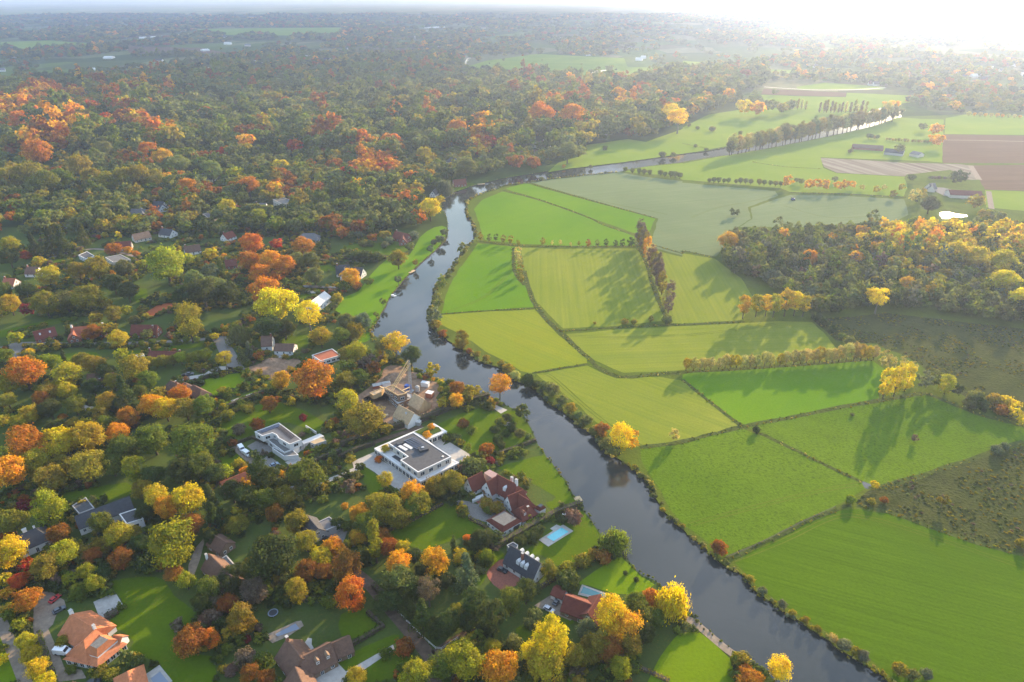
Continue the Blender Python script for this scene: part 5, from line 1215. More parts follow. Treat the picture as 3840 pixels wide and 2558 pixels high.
def pool(label, deck, water, q, deckmat=M_STONE, wmat=M_POOL, z=0.1):
    c = mid(*[q(*p) for p in water])
    b = Bld("swimming_pool", label, "pool", c, circ=5)
    HARD.append([(q(*p).x, q(*p).y) for p in deck])
    b.prism("deck", [q(*p) for p in deck], -0.02, z + 0.04, deckmat)
    W_ = [q(*p) for p in water]
    b.prism("water", W_, 0.0, z + 0.06, wmat)
    P = W_
    for i in range(len(P)):
        a, e = P[i], P[(i + 1) % len(P)]
        d = e - a
        b.box("coping", mid(a, e), d, d.length + 0.3, 0.3, z, z + 0.10, deckmat)
    return b
pool("turquoise swimming pool with pale stone deck on the lawn behind the slate house", ((960, 590), (1195, 440), (1145, 405), (1250, 340), (1310, 365), (1360, 340), (1525, 445), (1115, 700)), ((1075, 545), (1330, 385), (1460, 460), (1200, 620)), q)
q6 = lambda x, y, z=0: Z(6, x, y, z)
q7 = lambda x, y, z=0: Z(7, x, y, z)
q3 = lambda x, y, z=0: Z(3, x, y, z)
# ------------------------------------------------------------------ low red-roofed house with covered pool
b = Bld("bungalow", "low house with long dark red roof beside a teal pool", "house", q7(1640, 1040), mark="the red roofed bungalow with teal pool")
b.wing(q7(1545, 965, 5.6), q7(1720, 1030, 5.6), 8.2, 2.5, 5.6, W_BRICKW, R_RED)
b.wing(q7(1700, 1090, 5.8), q7(1785, 960, 5.8), 7.6, 2.5, 5.8, W_BRICKW, R_RED)
b.wing(q7(1465, 910, 3.6), q7(1545, 945, 3.6), 4.6, 2.4, 3.6, W_WHITE, R_RED)
HOUSE_CIRC += [(q7(x, y).x, q7(x, y).y, 6.0) for x, y in ((1500, 950), (1600, 1030), (1700, 1060), (1770, 980), (1440, 1020), (1500, 1080))]
pool("teal pool tucked behind the dark red roofed bungalow", ((1630, 965), (1660, 895), (1850, 965), (1790, 1000)), ((1645, 955), (1668, 908), (1830, 968), (1780, 990)), q7, M_STONE, M_POOLT)
hard("forecourt", ZL(7, (1330, 1040), (1440, 970), (1530, 1000), (1510, 1060), (1620, 1110), (1580, 1145), (1460, 1090), (1420, 1080)), M_GRAVEL)
# ------------------------------------------------------------------ terracotta villa
q = Q(150, 2230, 5.741)
b = Bld("terracotta_villa", "large villa with many orange terracotta roofs and white walls", "house", q(1000, 900), mark="the terracotta roofed villa")
b.wing(q(670, 415, 6.6), q(1190, 735, 6.6), 11.0, 2.7, 6.6, W_WHITE, R_TERRA, hip=(0, 0.5), chim=((-0.02, 0.05, 1.2, 1.4, W_WHITE), (0.97, 0.0, 0.9, 1.5, W_WHITE)))
b.wing(q(1200, 745, 6.6), q(940, 990, 6.6), 8.6, 3.0, 6.6, W_WHITE, R_TERRA, hip=(0.5, 3.6), win=False)
b.frustum([q(x, y, 6.2) for x, y in ((1310, 890), (1475, 965), (1225, 1165), (1070, 1095))], [q(x, y, 4.0) for x, y in ((1230, 800), (1700, 965), (1235, 1350), (910, 1250))], 6.2, 4.0, R_TERRA, R_GRAVEL)
b.prism("wall", [q(x, y, 4.1) for x, y in ((1240, 815), (1670, 970), (1235, 1335), (925, 1245))], -0.05, 4.05, W_WHITE)
b.frustum([q(x, y, 3.3) for x, y in ((1250, 830), (1660, 1000), (1235, 1370), (900, 1270))], [q(x, y, 2.3) for x, y in ((1300, 800), (1890, 1055), (1245, 1570), (480, 1395))], 3.35, 2.3, R_TERRA, R_TERRA)
wp = [q(x, y, 2.3) for x, y in ((1290, 820), (1850, 1060), (1245, 1535), (540, 1395))]
b.prism("wall", wp, -0.05, 2.35, W_WHITE)
for a, e, n_ in ((wp[1], wp[2], 5), (wp[2], wp[3], 5)):
    d = e - a; nr = Vector((d.y, -d.x, 0)).normalized()
    if nr.y > 0: nr = -nr
    b.wall_windows(a, e, nr, 1.15, n_, 1.5, 1.7)
b.wing(q(1590, 870, 4.6), q(1760, 900, 4.6), 4.0, 2.6, 4.6, W_WHITE, R_TERRA, win=False)
HOUSE_CIRC += [(q(x, y).x, q(x, y).y, 6.5) for x, y in ((600, 600), (900, 500), (800, 800), (1100, 750), (1300, 950), (1000, 1100), (1500, 1050), (1200, 1300), (800, 1350), (1750, 1050), (450, 750))]
hard("driveway", [q(x, y) for x, y in ((-120, -60), (250, -60), (520, 120), (560, 240), (360, 420), (280, 640), (180, 740), (330, 1080), (460, 1400), (520, 1567), (900, 1620), (1000, 1800), (300, 1900), (-30, 1500), (-150, 700))], M_GRAVEL, 0.07)
hard("terrace", [q(x, y) for x, y in ((1150, 160), (1430, 30), (1650, 0), (1810, 260), (1500, 400), (1440, 690), (1250, 420))], M_STONE, 0.082)
for k in range(5):
    c = q(1290 + 47 * k, 365 - 23 * k)
    b2 = Bld("stepping_stone", "pale stepping stone in the row leading to the terrace by the terracotta villa", "paving slab", c, group="stepping stones at the terracotta villa")
    b2.box("slab", c, q(1340, 430) - q(1270, 310), 2.2, 0.5, 0.02, 0.16, M_STONE)
b = Bld("terracotta_outbuilding", "small outbuilding with hipped terracotta roof south of the big terracotta villa", "garage", q6(870, 1560), circ=7)
b.wing(q6(880, 1490, 5.0), q6(905, 1600, 5.0), 8.0, 2.6, 5.0, W_WHITE, R_TERRA, hip=(2.0, 2.5))
pool("covered pool with grey slatted cover and pale deck by the terracotta outbuilding", ((960, 1545), (1100, 1450), (1190, 1560), (1060, 1680)), ((1035, 1545), (1105, 1492), (1170, 1570), (1090, 1640)), q6, M_STONE, M_COVER)
# ------------------------------------------------------------------ brown-tiled house at the bottom
q = Q(960, 2310, 4.359)
b = Bld("brown_roof_house", "sprawling house with brown tiled roofs and two small dormers", "house", q(800, 700), mark="the sprawling brown roofed house")
b.wing(q(500, 375, 7.2), q(745, 690, 7.2), 9.4, 2.7, 7.2, W_BRICKW, R_BROWN, hip=(0, 1.0), chim=((0.05, 0.0, 1.0, 1.5, W_BRICK),))
b.wing(q(700, 700, 6.8), q(1215, 430, 6.8), 8.6, 2.7, 6.8, W_BRICKW, R_BROWN, dorm=((0.45, -1, W_BRICKW), (0.78, -1, W_BRICKW)))
b.wing(q(1200, 460, 5.8), q(1530, 320, 5.8), 6.8, 2.5, 5.8, W_BRICKW, R_BROWN)
b.wing(q(640, 830, 6.4), q(760, 1110, 6.4), 8.2, 2.7, 6.4, W_BRICKW, R_BROWN)
HOUSE_CIRC += [(q(x, y).x, q(x, y).y, 6.0) for x, y in ((450, 550), (600, 700), (800, 750), (1000, 620), (1200, 560), (1420, 440), (700, 950), (900, 900), (450, 800))]
hard("terrace", [q(x, y) for x, y in ((770, 480), (850, 360), (915, 370), (910, 470), (960, 550), (860, 600), (800, 540))], M_STONE)
hard("forecourt", [q(x, y) for x, y in ((880, 1000), (1320, 750), (1470, 910), (1560, 860), (2240, 470), (2265, 545), (1740, 900), (1560, 1000), (1500, 1200), (900, 1250))], M_STONE)
pool("long blue grey pool with sandstone edge behind the sprawling brown roofed house", ((130, 330), (650, 95), (740, 80), (780, 165), (540, 330), (270, 450)), ((300, 300), (650, 120), (725, 215), (350, 350)), q, M_GRAVEL, M_COVER)
# ------------------------------------------------------------------ building site
q = Q(1320, 1340, 5.885)
hard("building_site", smooth_line([q(x, y) for x, y in ((50, 940), (330, 700), (620, 470), (700, 260), (850, 180), (1100, 200), (1300, 320), (1500, 480), (1900, 560), (1950, 760), (1850, 900), (2000, 1100), (1900, 1280), (1600, 1420), (1300, 1540), (1000, 1620), (700, 1560), (650, 1250), (400, 1080))], 2, True), M_MUD, 0.06)
b = Bld("white_shell_house", "white house shell with bare board roof on the building site", "house", q(1200, 1330), circ=7, mark="the white shell house on the building site")
b.wing(q(1035, 1045, 7.4), q(1370, 1230, 7.4), 8.6, 3.0, 7.4, W_WHITE, R_WOOD, win=False)
b.wing(q(1090, 1215, 4.6), q(1230, 1310, 4.6), 5.2, 2.4, 4.6, W_WHITE, R_WOOD, chim=((0.8, 0.0, 0.9, 1.8, W_WHITE),), win=False)
b.wall_windows(q(1130, 1520), q(1220, 1490), (0.3, -1), 1.3, 2, 0.8, 1.0)
HOUSE_CIRC += [(q(x, y).x, q(x, y).y, 7.0) for x, y in ((400, 900), (700, 850), (900, 900), (1100, 850), (1500, 950), (1650, 950))]
b = Bld("unfinished_house", "unfinished brick and timber house with open storeys and scaffolding", "house", q(950, 850), mark="the unfinished house on the building site")
b.flat([q(x, y, 7.0) for x, y in ((720, 665), (900, 600), (1210, 790), (1010, 840))], 3.0, 7.0, W_BRICKW, M_CONCRETE, rim=0.5, rimmat=W_TIMBER, rim_h=0.9, win=3.0, wz=4.6, wh=1.5)
b.flat([q(x, y, 3.2) for x, y in ((250, 900), (640, 700), (1000, 1040), (1330, 900), (1330, 800), (900, 640), (640, 690))], -0.05, 3.2, W_BRICKW, M_CONCRETE, rim=0.3, win=3.5)
b.flat([q(x, y, 5.6) for x, y in ((385, 780), (720, 650), (650, 760), (470, 840))], 3.0, 5.6, W_TIMBER, R_WOOD, rim=0.4)
for i in range(9):
    p = q(420 + 62 * i, 900 + 40 * i if i < 9 else 0, 0)
for i, (x, y) in enumerate([(640, 880), (740, 950), (840, 1010), (980, 1040), (1080, 1000), (1180, 960), (1290, 900)]):
    b.box("scaffold_pole", q(x, y, 0), (1, 0), 0.12, 0.12, 0, 7.6, M_STEEL)
for zz in (2.4, 4.6, 6.6):
    for (x0, y0), (x1, y1) in (((640, 880), (980, 1040)), ((980, 1040), (1290, 900))):
        p0, p1 = q(x0, y0), q(x1, y1)
        b.box("scaffold_board", mid(p0, p1), p1 - p0, (p1 - p0).length, 0.8, zz, zz + 0.06, M_TIMBERP)
b = Bld("timber_annex", "annex with fresh yellow board roof on the building site", "house", q(1500, 1000))
b.wing(q(1365, 790, 7.2), q(1600, 930, 7.2), 8.0, 2.8, 7.2, W_TIMBER, R_WOOD, win=False)
# crane
b = Bld("construction_crane", "self erecting lattice crane with lowered jib over the unfinished house", "crane", q(1300, 770))
def lattice(b, name, p0, p1, w, mat, n=14):
    p0, p1 = Vector(p0), Vector(p1)
    d = (p1 - p0).normalized()
    a = d.cross(Vector((0.3, 0.9, 0.1))).normalized(); e = d.cross(a).normalized()
    V, F = [], []
    cs = [p0 + a * sx * w / 2 + e * sy * w / 2 for sx, sy in ((-1, -1), (1, -1), (1, 1), (-1, 1))]
    L = p1 - p0
    for c in cs: tube(V, F, [c, c + L], [0.09, 0.09], 4)
    for i in range(n):
        for k in range(4):
            tube(V, F, [cs[k] + L * (i / n), cs[(k + 1) % 4] + L * ((i + 1) / n)], [0.05, 0.05], 4)
    return b.part(name, V, F, mat)
foot = q(1300, 770); topp = Vector((foot.x, foot.y, 0)) + Vector((0, 0, 19.5))
lattice(b, "mast", foot, topp, 1.1, M_STEEL)
tip = q(880, 745, 8.0)
lattice(b, "jib", topp - Vector((0, 0, 3.0)), tip, 0.9, M_CRANE)
lattice(b, "upper_jib", topp, tip + Vector((0, 0, 2.0)), 0.35, M_CRANE, 10)
b.box("counterweight", q(1240, 720), (1, -0.3), 3.2, 2.2, 0.3, 3.0, M_BLUE)
b.box("base_frame", q(1250, 760), (1, -0.3), 4.6, 4.2, 0.05, 0.4, M_STEEL)
def crate(nm, label, c, d, sx, sy, h, mat, cat, lid=None):
    b = Bld(nm, label, cat, c, circ=1.5)
    b.box("body", c, d, sx, sy, 0.12, h, mat)
    b.box("lid", c, d, sx + 0.12, sy + 0.12, h, h + 0.12, lid or mat)
    for sgn in (-1, 1):
        dd = Vector((d[0], d[1], 0)).normalized()
        b.box("skid", Vector((c[0], c[1], 0)) + dd * sgn * sx * 0.35, d, 0.2, sy, 0, 0.12, M_STEEL)
crate("site_container", "white site container beside the river track on the building site", q(1620, 640), (1, -0.35), 4.2, 2.3, 2.5, W_WHITE, "container")
crate("site_container", "white open topped container behind the unfinished house", q(760, 640), (1, 0.4), 4.4, 2.3, 2.4, W_WHITE, "container", M_CONCRETE)
crate("rubble_skip", "orange rimmed grey skip behind the unfinished house", q(560, 660), (1, 0.35), 5.0, 3.0, 1.6, R_ORANGE, "skip", M_CONCRETE)
crate("brick_pallet", "big stack of wrapped bricks by the timber annex", q(1720, 880), (1, -0.4), 3.6, 3.0, 3.0, W_BRICK, "bricks", W_WHITE)
crate("timber_stack", "stack of sawn boards beside the white shell house", q(740, 1310), (1, 0.5), 2.6, 1.3, 0.9, M_TIMBERP, "timber")
crate("timber_stack", "long stack of boards at the mud track corner", q(1650, 1290), (1, -0.3), 3.6, 1.0, 0.7, M_TIMBERP, "timber")
crate("site_hut", "small pale flat hut under the hedge below the white shell house", q(1430, 1480), (1, -0.3), 4.2, 2.2, 1.9, M_CONCRETE, "hut", R_WHITE)
b = Bld("site_silo", "pale cylindrical mortar silo on the building site", "silo", q(1450, 790))
V, F = [], []
tube(V, F, [q(1450, 790) + Vector((0, 0, z)) for z in (0.9, 1.4, 4.0, 4.6)], [0.4, 1.2, 1.2, 0.5], 12)
b.part("tank", V, F, M_CONCRETE)
for dx, dy in ((-0.8, -0.8), (0.8, -0.8), (0.8, 0.8), (-0.8, 0.8)):
    b.box("leg", q(1450, 790) + Vector((dx, dy, 0)), (1, 0), 0.15, 0.15, 0, 1.6, M_STEEL)
def heap(label, c, r, h, mat):
    """mound with an uneven outline"""
    V, F = [], []
    n, m = 18, 5
    for j in range(m):
        for i in range(n):
            a = 2 * math.pi * i / n
            rr = r * (1 - j / m) * random.uniform(0.85, 1.12) * (1 + 0.3 * math.cos(a))
            V.append((c.x + math.cos(a) * rr, c.y + math.sin(a) * rr * 0.7, h * (j / m) ** 0.8 * random.uniform(0.9, 1.1) - (0.1 if j == 0 else 0)))
            if j: F.append(((j - 1) * n + i, (j - 1) * n + (i + 1) % n, j * n + (i + 1) % n, j * n + i))
    V.append((c.x, c.y, h)); F += [((m - 1) * n + i, (m - 1) * n + (i + 1) % n, m * n) for i in range(n)]
    b = Bld("soil_heap", label, "soil heap", c)
    b.part("mound", V, F, mat)
heap("brown soil heap beside the crane on the building site", q(900, 460), 7.5, 3.4, M_MUD)
heap("soil heap at the riverside edge of the building site", q(1320, 420), 5.5, 2.6, M_MUD)
hard("building_site", smooth_line(ZL(3, (1650, 990), (1760, 950), (1900, 905), (1990, 915), (2030, 900), (2080, 930), (2000, 980), (1960, 1030), (1850, 1050), (1770, 1010)), 2, True), M_MUD, 0.06)
heap("soil heap with orange tree behind on the garden building plot", Z(3, 1860, 925), 7.0, 2.2, M_MUD)

# ------------------------------------------------------------------ the other houses: ridge lines read from the photograph
def simple(nm, label, k, wings, wall, roof, mark=None, circ=7.0, eave=2.7, rz=6.6, W=8.0, chim=(), win=True, skyl=0, cat="house", group=None):
    P = [Z(k, *p, 0) for w in wings for p in w[:2]]
    b = Bld(nm, label, cat, mid(*P), mark=mark, group=group)
    for i, w in enumerate(wings):
        ww = w[2] if len(w) > 2 else W
        zz = w[3] if len(w) > 3 else rz
        ee = w[4] if len(w) > 4 else eave
        hp = w[5] if len(w) > 5 else (0, 0)
        a, e = Z(k, *w[0], zz), Z(k, *w[1], zz)
        b.wing(a, e, ww, ee, zz, wall, roof, hip=hp, chim=chim if i == 0 else (), win=win, skyl=skyl if i == 0 else 0)
        HOUSE_CIRC.append((*mid(a, e).xy, circ))
        if (a - e).length > 10:
            HOUSE_CIRC.append((*a.lerp(e, 0.1).xy, circ * 0.8)); HOUSE_CIRC.append((*a.lerp(e, 0.9).xy, circ * 0.8))
    return b
CH = ((0.12, 0.0, 0.9, 1.4, W_BRICK),)
b = simple("long_house", "long white house with dark slate gable roof and flat annex", 6, [((515, 425), (890, 285), 9.0, 6.6, 3.6)], W_WHITE, R_SLATE, "the long white house with slate roof")
b.flat([Z(6, x, y, 4.0) for x, y in ((822, 408), (935, 370), (988, 438), (872, 475))], -0.05, 4.0, W_WHITE, R_FELT, win=3)
b.flat([Z(6, x, y, 3.2) for x, y in ((497, 350), (590, 290), (650, 365), (545, 405))], -0.05, 3.2, W_GREY, R_FELT)
simple("hipped_house", "white house with dark hipped roof and white chimney block", 6, [((100, 565), (245, 505), 9.5, 7.4, 3.6, (0, 3.0)), ((-60, 610), (60, 580), 8.0, 6.2, 3.2)], W_WHITE, R_SLATE, "the white house with dark hipped roof", chim=((0.5, 0.1, 1.4, 1.6, W_WHITE), (0.95, 0.1, 0.7, 1.2, W_WHITE)))
simple("tiled_cottage", "small cottage with brown tiled roof beside the gravel yard", 6, [((1465, 545), (1560, 605), 6.5, 5.2)], W_BRICKW, R_BROWN, "the small brown tiled cottage", circ=5)
b = simple("tiled_farmhouse", "steep brown tiled house with sunlit skirts beside the gravel yard", 6, [((1440, 680), (1600, 838), 7.6, 7.0)], W_BRICKW, R_BROWN, "the steep brown tiled house", chim=((0.02, -0.3, 0.9, 2.0, W_WHITE),))
b.flat([Z(6, x, y, 2.6) for x, y in ((1500, 730), (1560, 690), (1650, 790), (1600, 830))], -0.05, 2.6, W_CREAM, R_GRAVEL)
simple("slate_house", "dark slate roofed house beside a grey terrace", 6, [((2110, 410), (2190, 505), 7.5, 6.4)], W_GREY, R_SLATE, "the dark slate roofed house", circ=6).flat([Z(6, x, y, 3.2) for x, y in ((2185, 465), (2270, 425), (2345, 480), (2235, 525))], -0.05, 3.2, W_GREY, R_GREY)
hard("terrace", ZL(6, (2170, 550), (2330, 490), (2400, 520), (2354, 640), (2230, 600)), M_COBBLE)
simple("orange_cottage", "low cottage with orange red roof under tall conifers", 6, [((1520, 188), (1690, 118), 6.5, 5.0)], W_BRICK, R_ORANGE, "the low orange red roofed cottage", circ=5)
hard("driveway", ZL(6, (1300, 760), (1350, 640), (1420, 560), (1400, 640), (1380, 720), (1340, 830), (1300, 840)), M_GRAVEL)
hard("driveway", ZL(6, (540, 640), (660, 600), (660, 680), (540, 700)), M_GRAVEL)
simple("red_house", "red roofed house with two skylights by the meadow strip", 3, [((225, 720), (375, 685), 8.5)], W_BRICK, R_RED, "the red roofed house with skylights", skyl=2)
simple("orange_house", "long orange roofed house with white end chimneys", 3, [((490, 690), (720, 672), 9.0, 6.8), ((510, 700), (500, 735), 7.0, 6.0)], W_BRICK, R_ORANGE, "the long orange roofed house", chim=((0.02, 0, 0.9, 1.5, W_WHITE), (0.95, 0, 0.9, 1.5, W_WHITE)))
simple("dark_red_house", "dark red roofed house with sunlit brick gable end", 3, [((905, 672), (1085, 672), 8.0, 7.2)], W_BRICK, R_RED, "the dark red house with lit gable", chim=((0.85, -0.3, 0.9, 1.6, W_BRICK),))
b = simple("garden_bungalow", "low dark red roofed bungalow with white flat annex", 3, [((1030, 850), (1245, 858), 7.0, 5.0)], W_BRICK, R_RED, "the dark red roofed bungalow", chim=((0.98, 0, 0.8, 1.2, W_BRICK), (0.02, 0, 0.8, 1.8, W_BRICK)))
b.flat([Z(3, x, y, 2.8) for x, y in ((915, 885), (990, 868), (1000, 895), (930, 912))], -0.05, 2.8, W_WHITE, R_WHITE)
simple("dark_brown_house", "dark brown roofed house half hidden among yellow trees", 3, [((600, 1012), (780, 1000), 8.0)], W_GREY, R_BROWN, "the dark brown roofed house", skyl=1)
simple("brown_hip_house", "house of several brown hipped roofs beside the clipped lawn", 3, [((1175, 1055), (1215, 1075), 8.0, 6.4, 2.7, (2.5, 2.5)), ((1265, 1065), (1290, 1080), 8.0, 6.6, 2.7, (2.5, 3.5)), ((1330, 1085), (1385, 1115), 7.0, 6.0, 2.7, (2.0, 3.0))], W_BRICKW, R_BROWN, "the brown hipped house by the clipped lawn", chim=((1.0, 0, 0.8, 1.4, W_BRICK),))
b = simple("half_timber_house", "brown roofed house with white walls and long low wing", 3, [((1800, 750), (1875, 745), 9.0, 8.0, 3.6), ((1900, 800), (2030, 802), 8.0, 5.4, 2.8)], W_WHITE, R_BROWN, "the brown and white house with low wing", chim=((0.9, 0, 0.9, 1.4, W_BRICK),))
hard("terrace", ZL(3, (1890, 880), (2050, 860), (2070, 870), (1900, 905)), M_STONE)
simple("white_barn_house", "bright white gabled modern house with solar strip by the lawn", 3, [((2140, 512), (2238, 440), 9.0, 7.4, 4.0)], W_WHITE, R_WHITE, "the bright white gabled house")
q = lambda x, y, z=0: Z(3, x, y, z)
b = Bld("flat_site_house", "unfinished flat white house behind the orange tree", "house", q(2230, 870), circ=8)
b.flat([q(x, y, 3.2) for x, y in ((2150, 880), (2290, 835), (2350, 880), (2210, 920))], -0.05, 3.2, W_WHITE, R_ORANGE, win=3)
b = Bld("garden_pergola", "long dark flat pergola above the pale pool terrace", "pergola", q(2200, 405), circ=6)
b.prism("roof", [q(x, y, 2.8) for x, y in ((2090, 398), (2310, 405), (2318, 420), (2095, 412))], 2.6, 2.8, M_DARKMETAL)
for x in (2095, 2150, 2205, 2260, 2312):
    b.box("post", q(x, 412, 2.6), (1, 0), 0.2, 0.2, 0, 2.6, M_DARKMETAL)
hard("terrace", ZL(3, (2100, 440), (2210, 432), (2190, 455), (2110, 455)), M_STONE)
rest = [("dark_roof_villa", "dark brown roofed white house with chimney at the wood edge", 3, [((180, 272), (265, 272), 8.5)], W_WHITE, R_BROWN, "the dark brown roofed white house"),
        ("orange_roof_villa", "orange red roofed house beside the dark brown roofed one", 3, [((25, 350), (105, 352), 8.0)], W_WHITE, R_ORANGE, None),
        ("pale_terracotta_house", "pale terracotta roofed house beside yellow clipped tree", 3, [((910, 48), (1025, 25), 9.0)], W_CREAM, roof_mat("roof_pale_terracotta", (0.26, 0.15, 0.09)), "the pale terracotta house"),
        ("grey_slate_villa", "grey slate roofed villa with white walls", 3, [((1110, 5), (1190, 15), 9.0)], W_WHITE, R_SLATE, None),
        ("plum_roof_house", "plum red roofed low house near the clipped shrubs", 3, [((790, 102), (900, 92), 8.5)], W_CREAM, R_RED, "the plum red roofed house"),
        ("dark_tile_house", "dark tiled house with white end wall and skylights", 3, [((1265, 132), (1375, 115), 9.0)], W_WHITE, R_BROWN, "the dark tiled house"),
        ("small_red_house", "small red roofed house under tall trees", 3, [((1535, 45), (1600, 22), 8.0)], W_WHITE, R_RED, None),
        ("plum_gable_house", "house with plum roof among orange trees", 3, [((1548, 225), (1628, 215), 8.5)], W_BRICK, R_RED, "the plum roofed house among orange trees"),
        ("big_hip_house", "large grey brown hipped house with pale terrace", 3, [((2085, 42), (2165, 38), 12.0, 7.4, 2.8, (4.0, 4.0))], W_CREAM, R_GREY, "the large grey hipped house"),
        ("slate_gable_villa", "slate villa with white gables near the river lawns", 4, [((-40, 262), (55, 255), 8.5, 7.8), ((85, 272), (150, 280), 8.0, 7.2), ((20, 270), (20, 300), 7.0, 7.0)], W_WHITE, R_SLATE, "the slate villa with white gables"),
        ("brick_river_house", "brick house with several red gables above the river bend", 4, [((370, 25), (465, 45), 8.5, 7.2), ((430, 40), (425, 75), 7.0, 6.5)], W_BRICK, R_RED, "the brick house above the river bend"),
        ("old_grey_mansion", "large old house with grey roofs and brick gables", 0, [((905, 1440), (1060, 1445), 12.0, 9.0, 4.0, (0, 4.0)), ((970, 1430), (985, 1470), 9.0, 8.4, 4.0)], W_BRICKW, R_GREY, "the large old grey roofed house"),
        ("white_gable_cottage", "white gabled house with dark roof at the wood's foot", 0, [((1060, 1385), (1130, 1390), 9.0, 8.0), ((1110, 1390), (1118, 1410), 8.0, 7.4)], W_WHITE, R_SLATE, "the white gabled house at the wood's foot"),
        ("small_orange_house", "small orange roofed white house among lime trees", 0, [((1625, 1418), (1690, 1415), 9.0)], W_WHITE, R_ORANGE, "the small orange roofed white house"),
        ("slate_garden_house", "slate roofed house with pale front near the orange pair", 0, [((1760, 1400), (1835, 1400), 9.5)], W_WHITE, R_GREY, "the slate roofed garden house"),
        ("riverside_brick_house", "long red brick house on the river bank lawn", 1, [((770, 1240), (855, 1232), 9.0, 7.4)], W_BRICK, R_RED, "the long red brick house on the bank"),
        ("white_gable_boathouse", "white gabled little house close to the river bend", 1, [((628, 1318), (650, 1300), 6.5, 6.5)], W_WHITE, R_SLATE, None),
        ("white_manor", "tall white house with dark roof among river trees", 1, [((748, 1085), (800, 1090), 12.0, 12.0, 7.5, (2, 2))], W_WHITE, R_SLATE, "the tall white house among river trees"),
        ("white_gable_farm", "white gabled farmhouse with brown roof by the far meadow", 1, [((1345, 975), (1430, 965), 11.0, 9.0)], W_WHITE, R_BROWN, "the white gabled farmhouse"),
        ("twin_gable_house", "white twin gabled house below the farmhouse", 1, [((1210, 1020), (1275, 1022), 10.0, 8.0), ((1300, 1030), (1390, 1035), 10.0, 7.6)], W_WHITE, R_BROWN, None),
        ("brick_wood_house", "brick house in the riverside thicket", 1, [((215, 1500), (250, 1495), 8.0, 6.6)], W_BRICK, R_ORANGE, None),
        ("brown_lane_house", "brown roofed house with white gable by the far lane", 1, [((1470, 965), (1510, 962), 10.0, 8.0)], W_WHITE, R_BROWN, None),
        ("long_barn", "long low brown barn beside the stubble field", 2, [((1175, 992), (1385, 1005), 14.0, 6.0, 3.0)], W_BRICK, R_BROWN, "the long brown barn"),
        ("farm_sheds", "dark farm shed with cluster of lean-tos", 2, [((1400, 1022), (1530, 1035), 18.0, 6.6, 3.4)], W_GREY, R_SLATE, None),
        ("pale_shed", "pale sheeted shed at the end of the farm", 2, [((1590, 1040), (1650, 1052), 12.0, 6.0, 3.4)], W_CREAM, R_GREY, None),
        ("farmhouse", "white farmhouse with steep grey roof near the orchard rows", 2, [((1700, 1265), (1742, 1262), 9.0, 7.5), ((1720, 1262), (1722, 1280), 7.5, 7.0)], W_CREAM, R_GREY, "the white farmhouse"),
        ("red_barn", "long red roofed barn with bright yard", 2, [((1835, 1308), (2060, 1318), 15.0, 6.6, 3.4)], W_CREAM, R_RED, "the long red roofed barn"),
        ("white_shed", "wide white sheeted shed by the far village", 2, [((75, 592), (150, 592), 22.0, 8.0, 5.0)], W_WHITE, R_WHITE, None)]
for nm, lab, k, wings, wall, roof, mk in rest:
    simple(nm, lab, k, wings, wall, roof, mk, chim=CH if wall in (W_WHITE, W_BRICK) and k in (3, 4, 0) else (), circ=11, win=(k in (3, 4, 0, 1)))
for nm, lab, k, poly, h, wall, roof in [("flat_villa", "grey flat roofed villa with carport by the garden lane", 3, ((540, 190), (600, 165), (650, 195), (590, 215)), 3.6, W_WHITE, R_FELT),
                                       ("flat_villa", "beige flat roofed villa with pale terrace and dark patio", 3, ((725, 205), (830, 185), (900, 220), (780, 240)), 3.6, W_CREAM, R_GRAVEL),
                                       ("flat_villa", "grey flat roofed house with pale upper storey below the lime tree", 0, ((1395, 1475), (1470, 1455), (1515, 1480), (1440, 1505)), 4.4, W_CREAM, R_GREY),
                                       ("flat_villa", "beige cubic house beside the orange pair of trees", 0, ((1880, 1375), (1960, 1362), (2025, 1390), (1950, 1410)), 6.4, W_CREAM, R_GRAVEL),
                                       ("flat_villa", "long low flat house with two lit chimneys near the wood", 0, ((360, 1548), (500, 1540), (510, 1560), (370, 1570)), 3.4, W_GREY, R_FELT)]:
    P = [Z(k, x, y, h) for x, y in poly]
    b = Bld(nm, lab, "house", mid(*P), circ=9)
    b.flat(P, -0.05, h, wall, roof, win=3.5)
# small far houses with white gables
far = [(1, 505, 775), (1, 465, 805), (1, 565, 720), (1, 650, 800), (1, 715, 805), (1, 697, 765), (1, 857, 838), (1, 832, 828), (1, 850, 712), (1, 555, 624), (1, 655, 624), (1, 975, 616), (1, 1020, 612), (1, 1032, 822), (1, 1225, 578), (1, 1200, 602), (1, 1810, 925), (1, 1610, 945), (1, 985, 790), (1, 640, 845), (1, 400, 845), (1, 205, 812), (1, 150, 812), (1, 1420, 1000), (1, 1560, 960), (1, 1165, 985),
       (0, 1625, 738), (0, 1690, 1010), (0, 1430, 1250), (2, 60, 640), (2, 30, 610), (2, 230, 520), (2, 905, 468), (2, 1300, 588), (2, 1330, 590)]
for i, (k, x, y) in enumerate(far):
    p = Z(k, x, y)
    a = random.uniform(0, 3.14)
    d = Vector((math.cos(a), math.sin(a), 0)) * random.uniform(4, 8)
    mk, ds = None, None
    b = Bld("far_house", "small white gabled house with dark roof showing among the far trees", "house", p, group="white gabled houses among the far trees", circ=13)
    b.wing(p - d, p + d, 8.5, 3.4, 9.0, W_WHITE, random.choice([R_SLATE, R_BROWN, R_RED]), win=False)
    for s_ in (-1, 1):
        b.window((p + d * s_ + Vector((0, 0, 2.0))), d * s_, 1.6, 1.6)
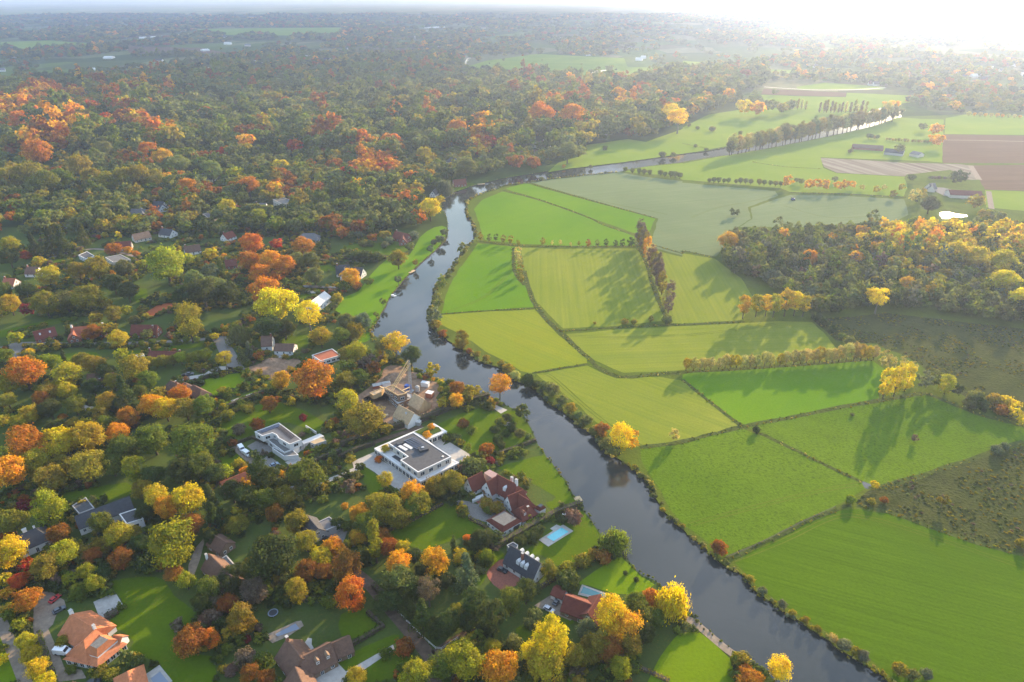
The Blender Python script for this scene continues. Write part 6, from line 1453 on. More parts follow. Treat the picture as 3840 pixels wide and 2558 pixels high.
# scattered farms and hamlets out in the hazy plain
hr_ = random.Random(11)
for i in range(70):
    u, v = hr_.uniform(0, 2500), hr_.uniform(70, 300)
    p = S(u, v)
    if any(in_poly(p, [(q_.x, q_.y) for q_ in f_]) for f_ in FIELDS.values()): continue
    a = hr_.uniform(-0.5, 0.5)
    d = Vector((math.cos(a), math.sin(a), 0)) * hr_.uniform(6, 16)
    b = Bld("plain_house", "small pale roofed house or barn out in the hazy blue plain", "house", p, group="houses out in the hazy plain", circ=24)
    b.wing(p - d, p + d, 11, 4.5, 9.0, hr_.choice([W_WHITE, W_WHITE, W_CREAM]), hr_.choice([R_WHITE, R_GREY, R_BROWN, R_SLATE]), win=False)
# village roofs in the glare
for i in range(34):
    x, y = random.uniform(1480, 2340), random.uniform(440, 560)
    p = Z(2, x, y)
    a = random.uniform(0, 3.14)
    d = Vector((math.cos(a), math.sin(a), 0)) * random.uniform(5, 11)
    b = Bld("village_house", "gabled house of the far village facing the low sun", "house", p, group="houses of the far village", circ=16)
    b.wing(p - d, p + d, 10, 4.5, 9.5, random.choice([W_WHITE, W_CREAM, W_BRICK]), random.choice([R_SLATE, R_BROWN, R_GREY, R_WHITE]), win=False)
for (k, x0, y0, x1, y1) in [(0, 1040, 252, 1210, 246), (0, 1212, 240, 1295, 232), (0, 1345, 472, 1455, 465), (0, 960, 256, 1010, 255), (0, 610, 472, 655, 470), (0, 720, 390, 780, 389), (0, 660, 348, 690, 347), (0, 1390, 340, 1435, 338), (0, 1480, 470, 1590, 455), (0, 1830, 440, 1880, 438), (1, 590, 188, 700, 182), (1, 1172, 297, 1212, 296), (1, 1420, 260, 1510, 258), (0, 1110, 490, 1200, 483)]:
    a, e = Z(k, x0, y0, 6), Z(k, x1, y1, 6)
    b = Bld("greenhouse", "long pale greenhouse block far out in the hazy plain", "greenhouse", mid(a, e), group="greenhouses far out in the plain", circ=(a - e).length * 0.4)
    b.wing(a, e, 38, 4.5, 7.0, W_WHITE, R_WHITE, win=False)
# ------------------------------------------------------------------ lanes, vehicles, jetties, hedges
M_TYRE = plain("tyre_rubber", (0.02, 0.02, 0.02), 0.9, 0.2, 0.1)
def paint(name, c):
    t = NT(name); t.bsdf(c, 0.28, 0.5); return t.m
CARP = {k: paint("car_paint_" + k, c) for k, c in dict(black=(0.02, 0.022, 0.03), white=(0.72, 0.72, 0.72), silver=(0.45, 0.46, 0.48), blue=(0.20, 0.25, 0.32), red=(0.42, 0.03, 0.03), grey=(0.10, 0.105, 0.115)).items()}
def vehicle(label, at, d, colour, van=False, L=4.1):
    d = Vector((d[0], d[1], 0)).normalized()
    W, H = L * 0.42, (L * 0.35 if not van else L * 0.48)
    b = Bld("delivery_van" if van else "parked_car", label, "van" if van else "car", at, circ=L * 0.6)
    b.root.rotation_euler = (0, 0, math.atan2(d.y, d.x))
    def prof(name, pts, w, mat, inset=0.0):
        V, F = [], []
        n = len(pts)
        for sgn in (-1, 1):
            for x, z in pts:
                ins = inset if z > H * 0.62 else 0
                V.append((x * L, sgn * (w / 2 - ins), z * H))
        F = [list(range(n)), list(range(2 * n - 1, n - 1, -1))] + [(i, n + i, n + (i + 1) % n, (i + 1) % n) for i in range(n)]
        me = mesh_from(name, V, F)
        bm = bmesh.new(); bm.from_mesh(me); bmesh.ops.recalc_face_normals(bm, faces=bm.faces); bmesh.ops.bevel(bm, geom=bm.edges[:], offset=0.05, segments=1, affect='EDGES'); bm.to_mesh(me); bm.free()
        return link(name, me, mat, b.root)
    if van:
        prof("body", [(-0.5, 0.16), (-0.5, 0.95), (-0.46, 1.0), (0.2, 1.0), (0.34, 0.62), (0.48, 0.52), (0.5, 0.16)], W, CARP[colour], 0.06)
        prof("windscreen", [(0.215, 0.93), (0.325, 0.64), (0.345, 0.64), (0.235, 0.93)], W * 0.86, M_GLASS)
    else:
        prof("body", [(-0.5, 0.18), (-0.5, 0.58), (-0.46, 0.64), (0.2, 0.63), (0.46, 0.54), (0.5, 0.42), (0.5, 0.18)], W, CARP[colour], 0.02)
        prof("cabin", [(-0.40, 0.6), (-0.33, 0.95), (0.05, 0.96), (0.22, 0.6)], W * 0.88, M_GLASS, 0.12)
        prof("roof_panel", [(-0.33, 0.95), (-0.31, 1.0), (0.03, 1.0), (0.05, 0.95)], W * 0.78, CARP[colour])
    for sx in (-0.32, 0.32):
        for sy in (-1, 1):
            V, F = [], []
            tube(V, F, [(sx * L, sy * (W / 2 - 0.2), L * 0.078), (sx * L, sy * (W / 2 + 0.02), L * 0.078)], [L * 0.078] * 2, 12)
            link("wheel", mesh_from("wheel", V, F), M_TYRE, b.root)
    for sy in (-1, 1):
        V = [(L * 0.495, sy * W * 0.36 - 0.18, H * 0.40), (L * 0.505, sy * W * 0.36 - 0.18, H * 0.5), (L * 0.505, sy * W * 0.36 + 0.18, H * 0.5), (L * 0.495, sy * W * 0.36 + 0.18, H * 0.40)]
        link("headlight", mesh_from("headlight", [(x + 0.03, y, z) for x, y, z in V], [(0, 1, 2, 3)]), M_STEEL, b.root)
q = Q(900, 1560, 6.533)
vehicle("white delivery van parked first beside the hedge of the boxy house", q(45, 840), q(90, 880) - q(0, 760), 'white', True, 5.0)
vehicle("white rounded van parked behind the other on the gravel drive", q(175, 960), q(230, 960) - q(110, 880), 'white', True, 4.8)
vehicle("blue grey car parked on the cobbles of the boxy house", q(845, 1215), q(940, 1150) - q(740, 1230), 'blue')
q = Q(1800, 1890, 4.3556)
vehicle("black car on the brick forecourt of the slate house", q(365, 1095), q(430, 1110) - q(300, 1050), 'black')
vehicle("dark blue car by the wall of the red roofed bungalow", q7(1487, 1018), q7(1500, 995) - q7(1470, 1030), 'grey')
vehicle("silver car on the gravel of the red roofed bungalow", q7(1432, 1072), q7(1465, 1085) - q7(1400, 1050), 'silver')
q = Q(150, 2230, 5.741)
vehicle("white rounded van beside the terracotta villa", q(500, 1260), q(620, 1220) - q(380, 1200), 'white', True, 5.2)
vehicle("dark car under the trees north of the terracotta villa", q(420, 350), q(530, 260) - q(310, 380), 'grey')
vehicle("red car under the trees by the terracotta villa drive", q(330, 110), q(380, 40) - q(270, 130), 'red')
vehicle("dark car at the garden gate below the terracotta villa", q6(650, 1575), (1, 0.3), 'black')
vehicle("dark car in the shaded yard of the slate roofed house", q6(2260, 590), (1, -0.5), 'black')
vehicle("dark car parked first on the turning circle by the clipped lawn", q3(1280, 1025), (1, 0.2), 'black', L=4.3)
vehicle("grey car parked second on the turning circle by the clipped lawn", q3(1310, 1015), (1, 0.2), 'grey', L=4.3)
# tractor far out
tp = Z(2, 760, 1382)
b = Bld("tractor", "blue tractor working at the edge of the pale field", "tractor", tp)
b.box("body", tp, (1, 0.3), 3.6, 1.4, 0.9, 2.0, M_BLUE)
b.box("cab", tp + Vector((-0.8, -0.2, 0)), (1, 0.3), 1.7, 1.7, 2.0, 3.3, M_GLASS)
for dx, r_ in ((-1.0, 1.0), (1.3, 0.65)):
    for sy in (-1, 1):
        V, F = [], []
        c = tp + Vector((dx, sy * 0.9, r_)); tube(V, F, [c - Vector((0, 0.25, 0)), c + Vector((0, 0.25, 0))], [r_, r_], 12)
        b.part("wheel", V, F, M_TYRE)

road("lane", ZL(7, (-60, 700), (80, 800), (200, 900), (300, 1020), (420, 1160), (520, 1280), (600, 1380), (640, 1480), (640, 1640)), 4.4, M_DIRT)
road("lane", ZL(7, (640, 1380), (760, 1300), (860, 1240), (980, 1180)), 3.6, M_DIRT)
road("lane", ZL(6, (-40, 1060), (20, 1180), (80, 1330), (140, 1480), (200, 1640)), 3.4, M_GRAVEL)
road("lane", ZL(3, (860, 800), (1100, 790), (1300, 778), (1500, 765)), 3.6, M_COBBLE)
road("lane", ZL(3, (1510, 755), (1560, 850), (1610, 940), (1640, 990)), 8.0, M_COBBLE)
road("driveway", ZL(3, (1620, 985), (1520, 970), (1450, 1000), (1420, 1020), (1260, 1045)), 4.0, M_STONE)
road("lane", ZL(3, (-60, 860), (60, 815), (180, 800), (420, 805), (700, 800), (880, 800)), 4.2, M_COBBLE)
hard("forecourt", ZL(3, (50, 815), (130, 800), (180, 830), (140, 860), (160, 920), (90, 925), (80, 860)), M_COBBLE)
road("lane", ZL(3, (480, 175), (620, 150), (760, 160), (980, 212)), 3.4, M_GRAVEL)
road("lane", ZL(3, (340, 210), (430, 190), (520, 165)), 3.4, M_GRAVEL)
road("lane", ZL(3, (560, 1240), (640, 1255), (700, 1275)), 4, M_STONE)
road("track", ZL(4, (0, 1567), (200, 1490), (420, 1420), (560, 1370)), 3.0, M_DIRT)
road("track", ZL(3, (2100, 1640), (2354, 1567)), 3.0, M_DIRT)
hard("tennis_court", ZL(3, (965, 612), (1080, 540), (1160, 520), (1230, 525), (1130, 590), (1040, 615)), M_CLAY)
hard("terrace", ZL(3, (1590, 1195), (1760, 1135), (1775, 1148), (1605, 1208)), M_STONE, 0.1)
hard("terrace", ZL(4, (1030, 1235), (1060, 1222), (1145, 1260), (1100, 1285)), M_STONE)
hard("fire_pit_ring", [Z(4, 1148 + 32 * math.cos(a), 1357 + 15 * math.sin(a)) for a in [i * 0.5236 for i in range(12)]], M_STONE, 0.12)
road("river_path", ZL(8, (10, 1130), (70, 1150), (180, 1240), (300, 1340), (390, 1400)), 2.8, M_GRAVEL)
road("farm_road", ZL(2, (560, 600), (900, 620), (1200, 618), (1400, 605)), 7.0, M_STONE)
road("farm_track", ZL(2, (1985, 1142), (2020, 1200), (2045, 1240)), 6.0, M_GRAVEL)
road("farm_track", ZL(2, (1810, 966), (2100, 970), (2400, 978)), 3.0, M_GRAVEL)
road("farm_track", ZL(2, (2110, 1320), (2130, 1440)), 5.0, M_GRAVEL)
hard("farmyard", ZL(2, (1680, 1290), (1800, 1295), (1960, 1335), (1940, 1375), (1800, 1350)), M_COBBLE, 0.1)
hard("stream_water", smooth_line(ZL(8, (1235, 185), (1275, 195), (1315, 215), (1320, 232), (1290, 235), (1255, 228)), 2, True), M_WATER, 0.1)
# drying litter of white blossom-like foam on the pond edge is water glint only

def jetty(label, a, e, w):
    b = Bld("jetty", label, "jetty", mid(a, e))
    d = e - a
    n = max(3, int(d.length / 0.6))
    for i in range(n):
        b.box("plank", a.lerp(e, (i + 0.5) / n), d, d.length / n * 0.9, w, 0.12, 0.2, M_BRICKPAVE if False else M_TIMBERP)
    for f in (0.1, 0.9):
        for sy in (-1, 1):
            nn = Vector((-d.y, d.x, 0)).normalized() * w * 0.45 * sy
            b.box("post", a.lerp(e, f) + nn, d, 0.18, 0.18, -1.6, 0.55, M_BARK)
jetty("brown wooden jetty at the tip of the villa lawn", q7(1610, 312), q7(1655, 300), 3.4)
jetty("wooden landing below the pollard willows on the river lawn", Z(4, 470, 315), Z(4, 505, 295), 2.6)
jetty("small wooden landing near the riverside brick house", Z(1, 940, 1272), Z(1, 990, 1268), 3.0)
bp = Z(4, 357, 478, -0.9)
b = Bld("motor_boat", "small white motor boat moored at the grass bank", "boat", bp)
def hull(b, c, L, W, mat):
    V, F = [], []
    secs = [(-0.5, 0.8, 0.55), (-0.2, 1.0, 0.6), (0.2, 0.9, 0.65), (0.42, 0.45, 0.75), (0.5, 0.04, 0.8)]
    for x, w, h in secs:
        V += [(c.x + x * L, c.y - w * W / 2, c.z + h), (c.x + x * L, c.y - w * W * 0.32, c.z - 0.25), (c.x + x * L, c.y + w * W * 0.32, c.z - 0.25), (c.x + x * L, c.y + w * W / 2, c.z + h)]
    for i in range(4):
        for k in range(3):
            F.append((4 * i + k, 4 * i + k + 1, 4 * i + 5 + k, 4 * i + 4 + k))
        F.append((4 * i + 3, 4 * i, 4 * i + 4, 4 * i + 7))
    F += [(0, 1, 2, 3)]
    b.part("hull", V, F, mat)
hull(b, bp, 5.0, 2.0, M_WFRAME)
b.box("cabin", bp + Vector((-0.3, 0, 0)), (1, 0), 1.8, 1.3, bp.z + 0.5, bp.z + 1.3, M_GLASS)
b.box("canopy", bp + Vector((-0.3, 0, 0)), (1, 0), 2.0, 1.5, bp.z + 1.3, bp.z + 1.4, M_WFRAME)
# trampoline, pool loungers, fence
tp = q6(1885, 1098)
b = Bld("trampoline", "round garden trampoline with pale blue rim on the lawn", "trampoline", tp, circ=2.5)
V, F = [], []
for r_ in (1.35, 1.75):
    V += [(tp.x + r_ * math.cos(i * math.pi / 10), tp.y + r_ * math.sin(i * math.pi / 10), 0.75) for i in range(20)]
b.part("rim", V + [(x, y, z - 0.08) for x, y, z in V], [(i, (i + 1) % 20, 20 + (i + 1) % 20, 20 + i) for i in range(20)] + [(20 + i, 20 + (i + 1) % 20, 60 + (i + 1) % 20, 60 + i) for i in range(20)], M_COVER)
b.part("mat", [(tp.x + 1.36 * math.cos(i * math.pi / 10), tp.y + 1.36 * math.sin(i * math.pi / 10), 0.72) for i in range(20)], [list(range(20))], M_DARKMETAL)
for i in range(4):
    b.box("leg", tp + Vector((1.55 * math.cos(i * 1.57 + 0.4), 1.55 * math.sin(i * 1.57 + 0.4), 0)), (1, 0), 0.08, 0.08, 0, 0.7, M_STEEL)
for i, (x, y) in enumerate(((1325, 205), (1380, 185), (1440, 155), (1490, 130))):
    p = Q(1800, 1890, 4.3556)(x, y)
    b = Bld("sun_lounger", "white cushioned lounger in the row beneath the hedge by the turquoise pool", "sun lounger", p, group="white loungers by the turquoise pool", circ=1.2)
    b.box("seat", p, (1, 0.6), 1.7, 0.75, 0.28, 0.42, M_WFRAME)
    b.box("backrest", p + Vector((0.75, 0.45, 0)), (1, 0.6), 0.35, 0.75, 0.42, 0.95, M_WFRAME)
    for sx, sy in ((-1, -1), (1, -1), (1, 1), (-1, 1)):
        b.box("leg", p + Vector((0.6 * sx, 0.2 * sy + 0.35 * sx, 0)), (1, 0), 0.07, 0.07, 0, 0.28, M_STEEL)
def fence(label, line, mat, h=1.2, sp=2.4):
    b = Bld("garden_fence", label, "fence", Vector(line[0]))
    for a, e in zip(line[:-1], line[1:]):
        d = e - a
        n = max(1, int(d.length / sp))
        for i in range(n + 1):
            b.box("post", a.lerp(e, i / n), d, 0.12, 0.12, 0, h, mat)
        for z in (h * 0.45, h * 0.9):
            b.box("rail", mid(a, e), d, d.length, 0.06, z - 0.06, z + 0.06, mat)
fence("white post and rail fence round the dark conifer plot by the lane", ZL(7, (385, 1075), (450, 1150), (560, 1260), (650, 1340), (690, 1345), (805, 1270)), M_WFRAME)
fence("low wooden post and rail fence along the pasture edge", ZL(8, (300, 712), (480, 640), (640, 560), (850, 455), (1050, 365)), M_BARK_PALE, 1.1, 5.0)

# hedges: clipped leaf walls
def hedge(label, line, w, h, c='d', dens=9.0, leaf=0.42):
    L = [Vector((p[0], p[1], 0)) for p in line]
    P, N = [], []
    c0 = L[0]
    for a, e in zip(L[:-1], L[1:]):
        d = (e - a); ln = d.length
        if ln < 0.1: continue
        d.normalize(); nr = Vector((-d.y, d.x, 0))
        n = int(ln * dens * (w + 2 * h) / 3.2)
        u = rng.uniform(0, ln, n); s_ = rng.uniform(0, w + 2 * h, n)
        for uu, ss in zip(u, s_):
            if ss < h: off, z, nn = -w / 2, ss, -nr
            elif ss < h + w: off, z, nn = ss - h - w / 2, h, Vector((0, 0, 1))
            else: off, z, nn = w / 2, ss - h - w, nr
            P.append(a + d * uu + nr * off + Vector((0, 0, z)) - c0); N.append(nn)
    P, N = np.array(P), np.array(N)
    n = len(P)
    P = P + rng.normal(0, 0.11, (n, 3)); P[:, 2] = np.maximum(P[:, 2], 0.05)
    N = N + rng.normal(0, 0.45, (n, 3)); N /= np.linalg.norm(N, axis=1)[:, None]
    a = np.cross(N, rng.normal(size=(n, 3))); a /= np.linalg.norm(a, axis=1)[:, None]
    bb = np.cross(N, a)
    s_ = leaf * rng.uniform(0.6, 1.3, n)[:, None]
    V = np.stack([P - a * s_ * .5 - bb * s_ * .4, P + a * s_ * .1 - bb * s_ * .7, P + a * s_ * .5, P + bb * s_ * .6], 1).reshape(-1, 3)
    var = np.repeat(rng.uniform(0.1, 0.9, n), 4); ti = np.repeat(rng.uniform(0, 1, n), 4)
    me = np_mesh("foliage", V, np.arange(4 * n).reshape(-1, 4), dict(var=('FLOAT', 'POINT', var), tint=('FLOAT', 'POINT', ti)))
    root = empty("hedge", c0)
    o = link("foliage", me, M_LEAF, root)
    o.color = (*LEAFC[c], 1)
    V, F = [], []
    for i in range(len(L)):
        d = (L[min(i + 1, len(L) - 1)] - L[max(i - 1, 0)]).normalized(); nr = Vector((-d.y, d.x, 0))
        pp = L[i] - c0
        V += [pp - nr * w * 0.35, pp - nr * w * 0.35 + Vector((0, 0, h * 0.85)), pp + nr * w * 0.35 + Vector((0, 0, h * 0.85)), pp + nr * w * 0.35]
        if i:
            for k in range(3): F.append((4 * i - 4 + k, 4 * i + k, 4 * i + k + 1, 4 * i - 3 + k))
    F += [(0, 1, 2, 3), tuple(len(V) - 4 + k for k in (3, 2, 1, 0))]
    link("stems", mesh_from("stems", V, F), M_BARK, root)
    tag(root, label, "hedge")
hedge("tall dark hedge between the building site and the modern villa", ZL(4, (0, 1512), (180, 1452), (360, 1395), (560, 1335), (700, 1275), (860, 1215), (1020, 1175)), 2.6, 3.4)
hedge("second dark hedge along the track beside the modern villa", ZL(4, (0, 1590), (120, 1535), (230, 1500)), 1.8, 2.4)
hedge("long clipped hedge between the gabled villa and the turquoise pool", ZL(7, (1040, 655), (1200, 570), (1350, 480), (1500, 400), (1650, 350)), 2.6, 2.8, 'g')
hedge("thin hedge between the slate house and the bungalow lawn", ZL(7, (1330, 950), (1460, 870), (1600, 790), (1770, 685)), 1.4, 2.0, 'v')
hedge("hedge between the villa lawn and the modern villa's garden", ZL(4, (1080, 1567), (1220, 1520), (1340, 1475)), 1.6, 1.8)
hedge("dark hedge below the boxy white house", ZL(6, (1900, 200), (2020, 130), (2160, 60), (2354, -20)), 2.2, 2.6)
hedge("straight hedge around the bright clipped lawn, far side", ZL(3, (1395, 1045), (1560, 1005), (1680, 990)), 1.6, 2.0)
hedge("straight hedge around the bright clipped lawn, building plot side", ZL(3, (1690, 1000), (1760, 1075)), 1.6, 2.0)
hedge("low inner hedge of the bright clipped lawn with topiary gap", ZL(3, (1450, 1190), (1540, 1160), (1620, 1130), (1760, 1085)), 1.4, 1.3)
hedge("outer dark hedge below the bright clipped lawn", ZL(3, (1490, 1270), (1640, 1215), (1830, 1140)), 2.4, 2.2)
hedge("golden clipped hedge on the turning circle", ZL(3, (1530, 1020), (1640, 985)), 2.0, 1.8, 'Y')
hedge("dark clipped hedge beside the garden lane of the long orange house", ZL(3, (275, 830), (400, 825), (560, 820), (640, 815)), 2.0, 2.4)
hedge("dark hedge along the white boxy house's lawn", ZL(3, (1640, 1490), (1740, 1455), (1860, 1500)), 1.6, 1.6)
hedge("hedge along the gravel drive of the terracotta villa", ZL(6, (270, 1230), (310, 1360), (360, 1500), (390, 1600)), 1.6, 1.6, 'g')
hedge("clipped hedge block beside the terracotta villa's lawn", ZL(6, (725, 1130), (815, 1085)), 3.0, 1.6)
hedge("dark clipped hedge beside the long white slate house", ZL(6, (540, 720), (660, 690), (920, 590), (1010, 560)), 2.0, 2.0)
hedge("dark hedge along the dirt lane near the sprawling brown house", ZL(7, (180, 1090), (290, 1190), (120, 1290), (0, 1350)), 1.8, 1.6)
hedge("low hedge at the lower garden path by the river lawn", ZL(7, (1960, 1440), (2120, 1500), (2260, 1567)), 1.5, 1.2, 'v')
hedge("dark hedge of the gabled villa's front lawn", ZL(7, (300, 540), (480, 460), (700, 345)), 1.4, 1.3, 'v')
hedge("hedge edging the gabled villa's courtyard", ZL(7, (880, 440), (1010, 510)), 1.6, 1.2, 'v')
hedge("long shaded hedge across the river lawns", ZL(4, (0, 215), (140, 222), (310, 215)), 2.6, 3.0)
hedge("boundary hedge under the conifers by the dirt lane", ZL(7, (220, 910), (330, 1010), (410, 1080)), 2.2, 2.2)

# courtyards' box planting
for k, x, y, w in ((7, 1000, 330, 110), (7, 1070, 360, 120), (7, 1020, 375, 90), (7, 840, 390, 100), (6, 490, 1480, 80), (6, 630, 1500, 70), (6, 440, 1290, 110)):
    T(k, x, y, w, 'g' if w < 105 else 'v', 'shrub')

# ditches and verges between the fields
M_DITCH = plain("ditch_verge", (0.062, 0.075, 0.018), 0.95, 0.0, 0.5, 0.5, bump=0.3)
DITCH = [(ZL(4, (1260, 300), (1285, 400), (1335, 530), (1420, 640), (1530, 740), (1700, 900), (1780, 970), (1900, 1025), (2000, 1030), (2150, 1015), (2354, 1000)), 4.6),
         (ZL(4, (690, 598), (1000, 575), (1335, 558)), 2.2), (ZL(4, (1500, 715), (1900, 692), (2280, 672)) + ZL(5, (0, 672), (430, 650)), 3.0),
         (ZL(4, (1320, 1005), (1500, 975), (1700, 942)), 2.6), (ZL(5, (0, 1000), (600, 962), (1300, 912)), 4.0), (ZL(5, (0, 1050), (190, 1205), (400, 1370)), 3.2),
         (ZL(4, (2060, 1520), (2354, 1478)) + ZL(5, (200, 1428), (420, 1375), (700, 1320), (1000, 1258), (1400, 1188)), 4.0), (ZL(5, (540, 1420), (700, 1500), (840, 1567)) + ZL(8, (1000, 78), (1240, 190)), 3.0),
         (ZL(8, (300, 720), (640, 568), (850, 462), (1060, 378), (1150, 345)), 3.0), (ZL(8, (1200, 345), (1430, 400), (1700, 495), (2000, 598), (2300, 678), (2500, 730)), 3.4), (ZL(8, (1290, 235), (1500, 185), (1800, 95), (2060, 5), (2354, -90)), 4.0),
         (ZL(5, (1400, 1190), (1600, 1155), (1700, 1155), (1850, 1215), (2050, 1295), (2260, 1345), (2400, 1390)), 4.5), (ZL(4, (930, 92), (1240, 128), (1600, 132), (2030, 130)), 3.4), (ZL(4, (2030, 100), (2090, 220), (2150, 400), (2220, 580), (2260, 670)), 4.0),
         (ZL(4, (2130, 115), (2354, 180)) + ZL(5, (0, 162), (220, 208)), 3.0), (ZL(1, (1110, 1312), (1390, 1386), (1700, 1500), (1800, 1550)) + ZL(4, (1990, 45)), 2.2), (ZL(1, (1280, 1258), (1700, 1378), (2175, 1508)), 3.0),
         (ZL(2, (740, 1330), (1100, 1338), (1540, 1362)), 6.0), (ZL(2, (480, 1118), (700, 1150), (960, 1165)), 2.0), (ZL(2, (0, 990), (150, 1020)), 3.0), (ZL(4, (1188, 140), (1195, 300), (1262, 400)), 4.0), (ZL(5, (1400, 845), (1600, 825), (1850, 840), (2050, 900), (2354, 1010)), 2.0)]
for L, w in DITCH:
    strip("ditch", L, w * 0.7, M_DITCH, 0.11, jitter=0.35)

# wheel tracks pressed into the grass
M_TRACK = grass("wheel_track_grass", (0.10, 0.125, 0.012), (0.12, 0.14, 0.016), (0.085, 0.095, 0.014), rough_amt=0.5)
for L in (ZL(8, (330, 735), (700, 590), (1050, 430), (1300, 440), (1700, 560), (2300, 760)), ZL(4, (2080, 1515), (1950, 1440), (1700, 1250), (1450, 1030), (1360, 1012)), ZL(4, (1560, 745), (1900, 760), (2300, 745)), ZL(5, (20, 745), (420, 700), (640, 665)), ZL(4, (720, 585), (1000, 470), (1200, 250), (1215, 150)),
          ZL(2, (60, 1500), (250, 1430), (470, 1390), (640, 1345)), ZL(1, (1330, 1275), (1800, 1390), (2250, 1480)), ZL(8, (60, 480), (420, 380), (900, 260), (1220, 200)), ZL(2, (700, 1420), (1000, 1500), (1300, 1490))):
    for sgn in (-0.9, 0.9):
        Ls = smooth_line([Vector((p.x, p.y, 0)) for p in L], 4)
        O_ = []
        for i, p in enumerate(Ls):
            d = (Ls[min(i + 1, len(Ls) - 1)] - Ls[max(i - 1, 0)]).normalized()
            O_.append(p + Vector((-d.y, d.x, 0)) * sgn)
        strip("wheel_track", O_, 0.4, M_TRACK, 0.10, smooth=0, jitter=0.4)
# tall grass, reeds and brambles along ditches and the river: too small to count
Pv, Wv, Cv = [], [], []
def tufts(L, half, step, wmin, wmax, codes):
    L = smooth_line([Vector((p[0], p[1], 0)) for p in L], 3)
    for a, e in zip(L[:-1], L[1:]):
        d = e - a
        n = max(1, int(d.length / step))
        nr = Vector((-d.y, d.x, 0)).normalized()
        gap = 0.35 + 0.65 * (math.sin(a.x * 0.11) * math.sin(a.y * 0.13 + 1.0) > -0.35)
        for i in range(n):
            if random.random() > gap: continue
            p = a + d * random.random() + nr * random.uniform(-half, half)
            Pv.append((p.x, p.y, 0)); Wv.append(random.uniform(wmin, wmax) * random.uniform(0.6, 1.2)); Cv.append(np.array(LEAFC[random.choice(codes)]) * random.uniform(0.7, 1.25))
for L, w in DITCH:
    tufts(L, w * 0.42, 1.0, 0.45, 1.15, 'vvwklg')
tufts(RB[:16], 1.1, 0.6, 0.5, 2.0, 'kkvvsw')
tufts(RB[16:60], 1.3, 0.6, 0.8, 3.0, 'kkdvvsw')
tufts(RB[60:], 1.0, 2.6, 0.35, 1.0, 'kkvvw')
tufts(LB[24:34], 1.2, 0.9, 0.8, 2.0, 'kvvlw')
tufts(LB[:24], 0.7, 1.3, 0.6, 1.5, 'kvgd')
tufts(LB[34:], 1.0, 2.4, 0.4, 1.2, 'kgv')
VERGE = (np.array(Pv), np.array(Wv), np.array(Cv))
# ------------------------------------------------------------------ woodland masses
def lod(name, kind, seed, nc, nl, lf, mat):
    me = leaves_mesh(name, kind, seed, nc, nl, lf)
    me.materials.clear()
    me.materials.append(mat)
    o = bpy.data.objects.new(name, me)
    return o
pc = bpy.data.collections.new("woodland_shapes")
for i, (kd, nc, nl, lf) in enumerate([('round', 30, 22, 0.095), ('round', 26, 24, 0.10), ('broad', 30, 22, 0.095), ('egg', 26, 22, 0.10), ('tall', 30, 20, 0.10), ('cone', 30, 16, 0.10), ('shrub', 14, 18, 0.14)]):
    pc.objects.link(lod("shape_%02d_%s" % (i, kd), kd, 900 + i, nc, nl, lf, M_LEAF_W))

def scatter_object(name, P, W, kinds, cols, hs, label, cat):
    """one mass of trees: points that carry a shape each"""
    n = len(P)
    me = bpy.data.meshes.new(name)
    me.vertices.add(n)
    me.vertices.foreach_set("co", np.ascontiguousarray(P, np.float32).ravel())
    def at(nm, typ, arr, key="value"):
        a = me.attributes.new(nm, typ, 'POINT')
        a.data.foreach_set(key, np.ascontiguousarray(arr).ravel())
    at("tcol", 'FLOAT_COLOR', np.concatenate([cols, np.ones((n, 1))], 1).astype(np.float32), "color")
    at("pick", 'INT', kinds.astype(np.int32))
    at("siz", 'FLOAT_VECTOR', np.stack([W, W, W * hs], 1).astype(np.float32), "vector")
    at("rot", 'FLOAT_VECTOR', np.stack([np.zeros(n), np.zeros(n), rng.uniform(0, 6.28, n)], 1).astype(np.float32), "vector")
    o = link(name, me)
    ng = bpy.data.node_groups.new(name, 'GeometryNodeTree')
    ng.interface.new_socket("Geometry", in_out='INPUT', socket_type='NodeSocketGeometry')
    ng.interface.new_socket("Geometry", in_out='OUTPUT', socket_type='NodeSocketGeometry')
    N = ng.nodes
    gi, go = N.new("NodeGroupInput"), N.new("NodeGroupOutput")
    m2p = N.new("GeometryNodeMeshToPoints")
    iop = N.new("GeometryNodeInstanceOnPoints")
    ci = N.new("GeometryNodeCollectionInfo")
    ci.inputs["Collection"].default_value = pc
    ci.inputs["Separate Children"].default_value = True
    ci.inputs["Reset Children"].default_value = True
    iop.inputs["Pick Instance"].default_value = True
    def named(nm, typ):
        a = N.new("GeometryNodeInputNamedAttribute")
        a.data_type = typ
        a.inputs["Name"].default_value = nm
        return a.outputs[0]
    ng.links.new(gi.outputs[0], m2p.inputs[0])
    ng.links.new(m2p.outputs[0], iop.inputs["Points"])
    ng.links.new(ci.outputs[0], iop.inputs["Instance"])
    ng.links.new(named("pick", 'INT'), iop.inputs["Instance Index"])
    e2r = N.new("FunctionNodeEulerToRotation")
    ng.links.new(named("rot", 'FLOAT_VECTOR'), e2r.inputs[0])
    ng.links.new(e2r.outputs[0], iop.inputs["Rotation"])
    ng.links.new(named("siz", 'FLOAT_VECTOR'), iop.inputs["Scale"])
    ng.links.new(iop.outputs[0], go.inputs[0])
    md = o.modifiers.new("scatter", 'NODES')
    md.node_group = ng
    tag(o, label, cat, kind="stuff")
    return o

